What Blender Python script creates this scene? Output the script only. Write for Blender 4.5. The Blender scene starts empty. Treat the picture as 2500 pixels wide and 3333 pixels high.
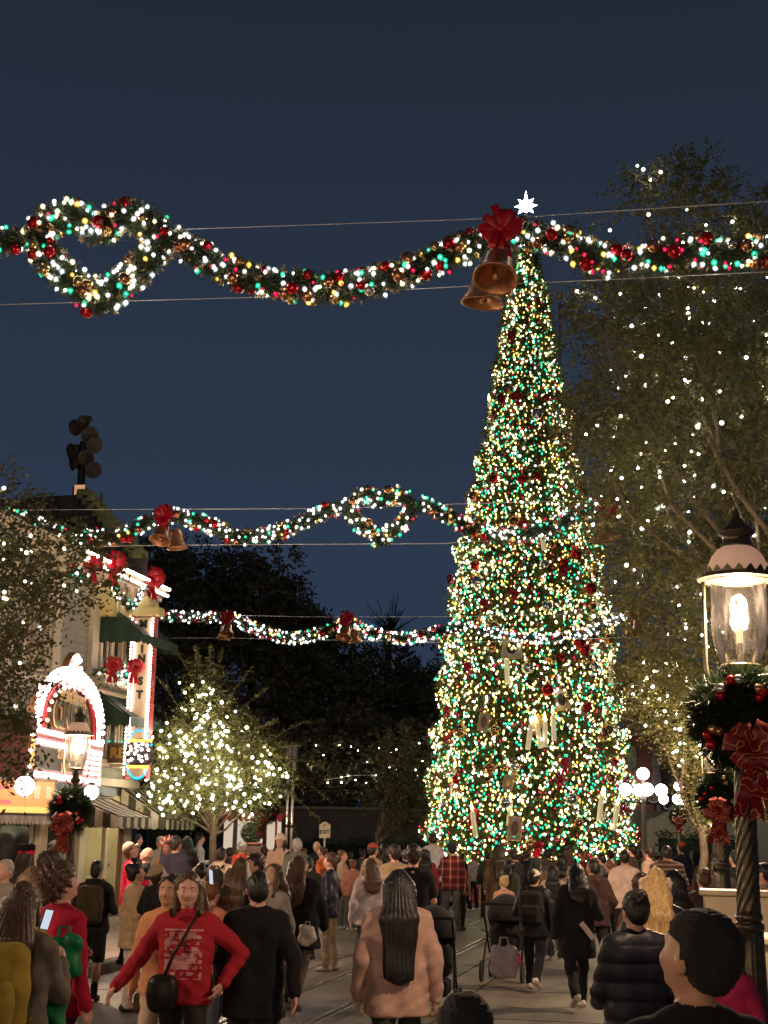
import bpy, bmesh, math, random
import numpy as np
from mathutils import Vector, Matrix

R = math.radians
random.seed(7)
rng = np.random.default_rng(7)
scene = bpy.context.scene
C = scene.collection

# ------------------------------------------------------------------ camera
# world: +Y runs along the street, camera stands at the origin, eye height 2 m
F_PX = 4682.0                       # focal length in pixels of the 2500 x 3333 photograph
YAW, PITCH, ROLL, EYE = R(12.3), R(12.45), R(1.2), 2.0
_fw = Vector((-math.sin(YAW)*math.cos(PITCH), math.cos(YAW)*math.cos(PITCH), math.sin(PITCH)))
_r0 = Vector((math.cos(YAW), math.sin(YAW), 0))
_u0 = _r0.cross(_fw)
CR = _r0*math.cos(ROLL) + _u0*math.sin(ROLL)
CU = _u0*math.cos(ROLL) - _r0*math.sin(ROLL)
CF = _fw
FH = Vector((-math.sin(YAW), math.cos(YAW), 0))
CAM = Vector((0, 0, EYE))
cam_d = bpy.data.cameras.new('camera')
cam = bpy.data.objects.new('camera', cam_d)
C.objects.link(cam)
cam.matrix_world = Matrix((
    (CR.x, CU.x, -CF.x, CAM.x), (CR.y, CU.y, -CF.y, CAM.y), (CR.z, CU.z, -CF.z, CAM.z), (0, 0, 0, 1)))
cam_d.sensor_fit = 'VERTICAL'
cam_d.sensor_height = 36.0
cam_d.lens = 36.0*F_PX/3333.0
cam_d.clip_start = 0.05
cam_d.clip_end = 2000
scene.camera = cam

def ray(px, py):
    return CR*((px-1250.0)/F_PX) + CU*(-(py-1666.5)/F_PX) + CF
def P(px, py, d):
    """point seen at a photo pixel, at horizontal depth d"""
    r = ray(px, py); return CAM + r*(d/r.dot(FH))
def PX(px, py, X):
    r = ray(px, py); return CAM + r*(X/r.x)
def PY(px, py, Y):
    r = ray(px, py); return CAM + r*(Y/r.y)
def G(px, py, z=0.0):
    r = ray(px, py); return CAM + r*((z-EYE)/r.z)

# ------------------------------------------------------------------ sky, night
world = bpy.data.worlds.new('World')
scene.world = world
world.use_nodes = True
nt = world.node_tree
nt.nodes.clear()
wo = nt.nodes.new('ShaderNodeOutputWorld')
sky = nt.nodes.new('ShaderNodeTexSky')
sky.sky_type = 'NISHITA'
sky.sun_disc = False
sky.sun_elevation = R(-3.0)
sky.sun_rotation = R(200)
sky.air_density = 1.0
sky.dust_density = 0.3
bg1 = nt.nodes.new('ShaderNodeBackground')
bg1.inputs['Strength'].default_value = 0.02
bg2 = nt.nodes.new('ShaderNodeBackground')       # even town glow of a night sky
bg2.inputs['Color'].default_value = (0.018, 0.028, 0.046, 1)
bg2.inputs['Strength'].default_value = 1.0
tcw = nt.nodes.new('ShaderNodeTexCoord')
sep = nt.nodes.new('ShaderNodeSeparateXYZ')
rampw = nt.nodes.new('ShaderNodeValToRGB')
nt.links.new(tcw.outputs['Generated'], sep.inputs[0])
nt.links.new(sep.outputs['Z'], rampw.inputs['Fac'])
rampw.color_ramp.elements[0].position = 0.0
rampw.color_ramp.elements[0].color = (0.0105, 0.0195, 0.038, 1)
rampw.color_ramp.elements[1].position = 0.62
rampw.color_ramp.elements[1].color = (0.0048, 0.0068, 0.0105, 1)
e = rampw.color_ramp.elements.new(0.25); e.color = (0.0092, 0.0155, 0.028, 1)
nt.links.new(rampw.outputs['Color'], bg2.inputs['Color'])
addw = nt.nodes.new('ShaderNodeAddShader')
nt.links.new(sky.outputs['Color'], bg1.inputs['Color'])
nt.links.new(bg1.outputs[0], addw.inputs[0])
nt.links.new(bg2.outputs[0], addw.inputs[1])
nt.links.new(addw.outputs[0], wo.inputs['Surface'])

sun_d = bpy.data.lights.new('moon', 'SUN')
sun_d.energy = 0.012
sun_d.angle = R(0.6)
sun_d.color = (0.75, 0.85, 1.0)
sun = bpy.data.objects.new('moon', sun_d)
sun.rotation_euler = (R(40), 0, R(35))
C.objects.link(sun)

scene.view_settings.view_transform = 'Standard'
scene.view_settings.look = 'None'
scene.view_settings.gamma = 1.0
scene.view_settings.exposure = 1.2
scene.render.engine = 'CYCLES'
cy = scene.cycles
cy.use_denoising = True
try:
    cy.denoiser = 'OPENIMAGEDENOISE'
    cy.denoising_input_passes = 'RGB_ALBEDO_NORMAL'
    cy.denoising_prefilter = 'ACCURATE'
except Exception:
    pass
cy.use_light_tree = True
cy.max_bounces = 5
cy.diffuse_bounces = 2
cy.glossy_bounces = 2
cy.transmission_bounces = 3
cy.transparent_max_bounces = 12
cy.caustics_reflective = False
cy.caustics_refractive = False
cy.sample_clamp_indirect = 3.0
cy.sample_clamp_direct = 40.0

# ------------------------------------------------------------------ materials
_M = {}
def pm(name, col, rough=0.6, metal=0.0, var=0.18, scale=6.0, bump=0.0, bscale=40.0, emit=0.0, ecol=None,
       coat=0.0, spec=0.5, sheen=0.0, trans=0.0):
    """procedural principled material: noise-mottled colour, roughness and fine relief"""
    if name in _M: return _M[name]
    m = bpy.data.materials.new(name); m.use_nodes = True
    t = m.node_tree; b = t.nodes['Principled BSDF']
    tc = t.nodes.new('ShaderNodeTexCoord')
    if var > 0:
        n = t.nodes.new('ShaderNodeTexNoise'); n.inputs['Scale'].default_value = scale
        n.inputs['Detail'].default_value = 6; n.inputs['Roughness'].default_value = 0.62
        t.links.new(tc.outputs['Object'], n.inputs['Vector'])
        r = t.nodes.new('ShaderNodeValToRGB')
        r.color_ramp.elements[0].position = 0.3; r.color_ramp.elements[1].position = 0.72
        r.color_ramp.elements[0].color = tuple(max(0, c*(1-var)) for c in col)+(1,)
        r.color_ramp.elements[1].color = tuple(min(1, c*(1+var)) for c in col)+(1,)
        t.links.new(n.outputs['Fac'], r.inputs['Fac'])
        t.links.new(r.outputs['Color'], b.inputs['Base Color'])
    else:
        b.inputs['Base Color'].default_value = tuple(col)+(1,)
    b.inputs['Roughness'].default_value = rough
    b.inputs['Metallic'].default_value = metal
    b.inputs['Specular IOR Level'].default_value = spec
    b.inputs['Coat Weight'].default_value = coat
    b.inputs['Sheen Weight'].default_value = sheen
    if trans: b.inputs['Transmission Weight'].default_value = trans
    if bump > 0:
        n2 = t.nodes.new('ShaderNodeTexNoise'); n2.inputs['Scale'].default_value = bscale
        n2.inputs['Detail'].default_value = 4
        t.links.new(tc.outputs['Object'], n2.inputs['Vector'])
        bp = t.nodes.new('ShaderNodeBump'); bp.inputs['Strength'].default_value = bump
        bp.inputs['Distance'].default_value = 0.02
        t.links.new(n2.outputs['Fac'], bp.inputs['Height'])
        t.links.new(bp.outputs['Normal'], b.inputs['Normal'])
    if emit > 0:
        b.inputs['Emission Color'].default_value = tuple(ecol or col)+(1,)
        b.inputs['Emission Strength'].default_value = emit
    _M[name] = m
    return m

def glow(name, col, strength, sampling='AUTO'):
    if name in _M: return _M[name]
    m = bpy.data.materials.new(name); m.use_nodes = True
    t = m.node_tree; t.nodes.clear()
    o = t.nodes.new('ShaderNodeOutputMaterial'); em = t.nodes.new('ShaderNodeEmission')
    em.inputs['Color'].default_value = tuple(col)+(1,); em.inputs['Strength'].default_value = strength
    t.links.new(em.outputs[0], o.inputs['Surface'])
    try: m.cycles.emission_sampling = sampling
    except Exception: pass
    _M[name] = m
    return m

def halo_glass(name, col, strength, cover):
    """bulb glass given its own glow, a painted soft halo round the filament"""
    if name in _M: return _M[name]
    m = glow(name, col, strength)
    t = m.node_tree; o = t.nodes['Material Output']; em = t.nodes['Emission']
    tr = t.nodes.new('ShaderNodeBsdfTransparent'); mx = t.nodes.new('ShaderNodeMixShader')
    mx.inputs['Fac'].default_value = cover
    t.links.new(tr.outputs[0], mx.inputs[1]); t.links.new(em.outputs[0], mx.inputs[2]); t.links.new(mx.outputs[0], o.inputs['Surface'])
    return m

def thin_glass(name, tint=(0.97, 0.95, 0.93), rough=0.05, veil=0.0022):
    """clear blown glass as a thin pane: mostly see-through, gloss rising at the rim, a little dusty veil"""
    if name in _M: return _M[name]
    m = bpy.data.materials.new(name); m.use_nodes = True
    t = m.node_tree; t.nodes.clear()
    o = t.nodes.new('ShaderNodeOutputMaterial')
    tr = t.nodes.new('ShaderNodeBsdfTransparent'); tr.inputs['Color'].default_value = tuple(tint)+(1,)
    gl = t.nodes.new('ShaderNodeBsdfGlossy'); gl.inputs['Roughness'].default_value = rough
    df = t.nodes.new('ShaderNodeBsdfTranslucent'); df.inputs['Color'].default_value = (0.9, 0.85, 0.8, 1)
    fr = t.nodes.new('ShaderNodeFresnel'); fr.inputs['IOR'].default_value = 1.45
    m1 = t.nodes.new('ShaderNodeMixShader'); m2 = t.nodes.new('ShaderNodeMixShader')
    tc = t.nodes.new('ShaderNodeTexCoord'); n = t.nodes.new('ShaderNodeTexNoise')
    n.inputs['Scale'].default_value = 9; n.inputs['Detail'].default_value = 8
    mp = t.nodes.new('ShaderNodeMapping'); mp.inputs['Scale'].default_value = (3, 3, 0.6)
    t.links.new(tc.outputs['Object'], mp.inputs['Vector']); t.links.new(mp.outputs[0], n.inputs['Vector'])
    mr = t.nodes.new('ShaderNodeMapRange'); mr.inputs['From Min'].default_value = 0.45; mr.inputs['From Max'].default_value = 0.8
    mr.inputs['To Min'].default_value = veil*0.5; mr.inputs['To Max'].default_value = veil*3
    t.links.new(n.outputs['Fac'], mr.inputs['Value'])
    t.links.new(mr.outputs[0], m1.inputs['Fac'])
    t.links.new(tr.outputs[0], m1.inputs[1]); t.links.new(df.outputs[0], m1.inputs[2])
    t.links.new(fr.outputs[0], m2.inputs['Fac'])
    t.links.new(m1.outputs[0], m2.inputs[1]); t.links.new(gl.outputs[0], m2.inputs[2])
    t.links.new(m2.outputs[0], o.inputs['Surface'])
    _M[name] = m
    return m

def leafmat(name, col, col2, rough=0.5, transl=0.25):
    """leaf: per-leaf colour by noise over position, diffuse + translucent + faint gloss"""
    if name in _M: return _M[name]
    m = bpy.data.materials.new(name); m.use_nodes = True
    t = m.node_tree; t.nodes.clear()
    o = t.nodes.new('ShaderNodeOutputMaterial')
    tc = t.nodes.new('ShaderNodeTexCoord')
    n = t.nodes.new('ShaderNodeTexNoise'); n.inputs['Scale'].default_value = 3.5; n.inputs['Detail'].default_value = 5
    t.links.new(tc.outputs['Object'], n.inputs['Vector'])
    r = t.nodes.new('ShaderNodeValToRGB')
    r.color_ramp.elements[0].position = 0.25; r.color_ramp.elements[1].position = 0.85
    r.color_ramp.elements[0].color = tuple(c*0.62 for c in col)+(1,); r.color_ramp.elements[1].color = tuple(c*1.22 for c in col2)+(1,)
    ge = t.nodes.new('ShaderNodeNewGeometry'); ml = t.nodes.new('ShaderNodeMath'); ml.operation = 'MULTIPLY_ADD'      # every leaf its own tone
    ml.inputs[1].default_value = 0.62; t.links.new(ge.outputs['Random Per Island'], ml.inputs[0])
    m3 = t.nodes.new('ShaderNodeMath'); m3.operation = 'MULTIPLY'; m3.inputs[1].default_value = 0.5
    t.links.new(n.outputs['Fac'], m3.inputs[0]); t.links.new(m3.outputs[0], ml.inputs[2])
    t.links.new(ml.outputs[0], r.inputs['Fac'])
    d = t.nodes.new('ShaderNodeBsdfDiffuse'); tl = t.nodes.new('ShaderNodeBsdfTranslucent')
    g = t.nodes.new('ShaderNodeBsdfGlossy'); g.inputs['Roughness'].default_value = rough
    t.links.new(r.outputs['Color'], d.inputs['Color']); t.links.new(r.outputs['Color'], tl.inputs['Color'])
    a = t.nodes.new('ShaderNodeMixShader'); a.inputs['Fac'].default_value = transl
    b = t.nodes.new('ShaderNodeMixShader'); b.inputs['Fac'].default_value = 0.04
    t.links.new(d.outputs[0], a.inputs[1]); t.links.new(tl.outputs[0], a.inputs[2])
    t.links.new(a.outputs[0], b.inputs[1]); t.links.new(g.outputs[0], b.inputs[2])
    t.links.new(b.outputs[0], o.inputs['Surface'])
    _M[name] = m
    return m

# ------------------------------------------------------------------ objects
def tag(o, label=None, cat=None, group=None, kind=None):
    if label: o['label'] = label
    if cat: o['category'] = cat
    if group: o['group'] = group
    if kind: o['kind'] = kind
    return o
def wloc(o):
    v = Vector((0, 0, 0))
    while o is not None:
        v += o.location; o = o.parent
    return v
def empty(name, loc=(0, 0, 0), rz=0.0, label=None, cat=None, group=None):
    o = bpy.data.objects.new(name, None); C.objects.link(o)
    o.empty_display_size = 0.2
    o.location = loc; o.rotation_euler = (0, 0, rz)
    return tag(o, label, cat, group)
def link(name, mesh, parent=None, loc=(0, 0, 0), rot=(0, 0, 0), scale=None):
    o = bpy.data.objects.new(name, mesh); C.objects.link(o)
    o.location = loc; o.rotation_euler = rot
    if scale is not None: o.scale = (scale,)*3 if isinstance(scale, (int, float)) else scale
    if parent is not None: o.parent = parent
    return o
def copy_tree(o, parent=None):
    c = o.copy(); C.objects.link(c); c.parent = parent
    for ch in list(o.children): copy_tree(ch, c)
    return c

def frame(dirv, up=Vector((0, 0, 1))):
    z = Vector(dirv).normalized()
    if abs(z.dot(up)) > 0.98: up = Vector((1, 0, 0))
    x = up.cross(z).normalized(); y = z.cross(x)
    return x, y, z

class MB:
    """collects shapes, then links them as one mesh object"""
    def __init__(s): s.v = []; s.f = []; s.m = []
    def add(s, vs, fs, mi=0):
        b = len(s.v); s.v.extend([tuple(v) for v in vs])
        s.f.extend([tuple(b+i for i in f) for f in fs]); s.m.extend([mi]*len(fs)); return s
    def box(s, c, d, mi=0, rz=0.0, mat=None, bev=0.0):
        x, y, z = d[0]/2, d[1]/2, d[2]/2
        if bev <= 0:
            vs = [Vector((i*x, j*y, k*z)) for i in (-1, 1) for j in (-1, 1) for k in (-1, 1)]
            fs = [(0, 1, 3, 2), (4, 6, 7, 5), (0, 4, 5, 1), (2, 3, 7, 6), (0, 2, 6, 4), (1, 5, 7, 3)]
        else:
            b = min(bev, x*.9, y*.9, z*.9); vs = []; fs = []
            idx = {}
            for i in (-1, 1):
                for j in (-1, 1):
                    for k in (-1, 1):
                        for ax in range(3):
                            p = [i*(x-b), j*(y-b), k*(z-b)]
                            p[ax] += (i, j, k)[ax]*b
                            idx[i, j, k, ax] = len(vs); vs.append(Vector(p))
            for i in (-1, 1):
                fs.append([idx[i, a, c2, 0] for a, c2 in ((-1, -1), (1, -1), (1, 1), (-1, 1))][::i])
                fs.append([idx[a, i, c2, 1] for a, c2 in ((-1, -1), (-1, 1), (1, 1), (1, -1))][::i])
                fs.append([idx[a, c2, i, 2] for a, c2 in ((-1, -1), (1, -1), (1, 1), (-1, 1))][::i])
            for i in (-1, 1):
                for j in (-1, 1):
                    fs.append([idx[i, j, -1, 0], idx[i, j, 1, 0], idx[i, j, 1, 1], idx[i, j, -1, 1]])
                    fs.append([idx[i, -1, j, 0], idx[i, 1, j, 0], idx[i, 1, j, 2], idx[i, -1, j, 2]])
                    fs.append([idx[-1, i, j, 1], idx[1, i, j, 1], idx[1, i, j, 2], idx[-1, i, j, 2]])
            for i in (-1, 1):
                for j in (-1, 1):
                    for k in (-1, 1):
                        fs.append([idx[i, j, k, 0], idx[i, j, k, 1], idx[i, j, k, 2]])
        if mat is not None: vs = [mat @ v for v in vs]
        elif rz: 
            q = Matrix.Rotation(rz, 3, 'Z'); vs = [q @ v for v in vs]
        return s.add([v+Vector(c) for v in vs], fs, mi)
    def lathe(s, prof, n=16, c=(0, 0, 0), mi=0, mod=None, axis=None):
        vs = []; fs = []
        X, Y, Z = frame(axis) if axis is not None else (Vector((1, 0, 0)), Vector((0, 1, 0)), Vector((0, 0, 1)))
        for r, z in prof:
            for i in range(n):
                a = 2*math.pi*i/n
                rr = r*(mod(a, z) if mod else 1)
                vs.append(Vector(c)+X*(rr*math.cos(a))+Y*(rr*math.sin(a))+Z*z)
        for j in range(len(prof)-1):
            for i in range(n):
                k = (i+1) % n
                fs.append((j*n+i, j*n+k, (j+1)*n+k, (j+1)*n+i))
        if prof[0][0] > 1e-5: fs.append(tuple(range(n))[::-1])
        if prof[-1][0] > 1e-5: fs.append(tuple((len(prof)-1)*n+i for i in range(n)))
        return s.add(vs, fs, mi)
    def tube(s, pts, r, n=8, mi=0, cap=True):
        pts = [Vector(p) for p in pts]; L = len(pts)
        rs = r if isinstance(r, (list, tuple)) else [r]*L
        vs = []; fs = []
        x = None
        for i, p in enumerate(pts):
            t = (pts[min(i+1, L-1)]-pts[max(i-1, 0)])
            if t.length < 1e-9: t = Vector((0, 0, 1))
            t.normalize()
            if x is None: x = frame(t)[0]
            else:
                x = (x-t*x.dot(t))
                x = x.normalized() if x.length > 1e-6 else frame(t)[0]
            y = t.cross(x)
            for k in range(n):
                a = 2*math.pi*k/n
                vs.append(p+x*(rs[i]*math.cos(a))+y*(rs[i]*math.sin(a)))
        for i in range(L-1):
            for k in range(n):
                q = (k+1) % n
                fs.append((i*n+k, i*n+q, (i+1)*n+q, (i+1)*n+k))
        if cap: fs.append(tuple(range(n))[::-1]); fs.append(tuple((L-1)*n+k for k in range(n)))
        return s.add(vs, fs, mi)
    def ball(s, c, r, nu=12, nv=8, mi=0, mat=None):
        rr = (r, r, r) if isinstance(r, (int, float)) else r
        vs = []; fs = []
        for j in range(nv+1):
            t = math.pi*j/nv
            for i in range(nu):
                a = 2*math.pi*i/nu
                vs.append(Vector((rr[0]*math.sin(t)*math.cos(a), rr[1]*math.sin(t)*math.sin(a), rr[2]*math.cos(t))))
        for j in range(nv):
            for i in range(nu):
                k = (i+1) % nu
                f = [j*nu+i, (j+1)*nu+i, (j+1)*nu+k, j*nu+k]
                if j == 0: f = [i, nu+i, nu+k]
                elif j == nv-1: f = [j*nu+i, (j+1)*nu+i, j*nu+k]
                fs.append(f)
        if mat is not None: vs = [mat @ v for v in vs]
        return s.add([v+Vector(c) for v in vs], fs, mi)
    def poly(s, pts, n, th, mi=0):
        """flat outline pts (3D), given thickness th along n"""
        k = len(pts); n = Vector(n).normalized()*th
        vs = [Vector(p) for p in pts]+[Vector(p)+n for p in pts]
        fs = [tuple(range(k))[::-1], tuple(k+i for i in range(k))]
        fs += [(i, (i+1) % k, k+(i+1) % k, k+i) for i in range(k)]
        return s.add(vs, fs, mi)
    def mesh(s, name, mats, smooth=False, off=None):
        me = bpy.data.meshes.new(name)
        vs = s.v if off is None else [(v[0]-off[0], v[1]-off[1], v[2]-off[2]) for v in s.v]
        me.from_pydata(vs, [], s.f)
        for m in (mats if isinstance(mats, (list, tuple)) else [mats]): me.materials.append(m)
        if len(set(s.m)) > 1: me.polygons.foreach_set('material_index', s.m)
        if smooth: me.polygons.foreach_set('use_smooth', [True]*len(me.polygons))
        me.update()
        return me
    def build(s, name, mats, parent=None, smooth=False, origin=None, world=True):
        """world coordinates in, object out (origin: the object's own base point)"""
        pl = wloc(parent) if (parent is not None and world) else Vector((0, 0, 0))
        org = Vector(origin) if origin is not None else pl
        me = s.mesh(name, mats, smooth, off=org)
        return link(name, me, parent, loc=org-pl if world else org)

def np_mesh(name, verts, faces, mats, midx=None, smooth=False, off=None):
    """numpy arrays to mesh; faces (M,3) or (M,4)"""
    me = bpy.data.meshes.new(name)
    verts = np.asarray(verts, dtype=np.float32)
    if off is not None: verts = verts-np.asarray(off, dtype=np.float32)
    faces = np.asarray(faces, dtype=np.int32)
    k = faces.shape[1]
    me.vertices.add(len(verts)); me.vertices.foreach_set('co', verts.ravel())
    me.loops.add(faces.size); me.loops.foreach_set('vertex_index', faces.ravel())
    me.polygons.add(len(faces))
    me.polygons.foreach_set('loop_start', np.arange(len(faces), dtype=np.int32)*k)
    me.polygons.foreach_set('loop_total', np.full(len(faces), k, dtype=np.int32))
    for m in (mats if isinstance(mats, (list, tuple)) else [mats]): me.materials.append(m)
    if midx is not None: me.polygons.foreach_set('material_index', np.asarray(midx, dtype=np.int32))
    if smooth: me.polygons.foreach_set('use_smooth', np.ones(len(faces), dtype=bool))
    me.update(calc_edges=True)
    me.validate()
    return me

def unit(a):
    return a/np.maximum(np.linalg.norm(a, axis=-1, keepdims=True), 1e-9)

def text_mesh(txt, size, depth=0.02, bold=0.0, align='CENTER'):
    cu = bpy.data.curves.new('letters', 'FONT'); cu.body = txt; cu.size = size
    cu.extrude = depth/2; cu.offset = bold; cu.align_x = align; cu.align_y = 'CENTER'
    cu.resolution_u = 3
    o = bpy.data.objects.new('letters_tmp', cu); C.objects.link(o)
    dg = bpy.context.evaluated_depsgraph_get()
    me = bpy.data.meshes.new_from_object(o.evaluated_get(dg))
    bpy.data.objects.remove(o); bpy.data.curves.remove(cu)
    return me
def put_text(txt, size, pos, xdir, ndir, mat, parent, name='lettering', depth=0.02, bold=0.0, sx=1.0):
    me = text_mesh(txt, size, depth, bold)
    me.materials.clear(); me.materials.append(mat)
    x = Vector(xdir).normalized(); n = Vector(ndir).normalized(); y = n.cross(x)
    m = Matrix(((x.x*sx, y.x, n.x), (x.y*sx, y.y, n.y), (x.z*sx, y.z, n.z)))
    for v in me.vertices: v.co = m @ v.co
    o = link(name, me, parent, loc=Vector(pos)-(wloc(parent) if parent else Vector((0, 0, 0))))
    return o

def point_light(name, loc, power, col, radius=0.05, parent=None):
    l = bpy.data.lights.new(name, 'POINT'); l.energy = power; l.color = col; l.shadow_soft_size = radius
    o = bpy.data.objects.new(name, l); C.objects.link(o)
    if parent is not None: o.parent = parent; o.location = Vector(loc)
    else: o.location = loc
    return o
# ================================================================== ground, street, rails
KERB_L, KERB_R = -8.13, -0.30
ROAD_END = 35.0
m_asph = None
def road_material(name, c1, c2, c3, rough, line=0.0):
    m = bpy.data.materials.new(name); m.use_nodes = True
    t = m.node_tree; b = t.nodes['Principled BSDF']
    tc = t.nodes.new('ShaderNodeTexCoord')
    n1 = t.nodes.new('ShaderNodeTexNoise'); n1.inputs['Scale'].default_value = 0.55; n1.inputs['Detail'].default_value = 8
    n2 = t.nodes.new('ShaderNodeTexNoise'); n2.inputs['Scale'].default_value = 45; n2.inputs['Detail'].default_value = 4
    mp = t.nodes.new('ShaderNodeMapping'); mp.inputs['Scale'].default_value = (5.5, 0.35, 1)
    n3 = t.nodes.new('ShaderNodeTexNoise'); n3.inputs['Scale'].default_value = 1.0; n3.inputs['Detail'].default_value = 6
    t.links.new(tc.outputs['Object'], n1.inputs['Vector']); t.links.new(tc.outputs['Object'], n2.inputs['Vector'])
    t.links.new(tc.outputs['Object'], mp.inputs['Vector']); t.links.new(mp.outputs[0], n3.inputs['Vector'])
    r = t.nodes.new('ShaderNodeValToRGB')
    r.color_ramp.elements[0].position = 0.34; r.color_ramp.elements[0].color = c1+(1,)
    r.color_ramp.elements[1].position = 0.68; r.color_ramp.elements[1].color = c3+(1,)
    e = r.color_ramp.elements.new(0.5); e.color = c2+(1,)
    t.links.new(n1.outputs['Fac'], r.inputs['Fac'])
    mx = t.nodes.new('ShaderNodeMixRGB'); mx.blend_type = 'MULTIPLY'; mx.inputs['Fac'].default_value = 0.55
    t.links.new(r.outputs['Color'], mx.inputs[1]); t.links.new(n2.outputs['Fac'], mx.inputs[2])
    mx2 = t.nodes.new('ShaderNodeMixRGB'); mx2.blend_type = 'MULTIPLY'; mx2.inputs['Fac'].default_value = 0.6
    t.links.new(mx.outputs[0], mx2.inputs[1]); t.links.new(n3.outputs['Fac'], mx2.inputs[2])
    br = t.nodes.new('ShaderNodeBrightContrast'); br.inputs['Bright'].default_value = 0.0
    gm = t.nodes.new('ShaderNodeMixRGB'); gm.blend_type = 'MULTIPLY'; gm.inputs['Fac'].default_value = 1; gm.inputs[2].default_value = (2.6, 2.6, 2.6, 1)
    t.links.new(mx2.outputs[0], gm.inputs[1]); t.links.new(gm.outputs[0], b.inputs['Base Color'])
    rr = t.nodes.new('ShaderNodeMapRange'); rr.inputs['To Min'].default_value = rough-0.14; rr.inputs['To Max'].default_value = rough+0.18
    t.links.new(n1.outputs['Fac'], rr.inputs['Value']); t.links.new(rr.outputs[0], b.inputs['Roughness'])
    bp = t.nodes.new('ShaderNodeBump'); bp.inputs['Strength'].default_value = 0.5; bp.inputs['Distance'].default_value = 0.012
    t.links.new(n2.outputs['Fac'], bp.inputs['Height']); t.links.new(bp.outputs['Normal'], b.inputs['Normal'])
    return m
M_ground = road_material('square_paving', (0.07, 0.062, 0.052), (0.09, 0.08, 0.066), (0.115, 0.1, 0.085), 0.62)
M_road = road_material('street_concrete', (0.085, 0.074, 0.06), (0.11, 0.095, 0.076), (0.14, 0.122, 0.098), 0.5)
M_track = road_material('track_asphalt', (0.05, 0.043, 0.035), (0.066, 0.056, 0.045), (0.085, 0.073, 0.06), 0.5)
M_walk = road_material('sidewalk_pink_concrete', (0.22, 0.165, 0.13), (0.26, 0.2, 0.16), (0.3, 0.235, 0.19), 0.6)
M_kerb = pm('kerb_stone', (0.11, 0.095, 0.08), 0.8, var=0.25, scale=3, bump=0.3)
M_steel = pm('worn_rail_steel', (0.55, 0.5, 0.44), 0.22, 0.9, var=0.3, scale=2)
M_groove = pm('rail_groove', (0.012, 0.011, 0.01), 0.8, var=0)

def sheet(name, x0, x1, y0, y1, z, mat, th=None):
    b = MB()
    if th: b.box(((x0+x1)/2, (y0+y1)/2, z-th/2), (x1-x0, y1-y0, th))
    else: b.add([(x0, y0, z), (x1, y0, z), (x1, y1, z), (x0, y1, z)], [(0, 1, 2, 3)])
    return b.build(name, mat, origin=((x0+x1)/2, (y0+y1)/2, 0))
tag(sheet('ground', -600, 600, -600, 900, -0.006, M_ground), kind='structure')
road = sheet('road', KERB_L+0.15, KERB_R-0.15, -40, ROAD_END, 0.0, M_road); tag(road, kind='structure')
square = sheet('town_square', -45, 45, ROAD_END, 90, 0.0, M_ground); tag(square, kind='structure')
RX = (-4.95, -4.085)
ctr = sheet('track_bed', RX[0]-0.28, RX[1]+0.28, -40, ROAD_END+6, 0.004, M_track); tag(ctr, kind='structure')
for x in RX:
    for nm, w, z, dx, mt in (('rail', 0.055, 0.009, 0.0, M_steel), ('rail_groove', 0.06, 0.0075, 0.06, M_groove), ('guard_rail', 0.03, 0.0085, 0.105, M_steel)):
        b = MB(); b.box((x+dx, (ROAD_END-34)/2+3, z-0.01), (w, ROAD_END+40, 0.02), bev=0.004)
        b.build(nm, mt, ctr)
# concrete seams beside the track and across the lanes
for x in (RX[0]-0.62, RX[1]+0.72, RX[1]+1.25):
    MB().box((x, -2, 0.0025), (0.022, 74, 0.005)).build('joint', M_groove, road)
for y in (16.5, 19.4, 22.6, 26.0, 30.0):
    MB().box(((RX[1]+KERB_R)/2+0.1, y, 0.002), (KERB_R-RX[1]-0.9, 0.014, 0.004)).build('joint', M_groove, road)
    MB().box(((RX[0]+KERB_L)/2-0.1, y+1.0, 0.002), (RX[0]-KERB_L-0.9, 0.014, 0.004)).build('joint', M_groove, road)
# the tracks swing apart round the square
for k, (cx, r0) in enumerate(((-4.95-7.5, 7.5), (-4.085-7.5, 7.5))):
    pts = [(cx+r0*math.cos(a), 28.5+r0*math.sin(a)) for a in [math.pi/2*i/24 for i in range(0, 25)]]
    for dr, w, z, mt, nm in ((0, 0.05, 0.012, M_steel, 'curved_rail'), (0.055, 0.05, 0.0105, M_groove, 'curved_groove')):
        b = MB()
        vs = []
        for i, a in enumerate([math.pi/2*j/24 for j in range(25)]):
            for rr in (r0+dr-w/2, r0+dr+w/2):
                vs.append((cx+rr*math.cos(a), 28.5+rr*math.sin(a), z))
        b.add(vs, [(2*i, 2*i+1, 2*i+3, 2*i+2) for i in range(24)])
        b.build(nm, mt, ctr)

def pavement(name, xk, x1, y0, y1):
    """raised pavement: kerb stones, then slabs with open joints; returns the base"""
    s = 1 if x1 > xk else -1
    base = sheet(name, min(xk, x1), max(xk, x1), y0, y1, 0.118, pm('joint_mortar', (0.07, 0.06, 0.05), 0.9), th=0.2)
    tag(base, kind='structure')
    y = y0
    while y < y1-0.1:
        L = min(1.8, y1-y)
        MB().box((xk-s*0.02, y+L/2, 0.06), (0.24, L-0.012, 0.15), bev=0.018).build('kerb_stone', M_kerb, base)
        y += 1.8
    ny = int((y1-y0)/1.2); nx = max(1, int((abs(x1-xk)-0.1)/1.2))
    me = None
    for j in range(ny):
        for i in range(nx):
            cx = xk+s*(0.1+0.6+i*1.2+0.012); cyy = y0+0.6+j*1.2
            if me is None:
                me = MB().box((0, 0, 0), (1.185, 1.185, 0.03), bev=0.006).mesh('slab', M_walk)
            o = link('slab', me, base, loc=Vector((cx, cyy, 0.119+random.uniform(-.001, .002)))-wloc(base))
    return base
pavement('left_pavement', KERB_L, -12.9, 12.0, 33.6)
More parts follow.
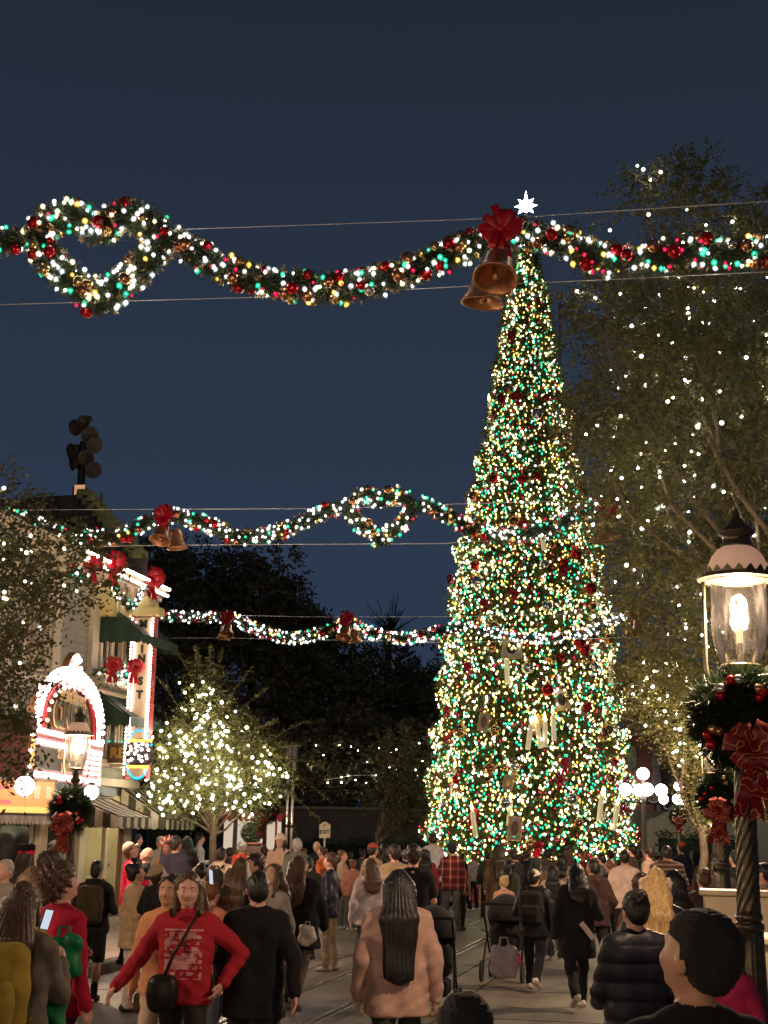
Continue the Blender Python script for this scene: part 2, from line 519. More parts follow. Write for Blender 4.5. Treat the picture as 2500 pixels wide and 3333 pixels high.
pavement('right_pavement', KERB_R, 4.6, 3.0, 33.0)

# ================================================================== gas lamps
M_bronze = pm('bronze_green_paint', (0.1, 0.082, 0.05), 0.28, 0.55, var=0.35, scale=14, bump=0.15, bscale=90)
M_dome = pm('opal_dome', (0.75, 0.6, 0.5), 0.35, var=0.06, scale=5, emit=0.12, ecol=(1.0, 0.5, 0.3))
M_glass = thin_glass('lamp_glass')
M_flame = glow('gas_flame', (1.0, 0.72, 0.5), 5)
M_mantle = glow('gas_mantle', (1.0, 0.42, 0.2), 0.9)
LAMP_W = 200.0
LAMP_C = (1.0, 0.70, 0.46)

def gas_lamp_parts(root, hi=True):
    n = 40 if hi else 20
    def part(name, b, mat, smooth=True): return b.build(name, mat, root, smooth=smooth, world=False)
    b = MB()
    b.box((0, 0, 0.09), (0.5, 0.5, 0.18), bev=0.03)
    b.lathe([(0.21, 0.18), (0.21, 0.24), (0.185, 0.27), (0.17, 0.45), (0.165, 0.62), (0.18, 0.66), (0.155, 0.7), (0.14, 0.74)], n)
    part('base', b, M_bronze)
    fl = lambda a, z: 1+0.05*abs(math.cos(a*9))
    b = MB(); b.lathe([(0.105-0.028*t, 0.72+0.76*t) for t in [i/8 for i in range(9)]], n*2, mod=fl); part('fluted_shaft', b, M_bronze)
    b = MB()
    for z, r in ((1.49, 0.088), (1.545, 0.08)):
        b.lathe([(r*0.85, z-0.025), (r, z-0.012), (r, z+0.012), (r*0.85, z+0.025)], n)
    b.lathe([(0.068, 1.46), (0.068, 1.58)], n)
    part('collar', b, M_bronze)
    tw = lambda a, z: 1+0.075*math.cos(9*(a-z*7.5))
    b = MB(); b.lathe([(0.066-0.014*t, 1.56+1.24*t) for t in [i/60 for i in range(61)]], n*2, mod=tw); part('twisted_shaft', b, M_bronze)
    b = MB()
    b.lathe([(0.055, 2.78), (0.085, 2.81), (0.085, 2.84), (0.06, 2.86), (0.05, 2.94), (0.035, 2.98), (0.115, 2.99), (0.125, 3.005), (0.115, 3.02)], n)
    part('lantern_seat', b, M_bronze)
    # cage: two bowed arms and the ring they carry
    for s in (-1, 1):
        b = MB()
        pts = [(0.05*s, 0, 2.72), (0.13*s, 0, 2.79), (0.19*s, 0, 2.89), (0.208*s, 0, 3.03), (0.21*s, 0, 3.3), (0.212*s, 0, 3.54)]
        b.tube(pts, 0.013, 8); part('cage_arm', b, M_bronze)
    b = MB()
    b.lathe([(0.19, 3.535), (0.245, 3.54), (0.25, 3.55), (0.245, 3.56), (0.19, 3.565)], n)
    b.lathe([(0.182, 3.53), (0.195, 3.53), (0.195, 3.58), (0.182, 3.58)], n)
    k = 18
    for i in range(k):
        a = 2*math.pi*i/k; da = math.pi/k*0.95
        p = [Vector((0.196*math.cos(a+q), 0.196*math.sin(a+q), z)) for q, z in ((-da, 3.57), (da, 3.57), (da*0.35, 3.6), (0, 3.612), (-da*0.35, 3.6))]
        b.poly(p, (math.cos(a), math.sin(a), 0), 0.006)
    part('crown_ring', b, M_bronze, smooth=False)
    b = MB()
    b.lathe([(0.108, 3.02), (0.118, 3.04), (0.148, 3.11), (0.165, 3.2), (0.168, 3.34), (0.168, 3.53)], n)
    g = part('glass_globe', b, M_glass); 
    b = MB()
    b.lathe([(0.184, 3.56), (0.186, 3.585), (0.178, 3.63), (0.155, 3.685), (0.122, 3.725), (0.09, 3.745), (0.088, 3.75)], n)
    part('dome', b, M_dome)
    b = MB()
    b.lathe([(0.092, 3.735), (0.094, 3.76), (0.086, 3.765), (0.084, 3.815), (0.112, 3.825), (0.114, 3.838), (0.1, 3.855), (0.06, 3.89), (0.034, 3.925), (0.022, 3.935), (0.026, 3.955), (0.012, 3.985), (0.0, 4.0)], n)
    part('chimney_cap', b, M_bronze)
    b = MB()
    b.lathe([(0.008, 3.01), (0.02, 3.05), (0.008, 3.09), (0.014, 3.13), (0.014, 3.15)], 12); part('burner', b, M_bronze)
    b = MB(); b.lathe([(0.02, 3.15), (0.02, 3.24), (0.018, 3.245)], 12); part('mantle', b, M_mantle)
    b = MB()
    for s in (-1, 1):
        b.lathe([(0.004, 3.22), (0.02, 3.245), (0.025, 3.27), (0.017, 3.31), (0.007, 3.335), (0.0, 3.35)], 10, c=(0.014*s, 0, 0.006*s))
    part('flame', b, M_flame)
lamp0 = empty('gas_lamp', (0, 0, 0))
gas_lamp_parts(lamp0)
def place_lamp(p, z0, rz, label, scale=1.0, first=[True]):
    o = lamp0 if first[0] else copy_tree(lamp0)
    first[0] = False
    o.location = (p[0], p[1], z0); o.rotation_euler = (0, 0, rz); o.scale = (scale,)*3
    tag(o, label, 'street lamp', 'twisted gas lamps along the street')
    point_light('gas_light', (0, 0, 3.34), LAMP_W, LAMP_C, 0.06, o)
    return o
LP_R = P(2406, 2020, 8.7)
place_lamp((LP_R.x, LP_R.y), -0.0, R(-9), 'tall bronze gas lamp with twisted post beside the cream bench boxes', 1.0)
place_lamp((0.29, 19.0), 0.13, R(-5), 'second bronze gas lamp along the kerb, post behind the tall lamp')
place_lamp((0.30, 27.6), 0.13, 0, 'third bronze gas lamp of the kerb row, farther up the street')
LP_L = (-8.5, 19.1)
place_lamp(LP_L, 0.13, R(12), 'bronze gas lamp standing before the lit cinema marquee', 0.87)
pc = P(868, 2555, 44)
place_lamp((pc.x, pc.y), 0.0, 0, 'distant gas lamp with red bow beside the popcorn stand', 0.92)
# the lamp row carried on out of view, added to light the crowd
for i, (x, y) in enumerate(((KERB_R+0.6, -7.5), (KERB_L-0.4, 8.5), (KERB_L-0.4, -3), (KERB_R+0.6, -16), (KERB_L-0.4, -13))):
    place_lamp((x, y), 0.13, 0, 'unseen bronze gas lamp added farther down the street, behind the viewpoint')
# ================================================================== cinema building on the left pavement
XF = -12.4; YE = 30.9; Y0B = 13.0; ZS = 0.13
M_clap = pm('grey_green_clapboard', (0.40, 0.39, 0.31), 0.7, var=0.12, scale=3, bump=0.2)
M_cream = pm('cream_trim', (0.62, 0.52, 0.38), 0.6, var=0.1, scale=4, bump=0.1)
M_yellow = pm('yellow_panel', (0.62, 0.54, 0.22), 0.6, var=0.1, scale=4)
M_roof = pm('dark_roof_slate', (0.06, 0.05, 0.045), 0.8, var=0.3, scale=6, bump=0.4)
M_lime = pm('green_hip', (0.16, 0.17, 0.07), 0.8, var=0.3, scale=5)
M_dkgreen = pm('dark_green_canvas', (0.012, 0.04, 0.022), 0.75, var=0.25, scale=8, bump=0.2)
M_stripeA = pm('canvas_olive', (0.075, 0.075, 0.045), 0.8, var=0.2, scale=8, bump=0.2)
M_stripeB = pm('canvas_cream', (0.6, 0.5, 0.38), 0.8, var=0.12, scale=8, bump=0.2)
M_winglass = pm('window_glass', (0.02, 0.022, 0.025), 0.08, var=0.2, scale=2, spec=0.8)
M_curtain = pm('striped_curtain', (0.5, 0.42, 0.3), 0.8, var=0.3, scale=10)
M_red = pm('marquee_red', (0.42, 0.03, 0.035), 0.45, var=0.15, scale=5)
M_gold = pm('gold_leaf', (0.75, 0.5, 0.16), 0.35, 0.6, var=0.15, scale=12)
M_dark = pm('dark_iron', (0.02, 0.018, 0.016), 0.45, 0.5, var=0.2)
M_wood = pm('brown_door_wood', (0.2, 0.09, 0.045), 0.5, var=0.25, scale=9, bump=0.2)
M_litpanel = pm('pale_yellow_door', (0.55, 0.46, 0.22), 0.55, var=0.1, scale=5)
G_pink = glow('marquee_bulb', (1.0, 0.74, 0.66), 6.5)
G_tube = glow('marquee_tube', (1.0, 0.78, 0.72), 4.2)
G_globe = glow('milk_globe', (1.0, 0.94, 0.92), 9)

bld = empty('cinema_building', (XF, 28, ZS), label='grey green two-storey building with cream pilasters behind the marquee', cat='building')
b = MB()
# core wall with real clapboard courses on the street face
b.box((XF-0.05-3.75, (Y0B+YE)/2, ZS+3.6), (7.5, YE-Y0B, 7.2))
wall = b.build('wall', M_clap, bld)
b = MB(); z = 2.9
while z < 7.1:
    pts = [(XF-0.06, 0, z), (XF+0.012, 0, z), (XF-0.012, 0, z+0.15), (XF-0.06, 0, z+0.15)]
    p2 = [Vector((p[0], Y0B, p[2])) for p in pts]
    b.poly(p2, (0, 1, 0), YE-Y0B-0.02); z += 0.152
o = b.build('clapboards', M_clap, bld); o['kind'] = 'stuff'
def fbox(name, y0, y1, z0, z1, out, mat, x=XF, bev=0.012, parent=bld, back=0.03):
    return MB().box((x+(out-back)/2, (y0+y1)/2, (z0+z1)/2), (out+back, y1-y0, z1-z0), bev=bev).build(name, mat, parent)
for y in (21.3, 24.2, 26.2, 28.05, 30.5):
    fbox('pilaster', y, y+0.34, ZS, 7.0, 0.10, M_cream)
    fbox('capital', y-0.05, y+0.39, 6.82, 7.0, 0.16, M_cream)
for z0, z1, out in ((4.62, 4.78, 0.15), (2.78, 2.95, 0.2)):
    fbox('belt_course', Y0B, YE, z0, z1, out, M_cream)
# yellow bay frieze and cornice with its line of bulbs
fbox('bay_frieze', 28.3, YE, 6.3, 7.0, 0.42, M_yellow)
for k, y in enumerate([28.4+0.62*i for i in range(4)]):
    fbox('frieze_panel', y+0.06, y+0.54, 6.4, 6.9, 0.45, pm('yellow_panel_light', (0.68, 0.6, 0.3), 0.6))
    MB().lathe([(0.05, 6.7), (0.07, 6.85), (0.12, 7.0)], 10, c=(XF+0.52, y, 0)).build('bracket', M_cream, bld, smooth=True)
cor = MB()
for z0, z1, out in ((7.0, 7.12, 0.47), (7.12, 7.26, 0.52), (7.26, 7.36, 0.58)):
    cor.box((XF+out/2-0.1, (Y0B+YE+out-0.4)/2, (z0+z1)/2), (out+0.2, YE+out-0.4-Y0B, z1-z0-0.004), bev=0.015)
cor = cor.build('cornice', M_cream, bld)
bulb_me = MB().ball((0, 0, 0), 0.035, 8, 6).mesh('bulb', G_pink, True)
small_bulb = MB().ball((0, 0, 0), 0.027, 6, 4).mesh('bulb', G_pink, True)
y = 26.4
while y < YE+0.15:
    link('bulb', bulb_me, cor, loc=Vector((XF+0.6, y, 7.31))-wloc(cor))
    link('bulb', bulb_me, cor, loc=Vector((XF+0.54, y+0.06, 7.17))-wloc(cor)); y += 0.16
for i in range(5):
    link('bulb', bulb_me, cor, loc=Vector((XF+0.5-i*0.14, YE+0.2, 7.31))-wloc(cor))
# roof: dark mansard, green hips standing out against the sky
dR = 31.0
rp = [P(-260, 1585, dR), P(248, 1582, dR), P(330, 1668, dR), P(455, 1806, dR), P(455, 1880, dR), P(-260, 1900, dR)]
rf = MB()
front = [Vector((p.x, 29.6, p.z)) for p in rp]
rf.poly(front, (-0.5, 1, 0), 5.0)
rf = rf.build('roof', M_roof, bld)
for k in range(3):                  # raised seams down the slope
    x = front[1].x-0.9+0.05*k+0.55*k
    MB().box((x, 29.56, (front[1].z+front[4].z)/2), (0.05, 0.06, front[1].z-front[4].z), bev=0.01).build('seam', M_roof, rf)
for k in range(11):                 # green stepped hip tiles
    t = k/11; a = front[1].lerp(front[3], t)
    MB().box(a+Vector((-0.12, 0.1, -0.02)), (0.3, 0.5, 0.22), bev=0.02).build('hip_tile', M_lime, rf)
    MB().box(a+Vector((-0.55, -0.03, -0.55)), (0.34, 0.1, 0.34), bev=0.02).build('hip_tile', M_lime if k % 3 else M_roof, rf)
# upper window with striped curtains, sill, green awnings
def window(y0, y1, z0, z1, nb=2):
    w = fbox('window', y0, y1, z0, z1, 0.012, M_winglass)
    fr = MB()
    for yy in (y0, y1): fr.box((XF+0.04, yy, (z0+z1)/2), (0.1, 0.09, z1-z0+0.1), bev=0.01)
    for zz in (z0, z1): fr.box((XF+0.043, (y0+y1)/2, zz), (0.1, y1-y0+0.09, 0.09), bev=0.01)
    for i in range(1, nb): fr.box((XF+0.035, y0+(y1-y0)*i/nb, (z0+z1)/2), (0.06, 0.05, z1-z0), bev=0.006)
    fr.build('frame', M_cream, w)
    fbox('sill', y0-0.12, y1+0.12, z0-0.12, z0-0.05, 0.18, M_cream, parent=w)
    for i in range(6):
        yy = y0+0.08+(y1-y0-0.16)*i/5
        MB().lathe([(0.05, z0+0.05), (0.035, (z0+z1)/2), (0.05, z1-0.04)], 8, c=(XF+0.02, yy, 0)).build('curtain_fold', M_curtain, w, smooth=True)
    return w
window(28.6, 30.4, 5.0, 6.2, 3)
window(28.6, 30.5, 3.3, 4.3, 3)
window(25.0, 26.0, 4.95, 6.5, 2)
window(22.2, 23.8, 4.95, 6.5, 2)

def awning(name, y0, y1, zt, zf, xo, stripes, mA, mB, val=0.2, side=True, xw=XF+0.05, parent=bld):
    """sloping canvas of separate stripe strips, scalloped valance hanging from its front and side edges"""
    a = None
    n = stripes; w = (y1-y0)/n
    fr = MB()
    fr.tube([(xw, y0, zt), (xo, y0, zf), (xo, y1, zf), (xw, y1, zt)], 0.016, 6)
    a = fr.build(name, M_dark, parent)
    for i in range(n):
        m = mA if i % 2 else mB
        ya, yb = y0+i*w+0.002, y0+(i+1)*w-0.002
        s = MB()
        K = 6
        vs = []
        for k in range(K+1):
            t = k/K; x = xw+(xo-xw)*t; z = zt+(zf-zt)*t-0.05*math.sin(math.pi*t)
            vs += [(x, ya, z), (x, yb, z), (x, ya, z-0.008), (x, yb, z-0.008)]
        fs = []
        for k in range(K):
            q = 4*k
            fs += [(q, q+1, q+5, q+4), (q+2, q+6, q+7, q+3), (q, q+4, q+6, q+2), (q+1, q+3, q+7, q+5)]
        s.add(vs, fs)
        pts = [Vector((xo+0.004, ya, zf)), Vector((xo+0.004, yb, zf))]
        for k in range(5):
            u = k/4; pts.append(Vector((xo+0.004, yb+(ya-yb)*u, zf-val-0.045*math.sin(math.pi*u))))
        s.poly(pts, (1, 0, 0), 0.006)
        s.build('stripe', m, a)
    if side:
        L = abs(xo-xw); ns = max(4, int(L/0.16)); 
        for yy in (y0-0.004, y1+0.004):
            for i in range(ns):
                ta, tb = i/ns, (i+1)/ns
                xa, xb = xw+(xo-xw)*ta, xw+(xo-xw)*tb
                za, zb = zt+(zf-zt)*ta-0.05*math.sin(math.pi*ta), zt+(zf-zt)*tb-0.05*math.sin(math.pi*tb)
                pts = [Vector((xa, yy, za)), Vector((xb, yy, zb))]
                for k in range(5):
                    u = k/4; pts.append(Vector((xb+(xa-xb)*u, yy, zf-val-0.045*math.sin(math.pi*u))))
                MB().poly(pts, (0, -1 if yy < (y0+y1)/2 else 1, 0), 0.006).build('side_stripe', mA if i % 2 else mB, a)
    return a
awning('upper_awning', 28.5, 30.7, 6.75, 5.95, XF+1.0, 9, M_dkgreen, pm('green_canvas_b', (0.018, 0.05, 0.028), 0.75), 0.16)
awning('lower_awning', 28.5, 30.7, 4.78, 4.2, XF+0.85, 9, M_dkgreen, pm('green_canvas_b', (0.018, 0.05, 0.028), 0.75), 0.16)
p_a = PX(148, 2690, XF); p_b = PY(385, 2690, p_a.y)
awning('entry_awning', p_a.y, p_a.y+1.75, 2.72, 2.14, p_b.x, 9, M_stripeA, M_stripeB, 0.18)
p_c = PX(385, 2640, XF); p_d = PY(540, 2690, p_c.y)
awning('shop_awning', p_c.y, p_c.y+1.9, 2.78, 2.12, p_d.x, 12, M_stripeA, M_stripeB, 0.18)
# small fringed white awning at the next shop
pw = PX(-60, 2690, XF)
awning('fringed_awning', pw.y-0.8, pw.y+1.3, 2.35, 2.12, XF+0.75, 14, pm('pink_white_canvas', (0.7, 0.6, 0.55), 0.8), pm('pink_white_canvas_b', (0.6, 0.5, 0.45), 0.8), 0.12)
# shop front under the marquee: doors, lit panels, dark reveals
def shopbay(y0, y1, mat, out, nm='shop_panel', z1=2.6): return fbox(nm, y0, y1, ZS+0.05, z1, out, mat)
shopbay(22.6, 23.6, M_wood, 0.03, 'door')
shopbay(23.8, 24.15, M_cream, 0.12, 'door_post')
shopbay(24.7, 25.9, M_winglass, 0.02, 'shop_window')
shopbay(26.75, 27.25, M_dark, 0.02, 'dark_doorway')
shopbay(27.3, 27.5, pm('sage_post', (0.33, 0.36, 0.24), 0.6), 0.1, 'door_post')
shopbay(27.6, 28.0, M_dark, 0.015, 'dark_doorway')
shopbay(28.45, 29.3, M_litpanel, 0.05, 'door')
shopbay(29.35, 29.5, M_cream, 0.12, 'door_post')
shopbay(29.55, 30.2, M_litpanel, 0.04, 'door')
shopbay(30.25, 30.6, M_wood, 0.03, 'door')
for y in (23.5, 29.15, 29.7): MB().ball((XF+0.09, y, 1.15), 0.035, 8, 6).build('door_knob', M_gold, bld, smooth=True)

# ---- marquee over the pavement
A = P(90, 2540, 23); A.z = 0; B2 = P(318, 2560, 27.4); B2.z = 0
mu = (B2-A).normalized(); ML = (B2-A).length; mn = Vector((mu.y, -mu.x, 0))
if mn.dot(-A) < 0: mn = -mn
mq = empty('cinema_marquee', (A.x, A.y, 2.6), label='red cinema marquee outlined in glowing pink white bulbs with gold lettering', cat='marquee')
def onp(px, py):
    r = ray(px, py); t = (A-CAM).dot(mn)/r.dot(mn); q = CAM+r*t
    return (q-A).dot(mu), q.z
def c2(x, y): return onp(x*0.422, 1950+y*0.422)      # points read off the enlarged marquee
def mp(u, z, out=0.0): return Vector((A.x, A.y, 0))+mu*u+mn*out+Vector((0, 0, z))
def mbox(name, u0, u1, z0, z1, out0, out1, mat, parent=mq, bev=0.01):
    q = Matrix((mu, mn, Vector((0, 0, 1)))).transposed()
    return MB().box(mp((u0+u1)/2, (z0+z1)/2, (out0+out1)/2), (u1-u0, out1-out0, z1-z0), mat=q, bev=bev).build(name, mat, parent)
U1 = ML
zb = 2.66
mbox('body', 0.02, U1-0.02, zb, 3.52, -1.0, -0.01, M_red)
mbox('canopy_edge', -0.5, U1+0.5, zb-0.16, zb, -1.2, 0.22, M_dark)
mbox('soffit', -0.45, U1+0.45, zb-0.2, zb-0.165, -1.15, 0.18, M_cream)
# arch gable outline
arch = []
for k in range(25):
    t = k/24; a = math.pi*(1-t)
    arch.append((U1*0.5+U1*0.435*math.cos(a), 3.5+0.98*math.sin(a)**0.8))
pts = [mp(u, z, -0.18) for u, z in arch]+[mp(U1*0.97, 3.5, -0.18), mp(U1*0.03, 3.5, -0.18)]
MB().poly(pts, mn, 0.16).build('gable', pm('marquee_tan', (0.17, 0.075, 0.032), 0.55), mq)
def tube_on(name, uz, out, r, mat): return MB().tube([mp(u, z, out) for u, z in uz], r, 8).build(name, mat, mq, smooth=True)
tube_on('red_arch', [(U1*0.5+(u-U1*0.5)*0.86, 3.5+(z-3.5)*0.86) for u, z in arch], 0.02, 0.05, M_red)
tube_on('lit_arch', arch, 0.03, 0.038, G_tube)
for z0, z1 in ((3.42, 3.49), (3.24, 3.31), (2.71, 2.80)):
    mbox('light_bar', 0.25, U1-0.03, z0, z1, 0.01, 0.06, G_tube)
mbox('red_band', 0.1, U1, 3.335, 3.40, 0.0, 0.05, M_red)
mbox('text_panel', 0.3, U1*0.72, 2.83, 3.22, 0.0, 0.03, pm('grey_letter_board', (0.13, 0.11, 0.095), 0.6))
for k in range(4):
    z = 2.87+0.095*k
    mbox('light_bar', U1*0.76, U1-0.06, z, z+0.045, 0.01, 0.05, G_tube)
for u0, u1, out in ((-0.42, -0.02, 0.0),):
    mbox('end_column', u0, u1, zb, 3.62, -0.5, 0.1, pm('maroon_column', (0.045, 0.006, 0.008), 0.5, var=0.2))
    mbox('gold_panel', u0+0.1, u1-0.1, zb+0.15, 3.35, 0.1, 0.125, M_gold)
mbox('end_trim', U1, U1+0.1, zb, 3.5, -0.5, 0.05, M_cream)
k = 0
def mbulb(u, z, out=0.05, me=bulb_me, s=1.0):
    link('bulb', me, mq, loc=mp(u, z, out)-wloc(mq), scale=s)
for ring, s in ((1.05, 1.0), (1.13, 1.15)):
    n = 34
    for i in range(n+1):
        a = math.pi*(1-i/n)
        mbulb(U1*0.5+U1*0.435*ring*math.cos(a), 3.5+0.98*ring*math.sin(a)**0.8, s=s)
for i in range(16):       # inner row on the red arch
    a = math.pi*(1-(i+0.5)/16)
    mbulb(U1*0.5+U1*0.38*math.cos(a), 3.5+0.8*math.sin(a)**0.8, 0.09, s=0.8)
for du, dz in ((0, 0.98), (0.0, 0.84), (-0.2, 0.9), (0.2, 0.9), (-0.33, 0.78), (0.33, 0.78), (-0.12, 0.74), (0.12, 0.74), (-0.5, 0.66), (0.5, 0.66), (-0.1, 0.62), (0.2, 0.62), (-0.3, 0.6), (-0.65, 0.55), (0.62, 0.55), (0.0, 1.08), (-0.12, 1.04), (0.14, 1.03)):
    mbulb(U1*0.5+du*1.2, 3.72+dz*1.05, 0.06, s=1.25)
cr = MB()
cr.poly([mp(U1*0.5+du, z, -0.1) for du, z in ((-0.95, 4.3), (-0.5, 4.5), (-0.3, 4.75), (0, 4.93), (0.3, 4.75), (0.5, 4.5), (0.95, 4.3))], mn, 0.12)
cr.build('crest', pm('marquee_tan', (0.17, 0.075, 0.032), 0.55), mq)
for i in range(7): mbulb(0.06, 3.5+0.07*i*(1+i*0.08), 0.06, s=1.1)
for i in range(3): mbulb(-0.36, 2.85+0.24*i, 0.13, s=0.8)
M_sign = pm('pale_letter', (0.6, 0.42, 0.2), 0.5, var=0.05)
M_olive = pm('olive_gold_letter', (0.06, 0.05, 0.02), 0.5, 0.1, var=0.2)
put_text('Main Street', 0.34, mp(U1*0.5, 4.14, 0.04), mu, mn, M_sign, mq, depth=0.03, bold=0.008)
put_text('CINEMA', 0.62, mp(U1*0.5, 3.77, 0.03), mu, mn, M_sign, mq, depth=0.02, bold=0.03, sx=0.98)
put_text('CINEMA', 0.62, mp(U1*0.5, 3.77, 0.045), mu, mn, M_olive, mq, depth=0.03, bold=0.004, sx=0.98)
put_text('STEAMBOAT', 0.2, mp(U1*0.46, 3.12, 0.045), mu, mn, M_sign, mq, depth=0.02, bold=0.006)
put_text('WILLIE', 0.2, mp(U1*0.46, 2.91, 0.045), mu, mn, M_sign, mq, depth=0.02, bold=0.006)
# hanging milk-glass globes under the canopy
for px, py, d, r, nm in ((80, 2558, 20.6, 0.135, 'near the orange banner'), (297, 2579, 24.2, 0.12, 'over the striped awning')):
    q = P(px, py, d)
    e_ = empty('globe_light', (q.x, q.y, q.z), label='glowing white globe hung under the marquee '+nm, cat='globe lamp', group='globe lamps under the marquee')
    MB().ball((0, 0, 0), r, 20, 14).build('globe', G_globe, e_, smooth=True, world=False)
    MB().lathe([(0.05, r-0.01), (0.06, r+0.03), (0.012, r+0.05), (0.012, max(0.1, 2.62-q.z))], 12).build('stem', M_dark, e_, smooth=True, world=False)
# orange lit banner under the canopy
q0 = P(-90, 2590, 21.3); q1 = P(176, 2590, 21.8)
bn = empty('orange_banner', ((q0.x+q1.x)/2, (q0.y+q1.y)/2, 2.1), label='glowing orange advertising panel with red stripes under the marquee', cat='banner')
bu = Vector((q1.x-q0.x, q1.y-q0.y, 0)); BL = bu.length; bu.normalize(); bnn = Vector((bu.y, -bu.x, 0))
if bnn.dot(Vector((-q0.x, -q0.y, 0))) < 0: bnn = -bnn
BQ = Matrix((bu, bnn, Vector((0, 0, 1)))).transposed()
def bbox(name, u0, u1, z0, z1, o0, o1, mat):
    c = Vector((q0.x, q0.y, 0))+bu*((u0+u1)/2)+bnn*((o0+o1)/2)+Vector((0, 0, (z0+z1)/2))
    return MB().box(c, (u1-u0, o1-o0, z1-z0), mat=BQ, bev=0.004).build(name, mat, bn)
zt_, zb_ = P(90, 2540, 21.5).z, P(90, 2646, 21.5).z
bbox('panel', 0, BL, zb_, zt_, -0.08, 0, pm('orange_backlit', (0.1, 0.025, 0.004), 0.6, var=0.2, scale=5, emit=0.3, ecol=(1.0, 0.36, 0.07)))
bbox('frame_bar', -0.03, BL+0.03, zt_, zt_+0.04, -0.1, 0.03, M_dark)
bbox('yellow_strip', 0, BL, zb_, zb_+0.09, 0, 0.01, pm('yellow_backlit', (0.15, 0.08, 0.012), 0.6, emit=0.3, ecol=(1.0, 0.62, 0.14)))
for z in (zb_+0.13, zb_+0.34): bbox('red_stripe', 0.02, BL*0.47, z, z+0.05, 0, 0.012, pm('poster_red', (0.6, 0.02, 0.05), 0.5, emit=0.25, ecol=(0.8, 0.03, 0.06)))
for k in range(3): bbox('poster_picture', BL*0.60+k*0.17, BL*0.60+k*0.17+0.1, zb_+0.2, zt_-0.07, 0, 0.012, pm('poster_brown', (0.2, 0.12, 0.08), 0.5))
# ---- blade sign, vertical, reading MAIN ST
s0 = P(440, 2000, 31.2); s1 = P(508, 2000, 31.2)
bx0, bx1 = s0.x, s1.x+0.02; by = (s0.y+s1.y)/2
zlo, zhi = P(470, 2530, 31.2).z, P(500, 2012, 31.2).z
bs = empty('blade_sign', ((bx0+bx1)/2, by, zlo), label='tall vertical cream sign edged with pink bulbs reading MAIN ST', cat='sign')
MB().box(((bx0+bx1)/2, by, (zlo+zhi)/2), (bx1-bx0, 0.2, zhi-zlo), bev=0.02).build('panel', pm('sign_cream', (0.72, 0.56, 0.36), 0.5, var=0.06), bs)
for x in (bx0, bx1):
    MB().box((x, by-0.02, (zlo+zhi)/2), (0.05, 0.26, zhi-zlo+0.1), bev=0.01).build('edge_trim', M_red, bs)
    n = 46
    for i in range(n):
        link('bulb', small_bulb, bs, loc=Vector((x, by-0.17, zlo+0.06+(zhi-zlo-0.1)*i/(n-1)))-wloc(bs))
for x in (bx0+0.05, bx1-0.05):
    MB().box((x, by-0.115, (zlo+zhi)/2+0.3), (0.022, 0.02, zhi-zlo-0.8), bev=0.004).build('neon_line', G_tube, bs)
M_letter = pm('dark_green_letter', (0.02, 0.04, 0.03), 0.5, var=0.1)
for ch, py in (('M', 2032), ('A', 2072), ('I', 2113), ('N', 2146), ('S', 2218), ('T', 2262)):
    q = P(472, py, 31.1)
    put_text(ch, 0.23, ((bx0+bx1)/2, by-0.112, q.z), (1, 0, 0), (0, -1, 0), M_letter, bs, depth=0.02, bold=0.012)
# ornate bracket head
hd = MB(); hd.box(((bx0+bx1)/2-0.1, by, zhi+0.12), (bx1-bx0+0.5, 0.3, 0.2), bev=0.03)
hd.lathe([(0.16, zhi+0.2), (0.2, zhi+0.27), (0.14, zhi+0.36), (0.0, zhi+0.5)], 16, c=((bx0+bx1)/2, by, 0))
hd.build('sign_head', M_yellow, bs)
# ---- round bulb sign at the foot of the blade: turquoise and amber rows
q = P(452, 2452, 30.6)
rs = empty('bulb_sign', (q.x, q.y, q.z-0.6), label='small round sign of turquoise and amber bulbs below the blade sign', cat='sign')
MB().lathe([(0.0, -0.05), (0.3, -0.05), (0.32, 0.0), (0.3, 0.05), (0.0, 0.05)], 24, c=(0, 0.06, 0.6), axis=(0, 1, 0)).build('disc', M_dark, rs, world=False)
tq = MB().ball((0, 0, 0), 0.03, 8, 6).mesh('bulb', glow('turquoise_bulb', (0.02, 0.45, 0.8), 0.9), True)
am = MB().ball((0, 0, 0), 0.034, 8, 6).mesh('bulb', glow('amber_bulb', (1.0, 0.45, 0.05), 2.0), True)
for i in range(11):
    a = R(20+130*i/10); 
    link('bulb', tq, rs, loc=(0.3*math.cos(a), -0.03, 0.62+0.46*math.sin(a)))
    a = R(205+110*i/10)
    link('bulb', tq, rs, loc=(0.28*math.cos(a), -0.03, 0.58+0.5*math.sin(a)))
for i in range(9):
    link('bulb', am, rs, loc=(-0.27+0.54*i/8, -0.04, 0.86)); link('bulb', am, rs, loc=(-0.22+0.44*i/8, -0.04, 0.32))
for j in range(4):
    for i in range(5): link('bulb', bulb_me, rs, loc=(-0.2+0.1*i+random.uniform(-.04, .04), -0.05, 0.47+0.1*j+random.uniform(-.04, .04)), scale=random.uniform(0.5, 1.0))
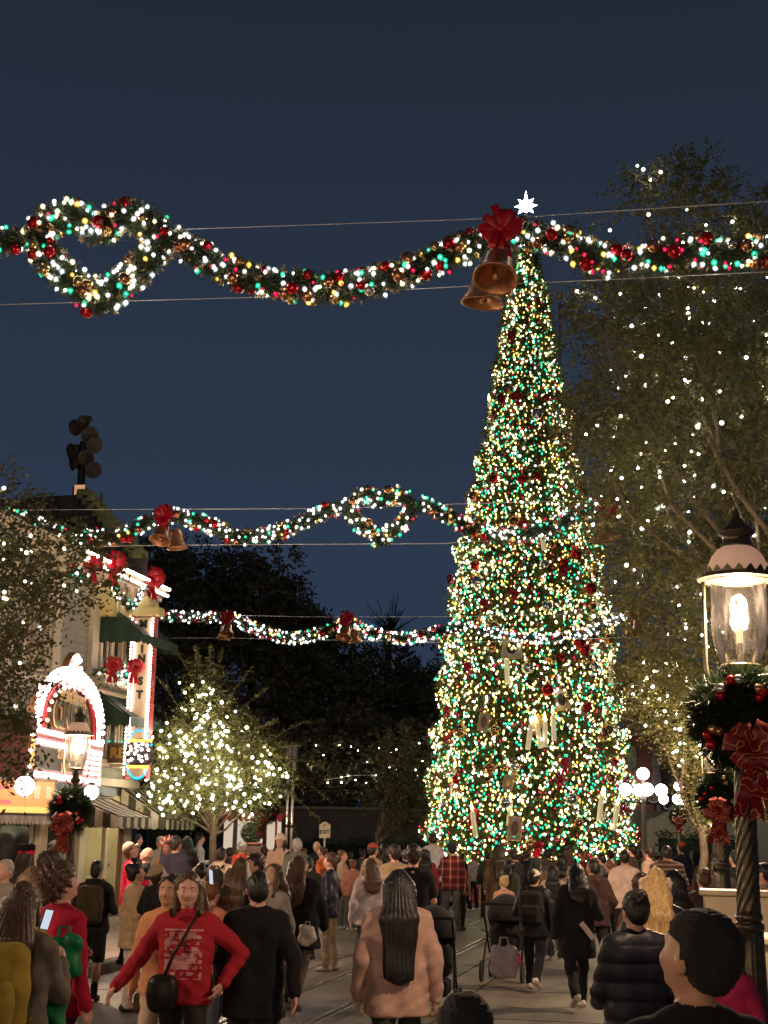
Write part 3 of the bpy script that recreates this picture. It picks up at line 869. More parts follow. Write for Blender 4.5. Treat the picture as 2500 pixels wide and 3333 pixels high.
# ---- small shop sign, gold letters, teal bulbs
q = PX(340, 2450, XF)
rc = empty('shop_sign', (XF+0.5, q.y, q.z-0.3), label='small dark shop sign with gold letters REC beside the marquee', cat='sign')
MB().box((XF+0.42, q.y, q.z), (0.72, 0.08, 0.42), bev=0.02).build('board', pm('sign_brown', (0.16, 0.1, 0.05), 0.6), rc)
MB().box((XF+0.42, q.y-0.02, q.z-0.27), (0.8, 0.16, 0.06), bev=0.02).build('ledge', M_cream, rc)
put_text('REC', 0.3, (XF+0.42, q.y-0.05, q.z-0.01), (1, 0, 0), (0, -1, 0), M_gold, rc, depth=0.03, bold=0.01)
teal = MB().ball((0, 0, 0), 0.025, 8, 6).mesh('bulb', glow('teal_bulb', (0.02, 0.6, 0.55), 0.8), True)
for i in range(5): link('bulb', teal, rc, loc=Vector((XF+0.12+i*0.15, q.y-0.08, q.z+0.24))-wloc(rc))
# window box with greenery comes with the garlands (needs foliage)
# ---- stage-light tower on the roof
q = P(262, 1612, 33)
lt = empty('light_tower', (q.x, q.y, q.z-0.6), label='dark mast of clustered stage lights on the cinema roof', cat='light tower')
mast = MB(); mast.tube([(0, 0, -0.5), (0.0, 0, 1.9)], 0.1, 10); mast.build('mast', M_dark, lt, world=False)
M_can = pm('lamp_can_black', (0.045, 0.036, 0.03), 0.6, 0.2, var=0.3)
for i, (x, z, rr, tilt) in enumerate(((-0.14, 2.3, 0.2, -20), (0.12, 2.1, 0.21, 25), (0.22, 1.85, 0.2, 40), (-0.16, 1.7, 0.21, -30), (0.1, 1.55, 0.2, 10), (0.24, 1.25, 0.2, 35), (-0.12, 1.4, 0.16, -60), (0.02, 2.45, 0.15, 0))):
    c = MB(); ax = Vector((math.sin(R(tilt)), -0.75, -0.35)).normalized()
    c.lathe([(0.0, -0.2), (rr*0.6, -0.17), (rr*0.75, 0.0), (rr, 0.14), (rr*1.02, 0.16), (rr*0.9, 0.15), (0.0, 0.1)], 14, axis=ax)
    link('spotlight', c.mesh('spotlight', M_can, True), lt, loc=(x, 0, z-0.02))
    MB().tube([(0, 0, z), (x, 0, z)], 0.025, 6).build('yoke', M_dark, lt, world=False)
MB().box((0.05, -0.15, 0.62), (0.32, 0.16, 0.3), bev=0.02).build('speaker_box', M_can, lt, world=False)
MB().box((0.08, -0.245, 0.66), (0.26, 0.03, 0.26), bev=0.01).build('lit_panel', pm('amber_panel', (0.5, 0.3, 0.15), 0.6, emit=0.25, ecol=(1.0, 0.5, 0.25)), lt, world=False)
MB().box((0.2, 0.0, 0.3), (0.45, 0.3, 0.18), bev=0.04).build('speaker_box', M_can, lt, world=False)

# ================================================================== far side of the square
YW = 66.0
M_brickw = pm('dim_stone_wall', (0.13, 0.105, 0.085), 0.85, var=0.2, scale=4, bump=0.5, bscale=12)
M_pale = pm('pale_stone', (0.42, 0.36, 0.3), 0.8, var=0.12, scale=3, bump=0.2)
M_iron = M_dark
w0 = PY(600, 2620, YW); w1 = PY(1470, 2620, YW)
sw = empty('station_wall', ((w0.x+w1.x)/2, YW, 0), label='dim stone retaining wall with iron railing behind the hedge', cat='wall')
ztop = PY(1100, 2635, YW).z
MB().box(((w0.x+w1.x)/2, YW+0.3, ztop/2), (w1.x-w0.x, 0.6, ztop)).build('wall', M_brickw, sw)
nb = 9
for j in range(5):
    for i in range(14):
        w = (w1.x-w0.x)/14; hh = (ztop-0.1)/5
        MB().box((w0.x+w*(i+0.5+(0.25 if j % 2 else -0.25)), YW-0.008, 0.05+hh*(j+0.5)), (w-0.03, 0.04, hh-0.03), bev=0.012).build('stone', M_brickw, sw)
MB().box(((w0.x+w1.x)/2, YW+0.25, ztop+0.06), (w1.x-w0.x+0.1, 0.8, 0.12), bev=0.03).build('coping', pm('coping_stone', (0.3, 0.25, 0.2), 0.8), sw)
rl = MB()
for z in (ztop+0.2, ztop+0.95): rl.tube([(w0.x, YW, z), (w1.x, YW, z)], 0.025, 6)
o = rl.build('rail', M_iron, sw)
bars = MB(); x = w0.x
while x < w1.x:
    bars.box((x, YW, ztop+0.58), (0.02, 0.02, 0.76)); x += 0.14
o = bars.build('railing_bars', M_iron, sw); o['kind'] = 'stuff'
# popcorn stand
q = G(815, 2900); q = P(805, 2700, 52)
ks = empty('popcorn_stand', (q.x, q.y, 0), label='small red popcorn stand with brightly lit glass case and scalloped roof', cat='stand')
def kb(name, c, d, mat, bev=0.02): return MB().box(c, d, bev=bev).build(name, mat, ks, world=False)
kb('base_cabinet', (0.1, 0, 0.55), (2.3, 1.1, 1.1), M_red); kb('counter', (0.1, 0, 1.14), (2.4, 1.2, 0.08), M_gold)
G_case = glow('lit_case', (1.0, 0.8, 0.6), 0.28)
kb('lit_back', (0.1, 0.3, 1.75), (2.1, 0.1, 1.05), G_case)
for x in (-1.0, -0.3, 0.4, 1.2): kb('post', (x, -0.5, 1.7), (0.07, 0.07, 1.1), M_red)
kb('roof', (0.1, 0, 2.4), (2.7, 1.5, 0.16), M_red); kb('roof_top', (0.1, 0, 2.58), (2.0, 1.0, 0.2), pm('dark_red_roof', (0.12, 0.02, 0.015), 0.6))
for i in range(14):
    MB().lathe([(0.1, 2.33), (0.1, 2.28), (0.06, 2.2), (0, 2.19)], 10, c=(-1.2+i*0.2, -0.74, 0)).build('scallop', M_red, ks, smooth=True, world=False)
# round topiary in front of it
q = P(820, 2712, 46)
tp = empty('topiary_ball', (q.x, q.y, 0), label='dark clipped round topiary ball in front of the popcorn stand', cat='topiary')
TOPI = (q.x, q.y, q.z)
# flat brown menu board
q = P(818, 2780, 45)
mb_ = empty('menu_board', (q.x, q.y, 0), label='dark framed menu board under the topiary ball', cat='board')
MB().box((0, 0.1, q.z-0.1), (0.5*1.2, 0.05, 0.8), bev=0.01).build('board', pm('board_brown', (0.08, 0.05, 0.04), 0.6), mb_, world=False)
fr = MB(); fr.box((0, 0.08, q.z+0.32), (0.66, 0.07, 0.05)); fr.box((-0.32, 0.08, q.z-0.1), (0.04, 0.07, 0.86)); fr.box((0.32, 0.08, q.z-0.1), (0.04, 0.07, 0.86))
fr.build('frame', M_wood, mb_, world=False)
MB().box((0, 0.1, (q.z-0.5)/2), (0.08, 0.06, q.z-0.5)).build('post', M_wood, mb_, world=False)
# EXIT sign on its post
q = P(1057, 2702, 50)
ex = empty('exit_sign', (q.x, q.y, 0), label='cream pointed-top EXIT sign on a post before the hedge', cat='sign')
w, h = 0.175*50/48*1.04, 0.25
pts = [(-w, -h*1.05), (w, -h*1.05), (w, h*0.75), (w*0.72, h*0.8), (w*0.5, h*1.0), (0, h*1.12), (-w*0.5, h*1.0), (-w*0.72, h*0.8), (-w, h*0.75)]
MB().poly([Vector((x, 0, q.z+z)) for x, z in pts], (0, 1, 0), 0.05).build('board', pm('sign_board_cream', (0.55, 0.47, 0.33), 0.6, emit=0.0), ex, world=False)
put_text('EXIT', 0.17, (q.x, q.y-0.012, q.z-0.06), (1, 0, 0), (0, -1, 0), M_letter, ex, depth=0.012, bold=0.006)
put_text('^', 0.16, (q.x, q.y-0.012, q.z+0.14), (1, 0, 0), (0, -1, 0), M_letter, ex, depth=0.012, bold=0.006, name='arrow')
MB().tube([(0, 0.025, 0), (0, 0.025, q.z-0.27)], 0.035, 8).build('post', M_cream, ex, world=False)
# two tall steel flag poles with boxes
for px in (936, 952):
    q = P(px, 2600, 47)
    e_ = empty('steel_pole', (q.x, q.y, 0), label='slender bright steel pole with a dark box, beside the stone wall', cat='pole', group='pair of steel poles before the wall')
    MB().tube([(0, 0, 0), (0, 0, 3.9)], 0.045, 10).build('pole', pm('bright_steel', (0.5, 0.45, 0.38), 0.3, 0.8), e_, smooth=True, world=False)
    MB().box((0, 0.05, 4.2), (0.24, 0.2, 0.9), bev=0.03).build('control_box', M_dark, e_, world=False)
    for z in (0.3, 2.0): MB().lathe([(0.045, z), (0.07, z+0.03), (0.07, z+0.08), (0.045, z+0.1)], 12).build('clamp', M_dark, e_, smooth=True, world=False)
# thin flag pole behind the big tree's shoulder
q = P(1825, 1560, 60)
fp = empty('flag_pole', (q.x, q.y, 0), label='slim pale flag pole rising behind the giant lit tree', cat='pole')
zt = P(1825, 970, 60).z
MB().tube([(0, 0, 0), (0, 0, zt)], [0.11, 0.06], 10).build('pole', pm('pale_pole', (0.4, 0.33, 0.3), 0.5, emit=0.0), fp, smooth=True, world=False)
MB().ball((0, 0, zt+0.12), 0.16, 12, 8).build('finial', M_gold, fp, smooth=True, world=False)

# ---- multi-globe street lamps
def globe_lamp(px, py_top, d, r, low, label, ncl=4, rot=0.0):
    q = P(px, py_top, d)
    e_ = empty('globe_street_lamp', (q.x, q.y, 0), label=label, cat='street lamp', group='five-globe lamps round the square')
    top = q.z
    MB().lathe([(0.2, 0.0), (0.2, 0.2), (0.12, 0.3), (0.1, 0.8), (0.075, 0.9), (0.055, top-low-0.3), (0.08, top-low-0.25), (0.1, top-low-0.15), (0.05, top-low-0.1), (0.04, top-r-0.02), (0.09, top-r+0.02)], 14).build('post', pm('cream_green_iron', (0.2, 0.17, 0.12), 0.5, 0.2), e_, smooth=True, world=False)
    MB().ball((0, 0, top), r, 20, 14).build('globe', G_globe, e_, smooth=True, world=False)
    for k in range(ncl):
        a = rot+2*math.pi*k/ncl
        x, y = 0.48*math.cos(a), 0.48*math.sin(a)
        MB().tube([(0, 0, top-low-0.22), (x*0.5, y*0.5, top-low-0.34), (x*0.95, y*0.95, top-low-0.28), (x, y, top-low-r)], 0.025, 6).build('arm', M_dark, e_, world=False)
        MB().ball((x, y, top-low), r, 18, 12).build('globe', G_globe, e_, smooth=True, world=False)
globe_lamp(2093, 2519, 39, 0.165, 0.42, 'five-globe street lamp beside the giant lit tree', 4, R(15))
globe_lamp(2209, 2560, 46, 0.15, 0.40, 'five-globe street lamp above the hedge, before the pale stone wall', 4, R(-5))
globe_lamp(774, 2510, 44, 0.16, 0.42, 'five-globe street lamp half hidden behind the small lit tree', 4, R(10))

# ---- far right side of the square: stone embankment, pale wall, brick pavilion
YR = 62.0
v0 = PY(2030, 2700, YR); v1 = PY(2560, 2700, YR)
zr = PY(2200, 2640, YR).z
em = empty('embankment_wall', ((v0.x+v1.x)/2, YR, 0), label='grey stone embankment wall with dark rail beyond the globe lamps', cat='wall')
MB().box(((v0.x+v1.x)/2, YR+0.4, zr/2), (v1.x-v0.x, 0.8, zr)).build('wall', pm('embankment_stone', (0.24, 0.2, 0.17), 0.85, var=0.2, scale=3, bump=0.4), em)
for j in range(4):
    for i in range(8):
        w = (v1.x-v0.x)/8; hh = (zr-0.1)/4
        MB().box((v0.x+w*(i+0.5+(0.25 if j % 2 else -0.25)), YR-0.01, 0.05+hh*(j+0.5)), (w-0.03, 0.04, hh-0.03), bev=0.012).build('stone', pm('embankment_stone', (0.24, 0.2, 0.17)), em)
MB().box(((v0.x+v1.x)/2, YR+0.3, zr+0.3), (v1.x-v0.x, 0.08, 0.08), bev=0.01).build('rail', M_dark, em)
for i in range(6): MB().box((v0.x+(v1.x-v0.x)*i/5, YR+0.3, zr+0.15), (0.1, 0.1, 0.4), bev=0.01).build('rail_post', M_dark, em)
pr = P(2230, 2720, 55); pr2 = P(2420, 2720, 55)
pw_ = empty('pale_wall', (pr.x, pr.y, 0), label='pale pink stone wall with sloping shoulder behind the hedge', cat='wall')
zc = P(2200, 2635, 55).z; zl = P(2140, 2665, 55).z
xa = P(2125, 2700, 55).x; xb = pr2.x+1.5
MB().poly([Vector((xa, pr.y, 0)), Vector((xb, pr.y, 0)), Vector((xb, pr.y, zc)), Vector((xa+0.7, pr.y, zc)), Vector((xa, pr.y, zl))], (0, 1, 0), 0.5).build('wall', M_pale, pw_)
MB().poly([Vector((xa-0.35, pr.y-0.06, 0)), Vector((xa-0.002, pr.y-0.06, 0)), Vector((xa-0.002, pr.y-0.06, zl+0.05)), Vector((xa-0.35, pr.y-0.06, zl-0.2))], (0, 1, 0), 0.6).build('end_pier', M_pale, pw_)
MB().box(((xa+xb)/2+0.3, pr.y+0.2, zc+0.05), (xb-xa-0.6, 0.7, 0.1), bev=0.02).build('coping', M_pale, pw_)
# brick pavilion with lit corner, behind
q = P(2040, 2470, 72); 
bp_ = empty('brick_building', (q.x, q.y, 0), label='red brick building with pale corner quoins beyond the square', cat='building')
zt = P(2060, 2395, 72).z
MB().box((0.2, 3, zt/2), (2.6, 6, zt)).build('wall', pm('red_brick', (0.34, 0.12, 0.08), 0.85, var=0.3, scale=9, bump=0.4), bp_, world=False)
for i in range(9): MB().box((1.45, -0.02, zt*0.35+i*0.45), (0.42 if i % 2 else 0.32, 0.1, 0.42), bev=0.02).build('quoin', M_pale, bp_, world=False)
MB().box((0.2, 2.9, zt+0.12), (3.0, 6.4, 0.24), bev=0.04).build('cornice', M_pale, bp_, world=False)
wn = MB().box((0.15, -0.01, zt-1.1), (0.7, 0.06, 1.2), bev=0.02).build('window', M_winglass, bp_, world=False)
MB().ball((0.1, -0.35, zt*0.62), 0.17, 14, 10).build('wall_lamp', G_globe, bp_, smooth=True, world=False)
# white balcony cornice glimpsed between trees on the right
q = P(2020, 2200, 74)
bc = empty('pink_balcony_building', (q.x, q.y, 0), label='pale pink building with a balustrade between the trees', cat='building')
MB().box((1.0, 2.5, q.z/2-0.1), (5.0, 5, q.z-0.2)).build('wall', pm('pink_plaster', (0.4, 0.28, 0.22), 0.8), bc, world=False)
MB().box((1.0, 2.3, q.z-0.1), (5.4, 5.4, 0.24), bev=0.05).build('cornice', M_pale, bc, world=False)
for i in range(16): MB().lathe([(0.05, q.z+0.02), (0.09, q.z+0.2), (0.05, q.z+0.5)], 8, c=(-1.4+i*0.32, -0.25, 0)).build('baluster', M_pale, bc, smooth=True, world=False)
MB().box((1.0, -0.25, q.z+0.56), (5.3, 0.2, 0.12), bev=0.02).build('handrail', M_pale, bc, world=False)
# ---- cream boxes at the kerb by the tall lamp
for (px, py, d, w, hgt, dep, lab) in ((2445, 3065, 9.9, 1.15, 1.28, 0.5, 'large cream planter box standing behind the tall lamp post'), (2390, 2912, 14.6, 0.8, 1.40, 0.45, 'cream panelled box stand between the two lamp posts')):
    q = P(px, py, d); 
    e_ = empty('planter_box', (q.x+0.1, q.y, 0.13), label=lab, cat='planter box')
    M_box = pm('cream_box_paint', (0.62, 0.5, 0.32), 0.45, var=0.1, scale=3, bump=0.1)
    h_ = q.z-0.13
    MB().box((0, 0, h_/2), (w, dep, h_), bev=0.015).build('body', M_box, e_, world=False)
    for k in range(3): MB().box((0, -dep/2-0.005, h_*(k+0.5)/3), (w*0.97, 0.02, h_/3-0.03), bev=0.008).build('board', M_box, e_, world=False)
    MB().box((0, 0, h_+0.02), (w+0.08, dep+0.08, 0.05), bev=0.012).build('lid', M_box, e_, world=False)
# ================================================================== greenery
M_needle = leafmat('fir_needles', (0.03, 0.05, 0.022), (0.07, 0.09, 0.035), 0.45, 0.15)
M_needle2 = leafmat('wreath_needles', (0.012, 0.026, 0.012), (0.03, 0.048, 0.02), 0.4, 0.1)
M_leafA = leafmat('street_tree_leaf', (0.095, 0.095, 0.026), (0.165, 0.15, 0.05), 0.45, 0.3)
M_leafB = leafmat('small_tree_leaf', (0.07, 0.075, 0.018), (0.135, 0.125, 0.035), 0.45, 0.3)
M_leafD = leafmat('dark_tree_leaf', (0.08, 0.072, 0.036), (0.125, 0.108, 0.052), 0.6, 0.1)
M_hedge = leafmat('hedge_leaf', (0.02, 0.04, 0.016), (0.045, 0.07, 0.026), 0.5, 0.1)
M_goldleaf = leafmat('gold_trim_leaf', (0.3, 0.2, 0.08), (0.5, 0.38, 0.2), 0.35, 0.1)
M_bark = pm('pale_bark', (0.17, 0.125, 0.08), 0.85, var=0.3, scale=8, bump=0.5)
M_barkd = pm('dark_bark', (0.06, 0.045, 0.03), 0.9, var=0.3, scale=8, bump=0.5)
B_WHITE = glow('bulb_white', (0.93, 0.97, 1.0), 6.0)
B_WARM = glow('bulb_warm', (1.0, 0.86, 0.5), 4.5)
B_GREEN = glow('bulb_green', (0.015, 0.62, 0.3), 0.95)
B_RED = glow('bulb_red', (0.95, 0.02, 0.11), 0.62)
B_AMBER = glow('bulb_amber_string', (1.0, 0.55, 0.05), 1.7)
BULBS = (B_WHITE, B_WARM, B_GREEN, B_RED, B_AMBER)
O_RED = pm('bauble_red', (0.5, 0.015, 0.02), 0.18, 0.7, var=0.1)
O_COPPER = pm('bauble_copper', (0.55, 0.25, 0.12), 0.22, 0.9, var=0.1)
O_GOLD = pm('bauble_gold', (0.7, 0.48, 0.2), 0.2, 0.9, var=0.1)
O_SILVER = pm('bauble_silver', (0.7, 0.68, 0.62), 0.2, 0.9, var=0.1)

def ribbon_mat():
    m = bpy.data.materials.new('red_scroll_ribbon'); m.use_nodes = True
    t = m.node_tree; b = t.nodes['Principled BSDF']
    tc = t.nodes.new('ShaderNodeTexCoord')
    w = t.nodes.new('ShaderNodeTexWave'); w.wave_type = 'RINGS'; w.rings_direction = 'SPHERICAL'
    w.inputs['Scale'].default_value = 5.5; w.inputs['Distortion'].default_value = 14; w.inputs['Detail'].default_value = 0.5; w.inputs['Detail Scale'].default_value = 2.2
    t.links.new(tc.outputs['Object'], w.inputs['Vector'])
    r = t.nodes.new('ShaderNodeValToRGB')
    r.color_ramp.elements[0].position = 0.95; r.color_ramp.elements[0].color = (0.17, 0.0015, 0.007, 1)
    r.color_ramp.elements[1].position = 0.99; r.color_ramp.elements[1].color = (0.6, 0.26, 0.08, 1)
    t.links.new(w.outputs['Fac'], r.inputs['Fac']); t.links.new(r.outputs['Color'], b.inputs['Base Color'])
    b.inputs['Roughness'].default_value = 0.42; b.inputs['Specular IOR Level'].default_value = 0.3
    return m
M_ribbon = ribbon_mat()
M_redrib = pm('plain_red_ribbon', (0.38, 0.006, 0.014), 0.35, var=0.3, scale=9)

def tufts(pos, dirs, n=6, length=0.12, width=0.012, spread=0.7, droop=0.0):
    """needle tufts: n thin blades fanned round dirs at each pos -> verts, tris"""
    K = len(pos)
    d = unit(dirs[:, None, :]+rng.normal(0, spread, (K, n, 3)))
    d[..., 2] -= droop; d = unit(d)
    L = length*rng.uniform(0.6, 1.25, (K, n, 1))
    side = unit(np.cross(d, rng.normal(0, 1, (K, n, 3))))
    b = pos[:, None, :]+rng.normal(0, length*0.08, (K, n, 3))
    v = np.stack([b-side*width, b+side*width, b+d*L], 2).reshape(-1, 3)
    f = np.arange(len(v)).reshape(-1, 3)
    return v, f
def merge(parts):
    vs = []; fs = []; ms = []; o = 0
    for v, f, mi in parts:
        vs.append(v); fs.append(f+o); ms.append(np.full(len(f), mi)); o += len(v)
    return np.concatenate(vs), np.concatenate(fs), np.concatenate(ms)

def drop_mesh(name, mat, r, lng=1.35, nu=7):
    return MB().lathe([(0.0, -r*lng), (r*0.62, -r*0.75), (r, 0.0), (r*0.75, r*0.6), (r*0.35, r*0.95), (0, r)], nu).mesh(name, mat, True)
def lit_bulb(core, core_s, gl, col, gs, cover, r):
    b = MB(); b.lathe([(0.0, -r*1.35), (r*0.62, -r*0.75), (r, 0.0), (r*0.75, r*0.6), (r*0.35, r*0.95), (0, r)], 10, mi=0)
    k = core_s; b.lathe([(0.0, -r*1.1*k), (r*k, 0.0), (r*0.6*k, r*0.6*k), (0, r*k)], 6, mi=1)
    return b.mesh('bulb', [halo_glass(gl, col, gs, cover), core], True)
F_HOT = glow('filament_white', (1.0, 0.97, 0.92), 26.0)
F_GRN = glow('filament_green', (0.25, 1.0, 0.7), 3.0); F_RED = glow('filament_red', (1.0, 0.12, 0.25), 1.6); F_AMB = glow('filament_amber', (1.0, 0.8, 0.35), 4.0)
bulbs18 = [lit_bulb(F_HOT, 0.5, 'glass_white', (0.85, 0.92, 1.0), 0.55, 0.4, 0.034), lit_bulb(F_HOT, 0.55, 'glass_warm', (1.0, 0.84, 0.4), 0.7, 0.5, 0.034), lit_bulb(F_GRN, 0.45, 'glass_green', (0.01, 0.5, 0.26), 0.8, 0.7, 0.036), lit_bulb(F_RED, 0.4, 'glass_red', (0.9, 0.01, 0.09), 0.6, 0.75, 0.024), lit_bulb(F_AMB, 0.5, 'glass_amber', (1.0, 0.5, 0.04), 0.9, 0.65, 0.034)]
bauble_me = [MB().ball((0, 0, 0), 0.085, 16, 10).mesh('bauble', m, True) for m in (O_RED, O_COPPER, O_GOLD, O_SILVER)]

def ring_foliage(path, rad, n, length, width, flat=None, mats=(None,), gold=0.0):
    """boughs round a path: path (N,3) points; n tufts spread along it"""
    path = np.asarray(path, dtype=float)
    seg = np.linalg.norm(np.diff(path, axis=0), axis=1); cum = np.concatenate([[0], np.cumsum(seg)])
    s = rng.uniform(0, cum[-1], n); i = np.clip(np.searchsorted(cum, s)-1, 0, len(seg)-1)
    t = ((s-cum[i])/np.maximum(seg[i], 1e-6))[:, None]
    c = path[i]*(1-t)+path[i+1]*t
    tan = unit(path[i+1]-path[i])
    d = rng.normal(0, 1, (n, 3)); d -= tan*np.sum(d*tan, 1, keepdims=True); d = unit(d)
    rr = rad*np.sqrt(rng.uniform(0.05, 1, (n, 1)))
    return c, d, rr, tan

def garland_thing(name, path, rad, label, cat, dens, nb, nbb, bulb_w, bulb_scale, grp, tl=0.15, order=None, bb_s=1.0):
    """one garland: foliage mesh, gold trim leaves, each bulb and bauble a part of its own"""
    path = [Vector(p) for p in path]
    base = path[len(path)//2]
    e_ = empty(name, base, label=label, cat=cat, group=grp)
    L = sum((path[i+1]-path[i]).length for i in range(len(path)-1))
    c, d, rr, tan = ring_foliage([tuple(p) for p in path], rad*0.55, int(L*dens), 0, 0)
    v1, f1 = tufts(c+d*rr, d+tan*rng.normal(0, 0.6, (len(d), 1)), 7, rad*0.62, rad*0.035, 0.6)
    c2_, d2, r2, t2 = ring_foliage([tuple(p) for p in path], rad*0.95, int(L*dens*0.10), 0, 0)
    v2, f2 = tufts(c2_+d2*(rad*0.85), d2, 5, rad*0.26, rad*0.085, 0.9)
    v, f, m = merge([(v1, f1, 0), (v2, f2, 1)])
    o = link('boughs', np_mesh('boughs', v, f, [M_needle, M_goldleaf], m, off=tuple(base)), e_)
    core = MB().tube(path, rad*0.42, 8).build('core', pm('garland_core', (0.012, 0.02, 0.01), 0.9), e_)
    c, d, rr, tan = ring_foliage([tuple(p) for p in path], rad, nb, 0, 0)
    d[:, 1] -= 0.45; d = unit(d)
    for k in range(nb):
        mi = rng.choice(5, p=bulb_w)
        p = Vector(c[k]+d[k]*rad*rng.uniform(0.62, 0.96))-base
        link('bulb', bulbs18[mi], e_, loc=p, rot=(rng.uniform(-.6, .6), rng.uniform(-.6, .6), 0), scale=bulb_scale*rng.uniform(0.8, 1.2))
    c, d, rr, tan = ring_foliage([tuple(p) for p in path], rad, nbb, 0, 0)
    d[:, 1] -= 0.8; d = unit(d)
    for k in range(nbb):
        p = Vector(c[k]+d[k]*rad*0.72)-base
        link('bauble', bauble_me[rng.choice(4, p=(0.38, 0.34, 0.2, 0.08))], e_, loc=p, scale=bb_s*rng.uniform(0.8, 1.15))
    return e_

def bow(name, c, size, n, parent, mat, tails=3, tail_len=1.6, loops=9, seed=0):
    """looped ribbon bow: c centre, n facing"""
    rd = random.Random(seed)
    X, Y, N = frame(n)      # X across, Y up, N out
    b = MB()
    for k in range(loops):
        a = 2*math.pi*k/loops+rd.uniform(-.2, .2)
        u = X*math.cos(a)+Y*math.sin(a)
        u = (u+N*rd.uniform(0.05, 0.55)).normalized()
        L = size*rd.uniform(0.7, 1.05); B = size*(0.30 if loops < 14 else 0.17); W = size*(0.26 if loops < 14 else 0.15)
        wdir = u.cross(N); 
        if wdir.length < 0.1: wdir = X.copy()
        wdir.normalize(); bd = wdir.cross(u).normalized()
        vs = []; S = 14
        for i in range(S+1):
            t = i/S
            p = Vector(c)+u*(L*(1-math.cos(2*math.pi*t))/2)+bd*(B*math.sin(2*math.pi*t))
            ww = W*(0.35+0.65*math.sin(math.pi*t))
            cr = bd*(0.03*size)
            vs += [p-wdir*ww, p+cr, p+wdir*ww]
        b.add(vs, [(3*i+j, 3*i+j+1, 3*i+j+4, 3*i+j+3) for i in range(S) for j in (0, 1)])
    b.ball(Vector(c)+N*size*0.12, size*0.17, 10, 8)
    o = b.build(name, mat, parent, smooth=True)
    for k in range(tails):
        t0 = (k-(tails-1)/2)*0.55+rd.uniform(-.08, .08)
        tb = MB(); vs = []; S = 12
        for i in range(S+1):
            t = i/S
            p = Vector(c)+X*(size*t0*t*0.9)-Y*(size*tail_len*t*rd.uniform(0.98, 1.02))+N*(size*0.16*math.sin(t*7+k)+size*0.05)
            ww = size*0.2*(0.6+0.4*t)
            e1 = -Y*(size*0.16) if i == S else Vector((0, 0, 0))
            vs += [p-X*ww+e1, p+N*0.02*size, p+X*ww+e1]
        tb.add(vs, [(3*i+j, 3*i+j+1, 3*i+j+4, 3*i+j+3) for i in range(S) for j in (0, 1)])
        tb.build('ribbon_tail', mat, o, smooth=True)
    return o

M_bell = pm('antique_copper_bell', (0.42, 0.2, 0.1), 0.38, 0.75, var=0.25, scale=9, bump=0.1)
def bell_decoration(c, s, label, tilt=(0.0, 0.0), seed=0):
    """copper bells under a red bow, hanging in a garland; c: knot point, s: bell height"""
    e_ = empty('hanging_bell', c, label=label, cat='bell', group='copper bells with red bows on the street garlands')
    prof = [(0.0, 0.0), (0.10, -0.02), (0.2, -0.07), (0.27, -0.18), (0.30, -0.34), (0.335, -0.55), (0.39, -0.74), (0.48, -0.9), (0.52, -0.97), (0.51, -1.0), (0.46, -0.98), (0.36, -0.72), (0.28, -0.4), (0.0, -0.15)]
    def one(nm, off, ax):
        b = MB(); b.lathe([(r*s, z*s) for r, z in prof], 28, c=off, axis=ax)
        b.lathe([(0.0, 0.12*s), (0.05*s, 0.1*s), (0.05*s, 0.02*s), (0.06*s, -0.02*s)], 12, c=off, axis=ax)
        o = b.build(nm, M_bell, e_, smooth=True, world=False)
        q = Vector(off)-Vector(ax).normalized()*(0.88*s)
        MB().ball(q, 0.1*s, 12, 8).build('clapper', M_bell, o, smooth=True, world=False)
    one('bell', (0.0, -0.12*s, -0.25*s), (-0.06+tilt[0], 0.42, 0.9))
    one('bell', ((-0.38 if tilt[1] <= 0 else 0.38)*s, 0.4*s, -0.36*s), (0.12 if tilt[1] <= 0 else -0.12, -0.05, 1))
    bow('bow', Vector(c)+Vector((0.05*s, -0.3*s, 0.12*s)), s*0.62, (-0.1, -1, 0.05), e_, M_redrib, 2, 1.1, 18, seed)
    return e_

# ------------------------------------------------------------------ street garlands
def dq(x, y): return x*1.507, y*1.507        # enlarged-view coordinates to photo pixels
def gpath(pts, Y, k=6):
    P3 = [PY(*dq(x, y), Y) for x, y in pts]; out = []
    for i in range(len(P3)-1):
        p0 = P3[max(i-1, 0)]; p1 = P3[i]; p2 = P3[i+1]; p3 = P3[min(i+2, len(P3)-1)]
        for j in range(k):
            t = j/k
            out.append(0.5*((2*p1)+(p2-p0)*t+(2*p0-5*p1+4*p2-p3)*t*t+(3*p1-p0-3*p2+p3)*t**3))
    out.append(P3[-1]); return out
Y1G, Y2G, Y3G = 17.6, 26.5, 40.0
W1 = (0.42, 0.14, 0.18, 0.15, 0.11); W2 = (0.6, 0.15, 0.09, 0.1, 0.06)
GG = 'lit garlands strung across the street'
garland_thing('garland', gpath([(-60, 560), (0, 525), (60, 515), (95, 520)], Y1G), 0.21, 'short end of the thick garland, outside the big heart wreath', 'garland', 260, 26, 4, W1, 1.0, GG)
garland_thing('garland', gpath([(360, 512), (420, 545), (500, 588), (600, 612), (700, 622), (800, 612), (900, 578), (1000, 538), (1055, 520)], Y1G), 0.24, 'thick sagging garland between the heart wreath and the large bell', 'garland', 300, 190, 40, W1, 1.0, GG)
garland_thing('garland', gpath([(1105, 505), (1180, 510), (1260, 545), (1330, 565), (1400, 560), (1480, 540), (1540, 545), (1620, 540), (1720, 530)], Y1G), 0.23, 'thick garland running from the large bell into the tall street tree', 'garland', 280, 150, 24, W1, 1.0, GG)
garland_thing('garland', gpath([(-60, 1100), (40, 1120), (130, 1150), (240, 1160), (310, 1135), (350, 1118)], Y2G), 0.19, 'middle garland crossing in front of the cinema roof', 'garland', 250, 110, 14, W2, 0.95, GG, bb_s=0.85)
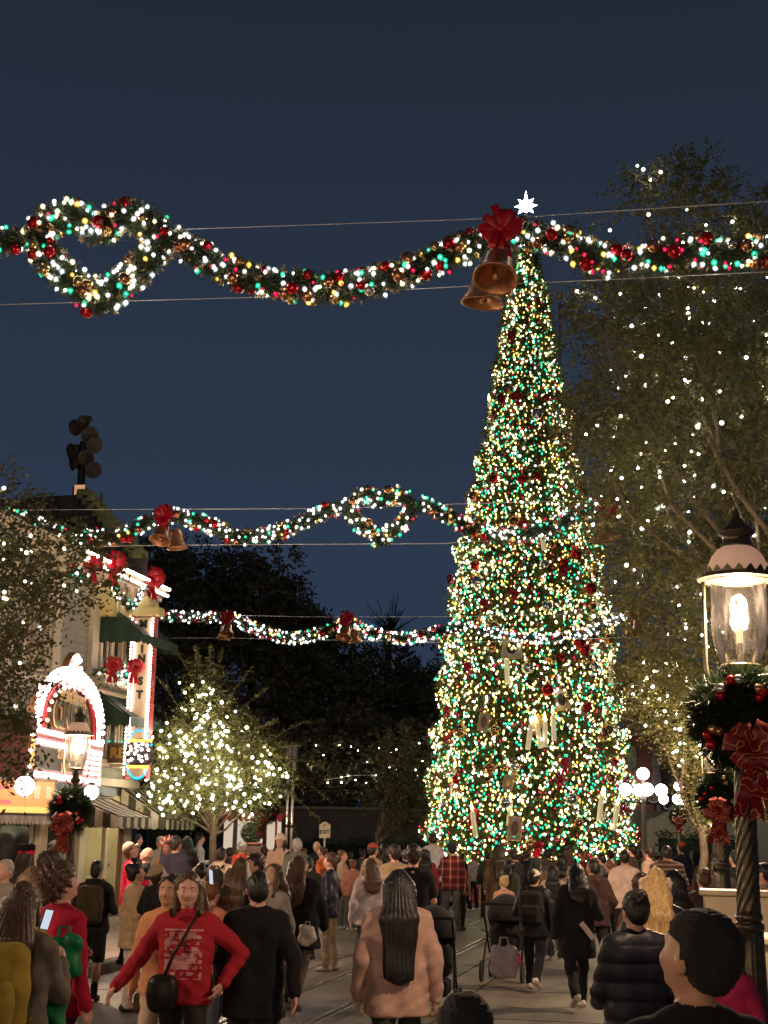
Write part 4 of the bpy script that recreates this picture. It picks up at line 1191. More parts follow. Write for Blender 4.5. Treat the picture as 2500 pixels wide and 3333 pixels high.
garland_thing('garland', gpath([(372, 1112), (440, 1130), (520, 1160), (600, 1150), (670, 1120), (735, 1092)], Y2G), 0.19, 'middle garland between a bell and the smaller heart wreath', 'garland', 250, 130, 14, W2, 0.95, GG, bb_s=0.85)
garland_thing('garland', gpath([(905, 1088), (960, 1110), (1030, 1150), (1100, 1160), (1180, 1140), (1250, 1108), (1305, 1090)], Y2G), 0.19, 'middle garland from the smaller heart wreath across the giant tree', 'garland', 250, 120, 16, (0.42, 0.15, 0.2, 0.15, 0.08), 0.95, GG, bb_s=0.85)
garland_thing('garland', gpath([(330, 1328), (400, 1332), (470, 1332), (492, 1330)], Y3G), 0.2, 'faint far garland from the blade sign to a bell', 'garland', 160, 60, 6, W2, 1.1, GG)
garland_thing('garland', gpath([(500, 1335), (560, 1362), (630, 1378), (700, 1365), (745, 1342)], Y3G), 0.21, 'far white garland sagging between two small bells', 'garland', 180, 130, 8, W2, 1.2, GG)
garland_thing('garland', gpath([(755, 1345), (810, 1370), (880, 1378), (950, 1365), (1000, 1350)], Y3G), 0.21, 'far white garland between a small bell and the giant tree', 'garland', 180, 130, 8, W2, 1.2, GG)
garland_thing('garland', gpath([(1010, 1352), (1100, 1372), (1190, 1378), (1280, 1362), (1330, 1340), (1375, 1322)], Y3G), 0.17, 'far white garland passing in front of the giant tree', 'garland', 110, 210, 6, W2, 1.2, GG)

# heart-shaped wreaths hung in the garlands
def heart_path(cx, cy, sx, sy, Y, n=44):
    out = []
    for i in range(n+1):
        t = 2*math.pi*i/n
        x = math.sin(t)**3; y = (13*math.cos(t)-5*math.cos(2*t)-2*math.cos(3*t)-math.cos(4*t))/16.5
        out.append(PY(*dq(cx+x*sx, cy-y*sy), Y))
    return out
hw = garland_thing('heart_wreath', heart_path(213, 548, 128, 112, Y1G-0.1), 0.265, 'large heart-shaped wreath of coloured bulbs in the thick garland', 'wreath', 330, 190, 22, (0.44, 0.2, 0.17, 0.1, 0.09), 1.12, 'heart wreaths in the street garlands')
def lobes(e_, cx, cy, rx, Y, rad, nb):
    pass
garland_thing('heart_wreath', heart_path(823, 1112, 66, 60, Y2G-0.1), 0.19, 'smaller heart-shaped wreath of bulbs in the middle garland', 'wreath', 280, 120, 8, (0.46, 0.2, 0.2, 0.06, 0.08), 0.98, 'heart wreaths in the street garlands')
# bells
def bell_at(x, y, Y, s, label, seed=0, tilt=(0, 0)):
    bell_decoration(PY(*dq(x, y), Y), s, label, tilt, seed)
bell_at(1083, 520, Y1G-0.35, 0.56, 'large copper bells under a red bow beside the tree star', 1, (0.12, -0.1))
bell_at(358, 1122, Y2G-0.3, 0.41, 'copper bells with red bow on the middle garland, nearer the cinema', 2, (0.1, 0.35))
bell_at(1315, 1108, Y2G-0.3, 0.40, 'copper bells with red bow beside the street tree, middle garland', 3)
bell_at(494, 1338, Y3G-0.3, 0.42, 'small copper bells with red bow on the far garland nearer the blade sign', 4)
bell_at(749, 1342, Y3G-0.3, 0.44, 'small copper bells with red bow on the far garland over the dark trees', 5, (0.1, 0.3))
bell_at(1378, 1328, Y3G-0.3, 0.44, 'small copper bells with red bow on the far garland against the street tree', 6)
# support wires
M_wire = pm('pale_wire', (0.6, 0.55, 0.5), 0.4, 0.3, var=0)
for Y, pts, lab in ((Y1G+0.15, [(-80, 500), (400, 495), (1000, 474), (1140, 468), (1700, 432)], 'upper steel wire over the thick garland'), (Y1G+0.2, [(-80, 660), (0, 658), (590, 641), (1050, 616), (1400, 600), (1700, 585)], 'lower steel wire under the thick garland'),
                    (Y2G+0.15, [(-80, 1103), (100, 1101), (730, 1098), (1000, 1088), (1400, 1078)], 'upper steel wire over the middle garland'), (Y2G+0.2, [(100, 1182), (380, 1177), (960, 1174), (1000, 1170), (1420, 1160)], 'lower steel wire under the middle garland'),
                    (Y3G+0.15, [(330, 1325), (660, 1332), (960, 1332), (1420, 1322)], 'upper steel wire over the far garland'), (Y3G+0.2, [(330, 1378), (500, 1378), (980, 1388), (1420, 1375)], 'lower steel wire under the far garland')):
    p3 = [PY(*dq(x, y), Y) for x, y in pts]
    b = MB(); b.tube(p3, 0.006 if Y == Y1G+0.15 or Y == Y1G+0.2 else 0.008, 5)
    o = b.build('support_wire', M_wire, origin=p3[0]); tag(o, lab, 'wire', 'garland support wires')

# garland swags on the cinema front
def swag(pts, X, rad, label, nb=40):
    p3 = [PX(*q, X) for q in pts]
    out = []
    for i in range(len(p3)-1):
        for j in range(5): out.append(p3[i].lerp(p3[i+1], j/5))
    out.append(p3[-1])
    return garland_thing('swag', out, rad, label, 'garland', 240, nb, 4, (0.5, 0.15, 0.25, 0.05, 0.05), 1.1, 'lit swags on the cinema front')
swag([(362, 1840), (370, 1880), (385, 1930), (415, 1975), (440, 1960), (470, 1900), (495, 1880)], XF+0.45, 0.15, 'lit swag looping under the yellow cinema frieze', 60)
swag([(225, 1820), (240, 1850), (270, 1880), (300, 1840)], XF+0.4, 0.13, 'lit swag under the pink bulb cornice beside the street tree', 26)
for (px, py, s, lab) in ((372, 1835, 0.3, 'red bow on the lit swag under the frieze'), (497, 1880, 0.3, 'red bow at the cornice corner above the blade sign'), (305, 1838, 0.22, 'red bow between the cinema swags')):
    q = PX(px, py, XF+0.62)
    e_ = empty('red_bow', q, label=lab, cat='bow', group='red bows on the cinema front')
    bow('loops', q, s, (0.6, -1, 0), e_, M_redrib, 2, 1.6, 8, int(px))
# lit window box with red bows
q0_, q1_ = PX(318, 2200, XF+0.3), PX(425, 2205, XF+0.3)
wb = empty('window_box', q0_.lerp(q1_, 0.5), label='lit evergreen window box with red bows between the green awnings', cat='window box')
MB().box(q0_.lerp(q1_, 0.5)-Vector((0.0, 0, 0.12)), (0.3, (q1_-q0_).length, 0.2), bev=0.02).build('box', M_cream, wb)
pos = np.array(q0_)[None]*0+np.stack([np.array(q0_)+(np.array(q1_)-np.array(q0_))*t for t in rng.uniform(0, 1, 260)])+rng.normal(0, 0.09, (260, 3))
v, f = tufts(pos, np.tile(np.array([[0.5, -0.3, 0.5]]), (260, 1)), 7, 0.17, 0.012, 0.8)
link('greenery', np_mesh('greenery', v, f, [M_needle], off=tuple(wloc(wb))), wb)
for k in range(34):
    p = q0_.lerp(q1_, rng.uniform(0, 1))+Vector((rng.uniform(0, .28), rng.uniform(-.1, .1), rng.uniform(-.15, .3)))
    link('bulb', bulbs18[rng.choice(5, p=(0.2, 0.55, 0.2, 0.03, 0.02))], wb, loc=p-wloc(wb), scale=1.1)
for t in (0.1, 0.75):
    bow('bow', q0_.lerp(q1_, t)+Vector((0.3, -0.1, 0.22)), 0.24, (0.6, -1, 0), wb, M_redrib, 2, 1.5, 8, int(t*10))

# ------------------------------------------------------------------ lamp wreaths
def lamp_wreath(p, z, s, label, seed, bowdx=0.0):
    e_ = empty('lamp_wreath', (p[0], p[1], z), label=label, cat='wreath', group='evergreen wreaths on the gas lamps')
    path = [(0.2*s*math.cos(a), -0.10*s, 0.2*s*math.sin(a)) for a in [2*math.pi*i/24 for i in range(25)]]
    c, d, rr, tan = ring_foliage(path, 0.1*s, int(900), 0, 0)
    v, f = tufts(c+d*rr, d+tan*rng.normal(0, .5, (len(d), 1)), 8, 0.12*s, 0.006*s, 0.5)
    link('boughs', np_mesh('boughs', v, f, [M_needle2]), e_)
    MB().tube([Vector(q) for q in path], 0.07*s, 8).build('core', pm('garland_core', (0.012, 0.02, 0.01), 0.9), e_, world=False)
    for k in range(16):
        a = rng.uniform(0, 2*math.pi)
        r_ = rng.uniform(0.15, 0.27)*s
        link('bauble', bauble_me[rng.choice(4, p=(0.5, 0.2, 0.2, 0.1))], e_, loc=(r_*math.cos(a), -0.22*s, r_*math.sin(a)), scale=0.42*s)
    bc_ = Vector((p[0]+bowdx*s, p[1]-0.30*s, z-0.2*s))
    bow('bow', bc_, 0.2*s, (0.0, -1, 0.1), e_, M_ribbon, 3, 2.0, 10, seed)
    return e_
zw = P(2406, 2345, 8.7).z
lamp_wreath((LP_R.x, LP_R.y), zw, 0.95, 'dark evergreen wreath with large scrolled red bow on the tall lamp', 11, 0.05)
lamp_wreath((0.29, 19.0), 2.5, 0.95, 'evergreen wreath and red bow on the second kerb lamp', 12, -0.05)
lamp_wreath(LP_L, 2.18, 0.95, 'dark wreath and red bow on the lamp before the marquee', 13)
lamp_wreath((pc.x, pc.y), 2.5, 1.3, 'wreath and shiny red bow on the distant lamp by the popcorn stand', 14)
q = P(2209, 2655, 46)
lamp_wreath((q.x, q.y), q.z, 0.9, 'small wreath and bow on the globe lamp above the hedge', 15)

# ------------------------------------------------------------------ broadleaf trees
def sprays(base, dirs, K, length, leaf_l, leaf_w, droop=0.25):
    """leafy twigs: K leaves set alternately along each twig -> verts, quads"""
    S = len(base)
    d = unit(dirs)
    side = unit(np.cross(d, rng.normal(0, 1, (S, 3))+np.array([0, 0, 1.5])))
    t = np.linspace(0.08, 1.0, K)[None, :, None]
    L = (length*rng.uniform(0.6, 1.3, (S, 1)))[:, :, None]
    p = base[:, None, :]+d[:, None, :]*(t*L)+np.array([0, 0, -1])*(droop*L*t*t)
    sg = np.where(np.arange(K) % 2 == 0, 1.0, -1.0)[None, :, None]
    ld = unit(side[:, None, :]*sg+d[:, None, :]*0.6+rng.normal(0, 0.35, (S, K, 3)))
    lw = unit(np.cross(ld, rng.normal(0, 1, (S, K, 3))))
    ll = leaf_l*rng.uniform(0.7, 1.25, (S, K, 1)); lwid = leaf_w*rng.uniform(0.7, 1.2, (S, K, 1))
    v = np.stack([p, p+ld*ll*0.5+lw*lwid, p+ld*ll, p+ld*ll*0.5-lw*lwid], 2).reshape(-1, 3)
    f = np.arange(len(v)).reshape(-1, 4)
    return v, f
def clump_points(clumps, n):
    """clumps: (x,y,z,r) rows -> n points in them with outward directions"""
    clumps = np.asarray(clumps, float); w = clumps[:, 3]**2.2; i = rng.choice(len(clumps), n, p=w/w.sum())
    d = unit(rng.normal(0, 1, (n, 3)))
    r = clumps[i, 3:4]*rng.uniform(0.15, 1, (n, 1))**0.5
    return clumps[i, :3]+d*r, d
def crown_clumps(c, rad, n, rmin, rmax, shell=0.55):
    d = unit(rng.normal(0, 1, (n, 3))); r = rng.uniform(shell, 1, (n, 1))**0.6
    return np.concatenate([np.asarray(c)+d*r*np.asarray(rad), rng.uniform(rmin, rmax, (n, 1))], 1)
def limb(b, p0, p1, r0, r1, rd, wob=0.08, n=7):
    pts = [Vector(p0).lerp(Vector(p1), i/n)+Vector((rd.uniform(-1, 1), rd.uniform(-1, 1), rd.uniform(-.5, .5)))*wob*math.sin(math.pi*i/n)*(Vector(p1)-Vector(p0)).length*0.4 for i in range(n+1)]
    b.tube(pts, [r0+(r1-r0)*i/n for i in range(n+1)], 7)
def broadleaf(name, base, trunk_top, clumps, nspray, K, slen, ll, lw, leafm, barkm, r0, label, nb=0, bulb_me_=None, bulb_s=1.0, lights='string_light', seed=0, upward=0.25, group=None, cat='tree'):
    rd = random.Random(seed)
    e_ = empty(name, base, label=label, cat=cat, group=group)
    b = MB(); tt = Vector(trunk_top); limb(b, base, tt, r0, r0*0.62, rd, 0.05)
    for k in range(min(len(clumps), 26)):
        c = Vector(clumps[k][:3]); a = Vector(base).lerp(tt, rd.uniform(0.75, 1.0))
        limb(b, a, c, r0*0.34, r0*0.06, rd, 0.14)
    b.build('trunk', barkm, e_, smooth=True)
    p, d = clump_points(clumps, nspray)
    d = unit(d+np.array([0, 0, upward])+rng.normal(0, 0.35, d.shape))
    v, f = sprays(p, d, K, slen, ll, lw)
    o = link('crown', np_mesh('crown', v, f, [leafm], off=tuple(base)), e_)
    if nb:
        p, d = clump_points(clumps, nb)
        p = p+d*0.10; p[:, 1] -= rng.uniform(0, 0.7, nb)
        for k in range(nb):
            link(lights, bulb_me_[k % len(bulb_me_)], e_, loc=Vector(p[k])-Vector(base), scale=bulb_s*rng.uniform(0.7, 1.3))
    return e_
def string_light(nm, col, s, r):
    b = MB(); b.ball((0, 0, 0), r, 10, 7, mi=0); b.ball((0, 0, 0), r*0.55, 6, 4, mi=1)  # outer ball: bulb glass glowing as a painted halo; inner ball: the light
    return b.mesh('string_light', [halo_glass('glass_'+nm, col, s*0.018, 0.35), glow(nm, col, s)], True)
sl_w = string_light('string_white', (1.0, 0.97, 0.88), 75, 0.036)
sl_y = string_light('string_warm', (1.0, 0.9, 0.55), 65, 0.036)

# tall street tree on the right pavement: fills the right edge up into the sky
tb = (2.1, 25.0, 0.13)
def dclump(lst, d): return [tuple(P(x*1.507, y*1.507, dd))+(r,) for x, y, dd, r in [(q[0], q[1], q[2] if len(q) > 3 else d, q[-1]) for q in lst]]
cl = dclump([(1560, 430, .5), (1500, 450, .6), (1440, 480, .55), (1380, 470, .35), (1600, 470, .5), (1340, 545, .45), (1290, 560, .3), (1420, 560, .75), (1520, 560, .8), (1620, 560, .7),
             (1650, 480, .45), (1690, 520, .8), (1310, 700, .5), (1290, 720, .4), (1370, 680, .8), (1460, 680, .9), (1560, 690, .9), (1650, 700, .9), (1260, 740, .35), (1280, 850, .6), (1360, 830, .9), (1450, 820, 1.0), (1560, 830, 1.0), (1660, 840, .9),
             (1260, 930, .5), (1320, 960, .8), (1420, 960, 1.0), (1520, 960, 1.0), (1640, 980, 1.0), (1300, 1060, .6), (1380, 1080, .9), (1480, 1090, 1.0), (1600, 1100, .95), (1680, 1080, .8),
             (1360, 1180, .6), (1410, 1200, .8), (1500, 1210, .9), (1620, 1220, .8), (1300, 1300, .3), (1390, 1290, .4), (1450, 1320, .8), (1540, 1330, .85), (1640, 1340, .7),
             (1400, 1420, .55), (1480, 1440, .7), (1570, 1450, .7), (1660, 1450, .6), (1700, 1250, .8), (1700, 950, .8)], 24.5)
cl = [(x, y+random.uniform(-1.3, 1.6), z, r) for x, y, z, r in cl]
broadleaf('street_tree', tb, (2.0, 25.0, 3.6), cl, 10500, 11, 0.42, 0.085, 0.022, M_leafA, M_bark, 0.2, 'tall leafy street tree strung with white lights behind the kerb lamps', 210, [sl_w, sl_w, sl_y], 0.9, seed=3)
cl = dclump([(1430, 1470, .45), (1395, 1510, .3), (1440, 1550, .36), (1480, 1560, .45), (1505, 1640, .32), (1480, 1605, .28), (1515, 1700, .28), (1535, 1745, .28), (1530, 1580, .5), (1600, 1560, .5), (1640, 1620, .5), (1650, 1700, .4), (1590, 1720, .35), (1375, 1455, .3)], 29.5)
tb2 = P(1520*1.507, 2840, 29.5); 
broadleaf('street_tree', (tb2.x, tb2.y, 0.13), (tb2.x, tb2.y, 2.2), cl, 4200, 10, 0.38, 0.085, 0.022, M_leafA, M_bark, 0.12, 'lower leafy tree with white lights around the third kerb lamp', 150, [sl_w, sl_y], 0.95, seed=4)
# tree at the left edge: sparse dark leaves hanging before the cinema
tl = (-10.3, 14.6, 0.13)
cl = dclump([(-40, 1120, .6), (40, 1150, .45), (100, 1200, .42), (20, 1230, .5), (150, 1230, .35), (-60, 1250, .7), (40, 1290, .42), (130, 1290, .3), (190, 1240, .25), (-20, 1350, .6), (5, 1390, .4), (10, 1450, .5), (-60, 1500, .6), (-10, 1500, .35), (-15, 1560, .42), (40, 1570, .14), (-40, 1620, .5), (10, 1640, .3), (215, 1270, .2)], 16.8)
broadleaf('corner_tree', tl, (-10.2, 14.6, 2.6), cl, 1250, 10, 0.34, 0.07, 0.02, leafmat('corner_tree_leaf', (0.035, 0.04, 0.012), (0.07, 0.065, 0.02), 0.45, 0.25), M_barkd, 0.11, 'sparse tree with dark leaves in front of the cinema wall', 60, [sl_w, sl_y], 0.58, seed=5)
# drooping twigs in front of the marquee
# small lit tree in the square
tb3 = G(687, 2850) if False else P(687, 2850, 32)
cl = dclump([(440, 1440, .14), (430, 1480, .2), (455, 1520, .3), (420, 1560, .35), (480, 1560, .35), (380, 1600, .3), (450, 1610, .45), (520, 1590, .4), (400, 1650, .45), (470, 1660, .5), (540, 1650, .42), (580, 1640, .3), (370, 1690, .35), (430, 1710, .45), (500, 1710, .42), (560, 1700, .35), (390, 1735, .25), (610, 1690, .22), (340, 1640, .22), (350, 1720, .25), (540, 1740, .22), (465, 1470, .15)], 32)
st = broadleaf('small_lit_tree', (tb3.x, tb3.y, 0.0), (tb3.x, tb3.y, P(687, 2640, 32).z), cl, 4300, 10, 0.34, 0.075, 0.02, M_leafB, M_bark, 0.105, 'small feathery tree dense with white lights, pale forked trunk', 280, [sl_w, sl_y, sl_y], 1.05, seed=6, upward=0.55)
# long whip branches sticking out of it
wh = []
for (x0, y0, x1, y1) in ((430, 1500, 385, 1415), (440, 1480, 420, 1395), (450, 1480, 455, 1398), (460, 1500, 480, 1405), (400, 1560, 345, 1470), (390, 1600, 320, 1510), (480, 1540, 545, 1440), (500, 1560, 575, 1490), (560, 1620, 660, 1560), (600, 1640, 710, 1665), (600, 1660, 700, 1720), (560, 1680, 640, 1800), (580, 1690, 690, 1770), (380, 1640, 325, 1600), (520, 1600, 600, 1560), (540, 1640, 650, 1610)):
    wh.append([P(x0*1.507, y0*1.507, 32+random.uniform(-.5, .5)), P(x1*1.507, y1*1.507, 32+random.uniform(-.6, .6))])
b = MB(); lv = []; lf = []
for a, c in wh:
    m_ = (a+c)/2+Vector((0, 0, 0.1)); b.tube([a, m_, c], [0.012, 0.008, 0.004], 5)
    n = 22; p = np.array([tuple(a.lerp(c, i/n)+Vector((0, 0, 0.1*math.sin(math.pi*i/n)*2*0.5))) for i in range(n)])
    v, f = sprays(p, np.tile(np.array(c-a)[None], (n, 1))+rng.normal(0, 0.3, (n, 3)), 4, 0.1, 0.075, 0.022, 0.1)
    lf.append((v, f, 0))
v, f, m = merge(lf)
b.build('whip_twigs', M_bark, st); link('whip_leaves', np_mesh('whip_leaves', v, f, [M_leafB], off=tuple(wloc(st))), st)
# young tree before the wall, dim
cl = dclump([(850, 1660, .5), (880, 1700, .6), (830, 1720, .5), (900, 1740, .5), (860, 1770, .5), (840, 1620, .3), (890, 1640, .3), (920, 1700, .35), (870, 1590, .25)], 54)
q = P(1240, 2840, 54)
broadleaf('young_tree', (q.x, q.y, 0), (q.x-0.2, q.y, 1.9), cl, 1100, 9, 0.4, 0.1, 0.028, M_leafD, M_bark, 0.1, 'thin young tree with sparse leaves before the stone wall', seed=8)

# dark wood behind the square: one tree each
far = [((330, 1330), (120, 150), 78), ((430, 1310), (130, 140), 84), ((545, 1330), (110, 130), 80), ((630, 1400), (90, 110), 82), ((420, 1500), (160, 180), 74), ((560, 1540), (150, 190), 76), ((700, 1520), (140, 150), 78), ((800, 1540), (130, 165), 80), ((900, 1560), (120, 170), 79), ((1000, 1540), (120, 150), 84), ((1090, 1500), (130, 150), 90), ((740, 1650), (150, 90), 72), ((880, 1660), (140, 80), 72), ((600, 1670), (120, 90), 71)]
labs = ['rounded dark tree rising highest behind the blade sign', 'tall dark tree crowning the wood left of the gap', 'dark tree sloping down towards the open sky', 'low shoulder tree where the dark wood falls away', 'broad dark tree behind the small lit tree', 'dense dark tree above the popcorn stand', 'wide dark tree in the middle of the wood', 'dark tree under the far garland bell', 'dark tree beside the giant lit tree', 'dark tree partly hidden behind the giant lit tree', 'dark tree wholly in the shade of the giant lit tree', 'lower dark tree over the station railing', 'lower dark tree above the young tree', 'lower dark tree behind the steel poles']
for k, ((x, y), (rx, ry), d) in enumerate(far):
    c = P(x*1.507, y*1.507, d); ax = rx*1.507/F_PX*d; az = ry*1.507/F_PX*d
    cl = crown_clumps(tuple(c), (ax, 2.6, az), 30, ax*0.22, ax*0.42, 0.3)
    broadleaf('dark_tree', (c.x, c.y, 0), (c.x, c.y, max(1.5, c.z-az*0.5)), cl, 1250, 7, 0.75, 0.3, 0.085, M_leafD, M_barkd, 0.3, labs[k], seed=20+k, group='dark trees behind the square')
# bare far treetop
q = P(840*1.507, 1330*1.507, 95)
bt = empty('bare_tree', (q.x, q.y, 0), label='bare twiggy treetop against the sky beyond the wood', cat='tree')
b = MB(); rd = random.Random(4)
b.tube([(q.x, q.y, 0), (q.x, q.y, q.z-1)], [0.3, 0.2], 7)
for k in range(60):
    a = rd.uniform(0, 6.28); L = rd.uniform(1.0, 2.6); el = rd.uniform(0.3, 1.5)
    p0 = Vector((q.x, q.y, q.z-1.2+rd.uniform(-1, .3))); p1 = p0+Vector((math.cos(a)*math.cos(el), math.sin(a)*math.cos(el), math.sin(el)))*L
    limb(b, p0, p1, 0.05, 0.015, rd, 0.15, 4)
b.build('branches', M_barkd, bt)
# a few far string lights in the wood
ls = P(800*1.507, 1670*1.507, 69.5)
e_ = empty('light_string', ls, label='tiny scattered lights strung low across the dark wood', cat='string lights')
for k in range(40):
    x, y = random.choice(((random.uniform(690, 950), random.uniform(1672, 1692)), (random.uniform(660, 950), random.uniform(1600, 1665))))
    link('bulb', sl_y if k % 3 else sl_w, e_, loc=P(x*1.507, y*1.507, 69.5)-ls, scale=random.uniform(0.7, 1.5))
wv = [P(x*1.507, (1680+6*math.sin(x*0.03))*1.507, 69.6) for x in range(690, 951, 20)]
MB().tube(wv, 0.012, 5).build('cord', M_wire, e_)

# hedges
def hedge(px0, px1, py, d, h, label, mat=M_hedge, depth=1.0):
    a, c = P(px0, py, d), P(px1, py, d)
    mid = (a+c)/2; e_ = empty('hedge', (mid.x, mid.y, 0), label=label, cat='hedge')
    n = int(abs(c.x-a.x)*h*150)
    p = np.stack([rng.uniform(a.x, c.x, n), mid.y+rng.uniform(-depth/2, depth/2, n), rng.uniform(0.05, h, n)], 1)
    p[:, 2] += 0.06*np.sin(p[:, 0]*3.1)
    v, f = sprays(p, rng.normal(0, 1, (n, 3))+np.array([0, -0.4, 0.6]), 6, 0.2, 0.09, 0.03, 0.1)
    o = link('foliage', np_mesh('foliage', v, f, [mat], off=(mid.x, mid.y, 0)), e_)
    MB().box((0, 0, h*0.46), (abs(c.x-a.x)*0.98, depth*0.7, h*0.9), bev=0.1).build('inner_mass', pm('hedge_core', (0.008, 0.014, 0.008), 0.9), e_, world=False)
hedge(900, 1490, 2780, 62, PY(1100, 2735, 62).z, 'long dark clipped hedge below the station wall')
hedge(2140, 2420, 2740, 50, P(2250, 2712, 50).z, 'green clipped hedge before the pale stone wall')
hedge(480, 720, 2740, 58, 2.3, 'dark hedge behind the small lit tree')
# topiary foliage
n = 900; d = unit(rng.normal(0, 1, (n, 3))); rt = 0.26*46/44
v, f = sprays(d*rt*0.85, d, 5, 0.09, 0.05, 0.02, 0)
link('foliage', np_mesh('foliage', v, f, [M_hedge]), tp, loc=(0, 0, TOPI[2]))
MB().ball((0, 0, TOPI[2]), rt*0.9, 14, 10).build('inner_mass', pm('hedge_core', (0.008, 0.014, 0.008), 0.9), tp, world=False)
MB().lathe([(0.22, 0.0), (0.26, 0.5), (0.28, 0.55), (0.06, 0.56), (0.04, 0.6), (0.04, TOPI[2]-rt)], 12).build('planter', M_wood, tp, world=False, smooth=True)

# ================================================================== giant Christmas tree
DT = 46.0
prof_px = [(480, 6), (520, 12), (560, 20), (600, 32), (640, 44), (700, 50), (760, 60), (800, 66), (880, 76), (960, 92), (1040, 112), (1120, 128), (1200, 146), (1300, 158), (1400, 172), (1500, 180), (1600, 188), (1700, 200), (1760, 206), (1800, 203), (1840, 190), (1868, 160)]
base_t = P(1146*1.507, 2880, DT); top_t = P(1136*1.507, 462*1.507, DT)
TX, TY = base_t.x, base_t.y
zz = np.array([P(1142*1.507, y*1.507, DT).z for y, h in prof_px])[::-1]
rr_ = np.array([h*1.507*DT/F_PX*1.02 for y, h in prof_px])[::-1]
def RT(z): return np.interp(z, zz, rr_)
ZT0, ZT1 = float(zz[0]), float(zz[-1])
def axis_x(z): return TX+(top_t.x-TX)*(z/ZT1)
xt = empty('christmas_tree', (TX, TY, 0), label='giant conical Christmas tree covered in coloured lights and ornaments', cat='christmas tree')
# trunk / inner cone
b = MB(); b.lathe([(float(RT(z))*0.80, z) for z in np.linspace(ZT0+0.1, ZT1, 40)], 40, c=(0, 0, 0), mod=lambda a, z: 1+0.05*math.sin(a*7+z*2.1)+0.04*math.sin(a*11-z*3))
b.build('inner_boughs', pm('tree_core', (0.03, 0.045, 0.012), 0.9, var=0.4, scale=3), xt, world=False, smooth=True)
MB().lathe([(0.5, 0.0), (0.45, 0.6), (0.4, 1.2)], 14).build('trunk', M_barkd, xt, world=False)
def tree_pts(n, lo, hi, zpow=1.0, arc=None):
    """random points on the cone's skin: area-weighted height, angle, radius factor"""
    zs = np.linspace(ZT0, ZT1, 400); w = RT(zs)+0.02; w = w/w.sum()
    z = rng.choice(zs, n, p=w)+rng.uniform(-0.03, 0.03, n)
    th = rng.uniform(0, 2*math.pi, n) if arc is None else rng.uniform(arc[0], arc[1], n)
    tier = 1+0.06*np.sin(z*4.2+np.sin(th*3)*1.2)+0.04*np.sin(th*9+z*2)
    r = RT(z)*rng.uniform(lo, hi, n)*tier
    x = (top_t.x-TX)*(z/ZT1)+r*np.cos(th); y = r*np.sin(th)
    return np.stack([x, y, z], 1), np.stack([np.cos(th), np.sin(th), np.zeros(n)], 1)
p, d = tree_pts(20000, 0.76, 1.0)
v, f = tufts(p, d+np.array([0, 0, -0.15]), 6, 0.3, 0.028, 0.55, 0.1)
o = link('boughs', np_mesh('boughs', v, f, [leafmat('tree_needles', (0.085, 0.1, 0.02), (0.15, 0.15, 0.04), 0.45, 0.15)]), xt); 
# lights: the 300 that show largest are parts of their own, the rest one part per colour
camdir = math.atan2(-TY, -TX)
NB = 17500
p, d = tree_pts(NB, 0.93, 1.05, arc=(0, 2*math.pi))
ci = rng.choice(5, NB, p=(0.15, 0.33, 0.27, 0.14, 0.11))
facing = d[:, 0]*math.cos(camdir)+d[:, 1]*math.sin(camdir)
score = facing*1.0-p[:, 2]*0.04+rng.uniform(0, 0.5, NB)
big = np.argsort(-score)[:300]
T_B = [glow('tree_bulb_white', (1.0, 0.95, 0.85), 6.0), glow('tree_bulb_warm', (1.0, 0.74, 0.24), 3.4), glow('tree_bulb_green', (0.02, 0.66, 0.34), 1.2), glow('tree_bulb_red', (1.0, 0.03, 0.1), 0.75), glow('tree_bulb_amber', (1.0, 0.58, 0.06), 2.0)]
sz = (0.034, 0.034, 0.036, 0.026, 0.03)
tme = [MB().lathe([(0.0, -s*1.3), (s, 0.0), (s*0.6, s*0.8), (0, s)], 5).mesh('bulb', m, True) for m, s in zip(T_B, sz)]
for k in big: link('bulb', tme[ci[k]], xt, loc=p[k], rot=(rng.uniform(-.5, .5), rng.uniform(-.5, .5), 0), scale=rng.uniform(0.9, 1.25))
rest = np.setdiff1d(np.arange(NB), big)
octv = np.array([(1, 0, 0), (-.5, .87, 0), (-.5, -.87, 0), (0, 0, 1.1), (0, 0, -1.3)]); octf = np.array([(0, 1, 3), (1, 2, 3), (2, 0, 3), (1, 0, 4), (2, 1, 4), (0, 2, 4)])
for c in range(5):
    idx = rest[ci[rest] == c]
    s = sz[c]*rng.uniform(0.75, 1.25, (len(idx), 1, 1))
    a = rng.uniform(0, 6.28, (len(idx), 1)); ca, sa = np.cos(a), np.sin(a)
    ov = np.stack([octv[None, :, 0]*ca-octv[None, :, 1]*sa, octv[None, :, 0]*sa+octv[None, :, 1]*ca, np.repeat(octv[None, :, 2], len(idx), 0)], 2)
    v = (p[idx][:, None, :]+ov*s).reshape(-1, 3)
    f = (octf[None]+5*np.arange(len(idx))[:, None, None]).reshape(-1, 3)
    o = link('bulb_string', np_mesh('bulb_string', v, f, [T_B[c]]), xt); o['kind'] = 'stuff'
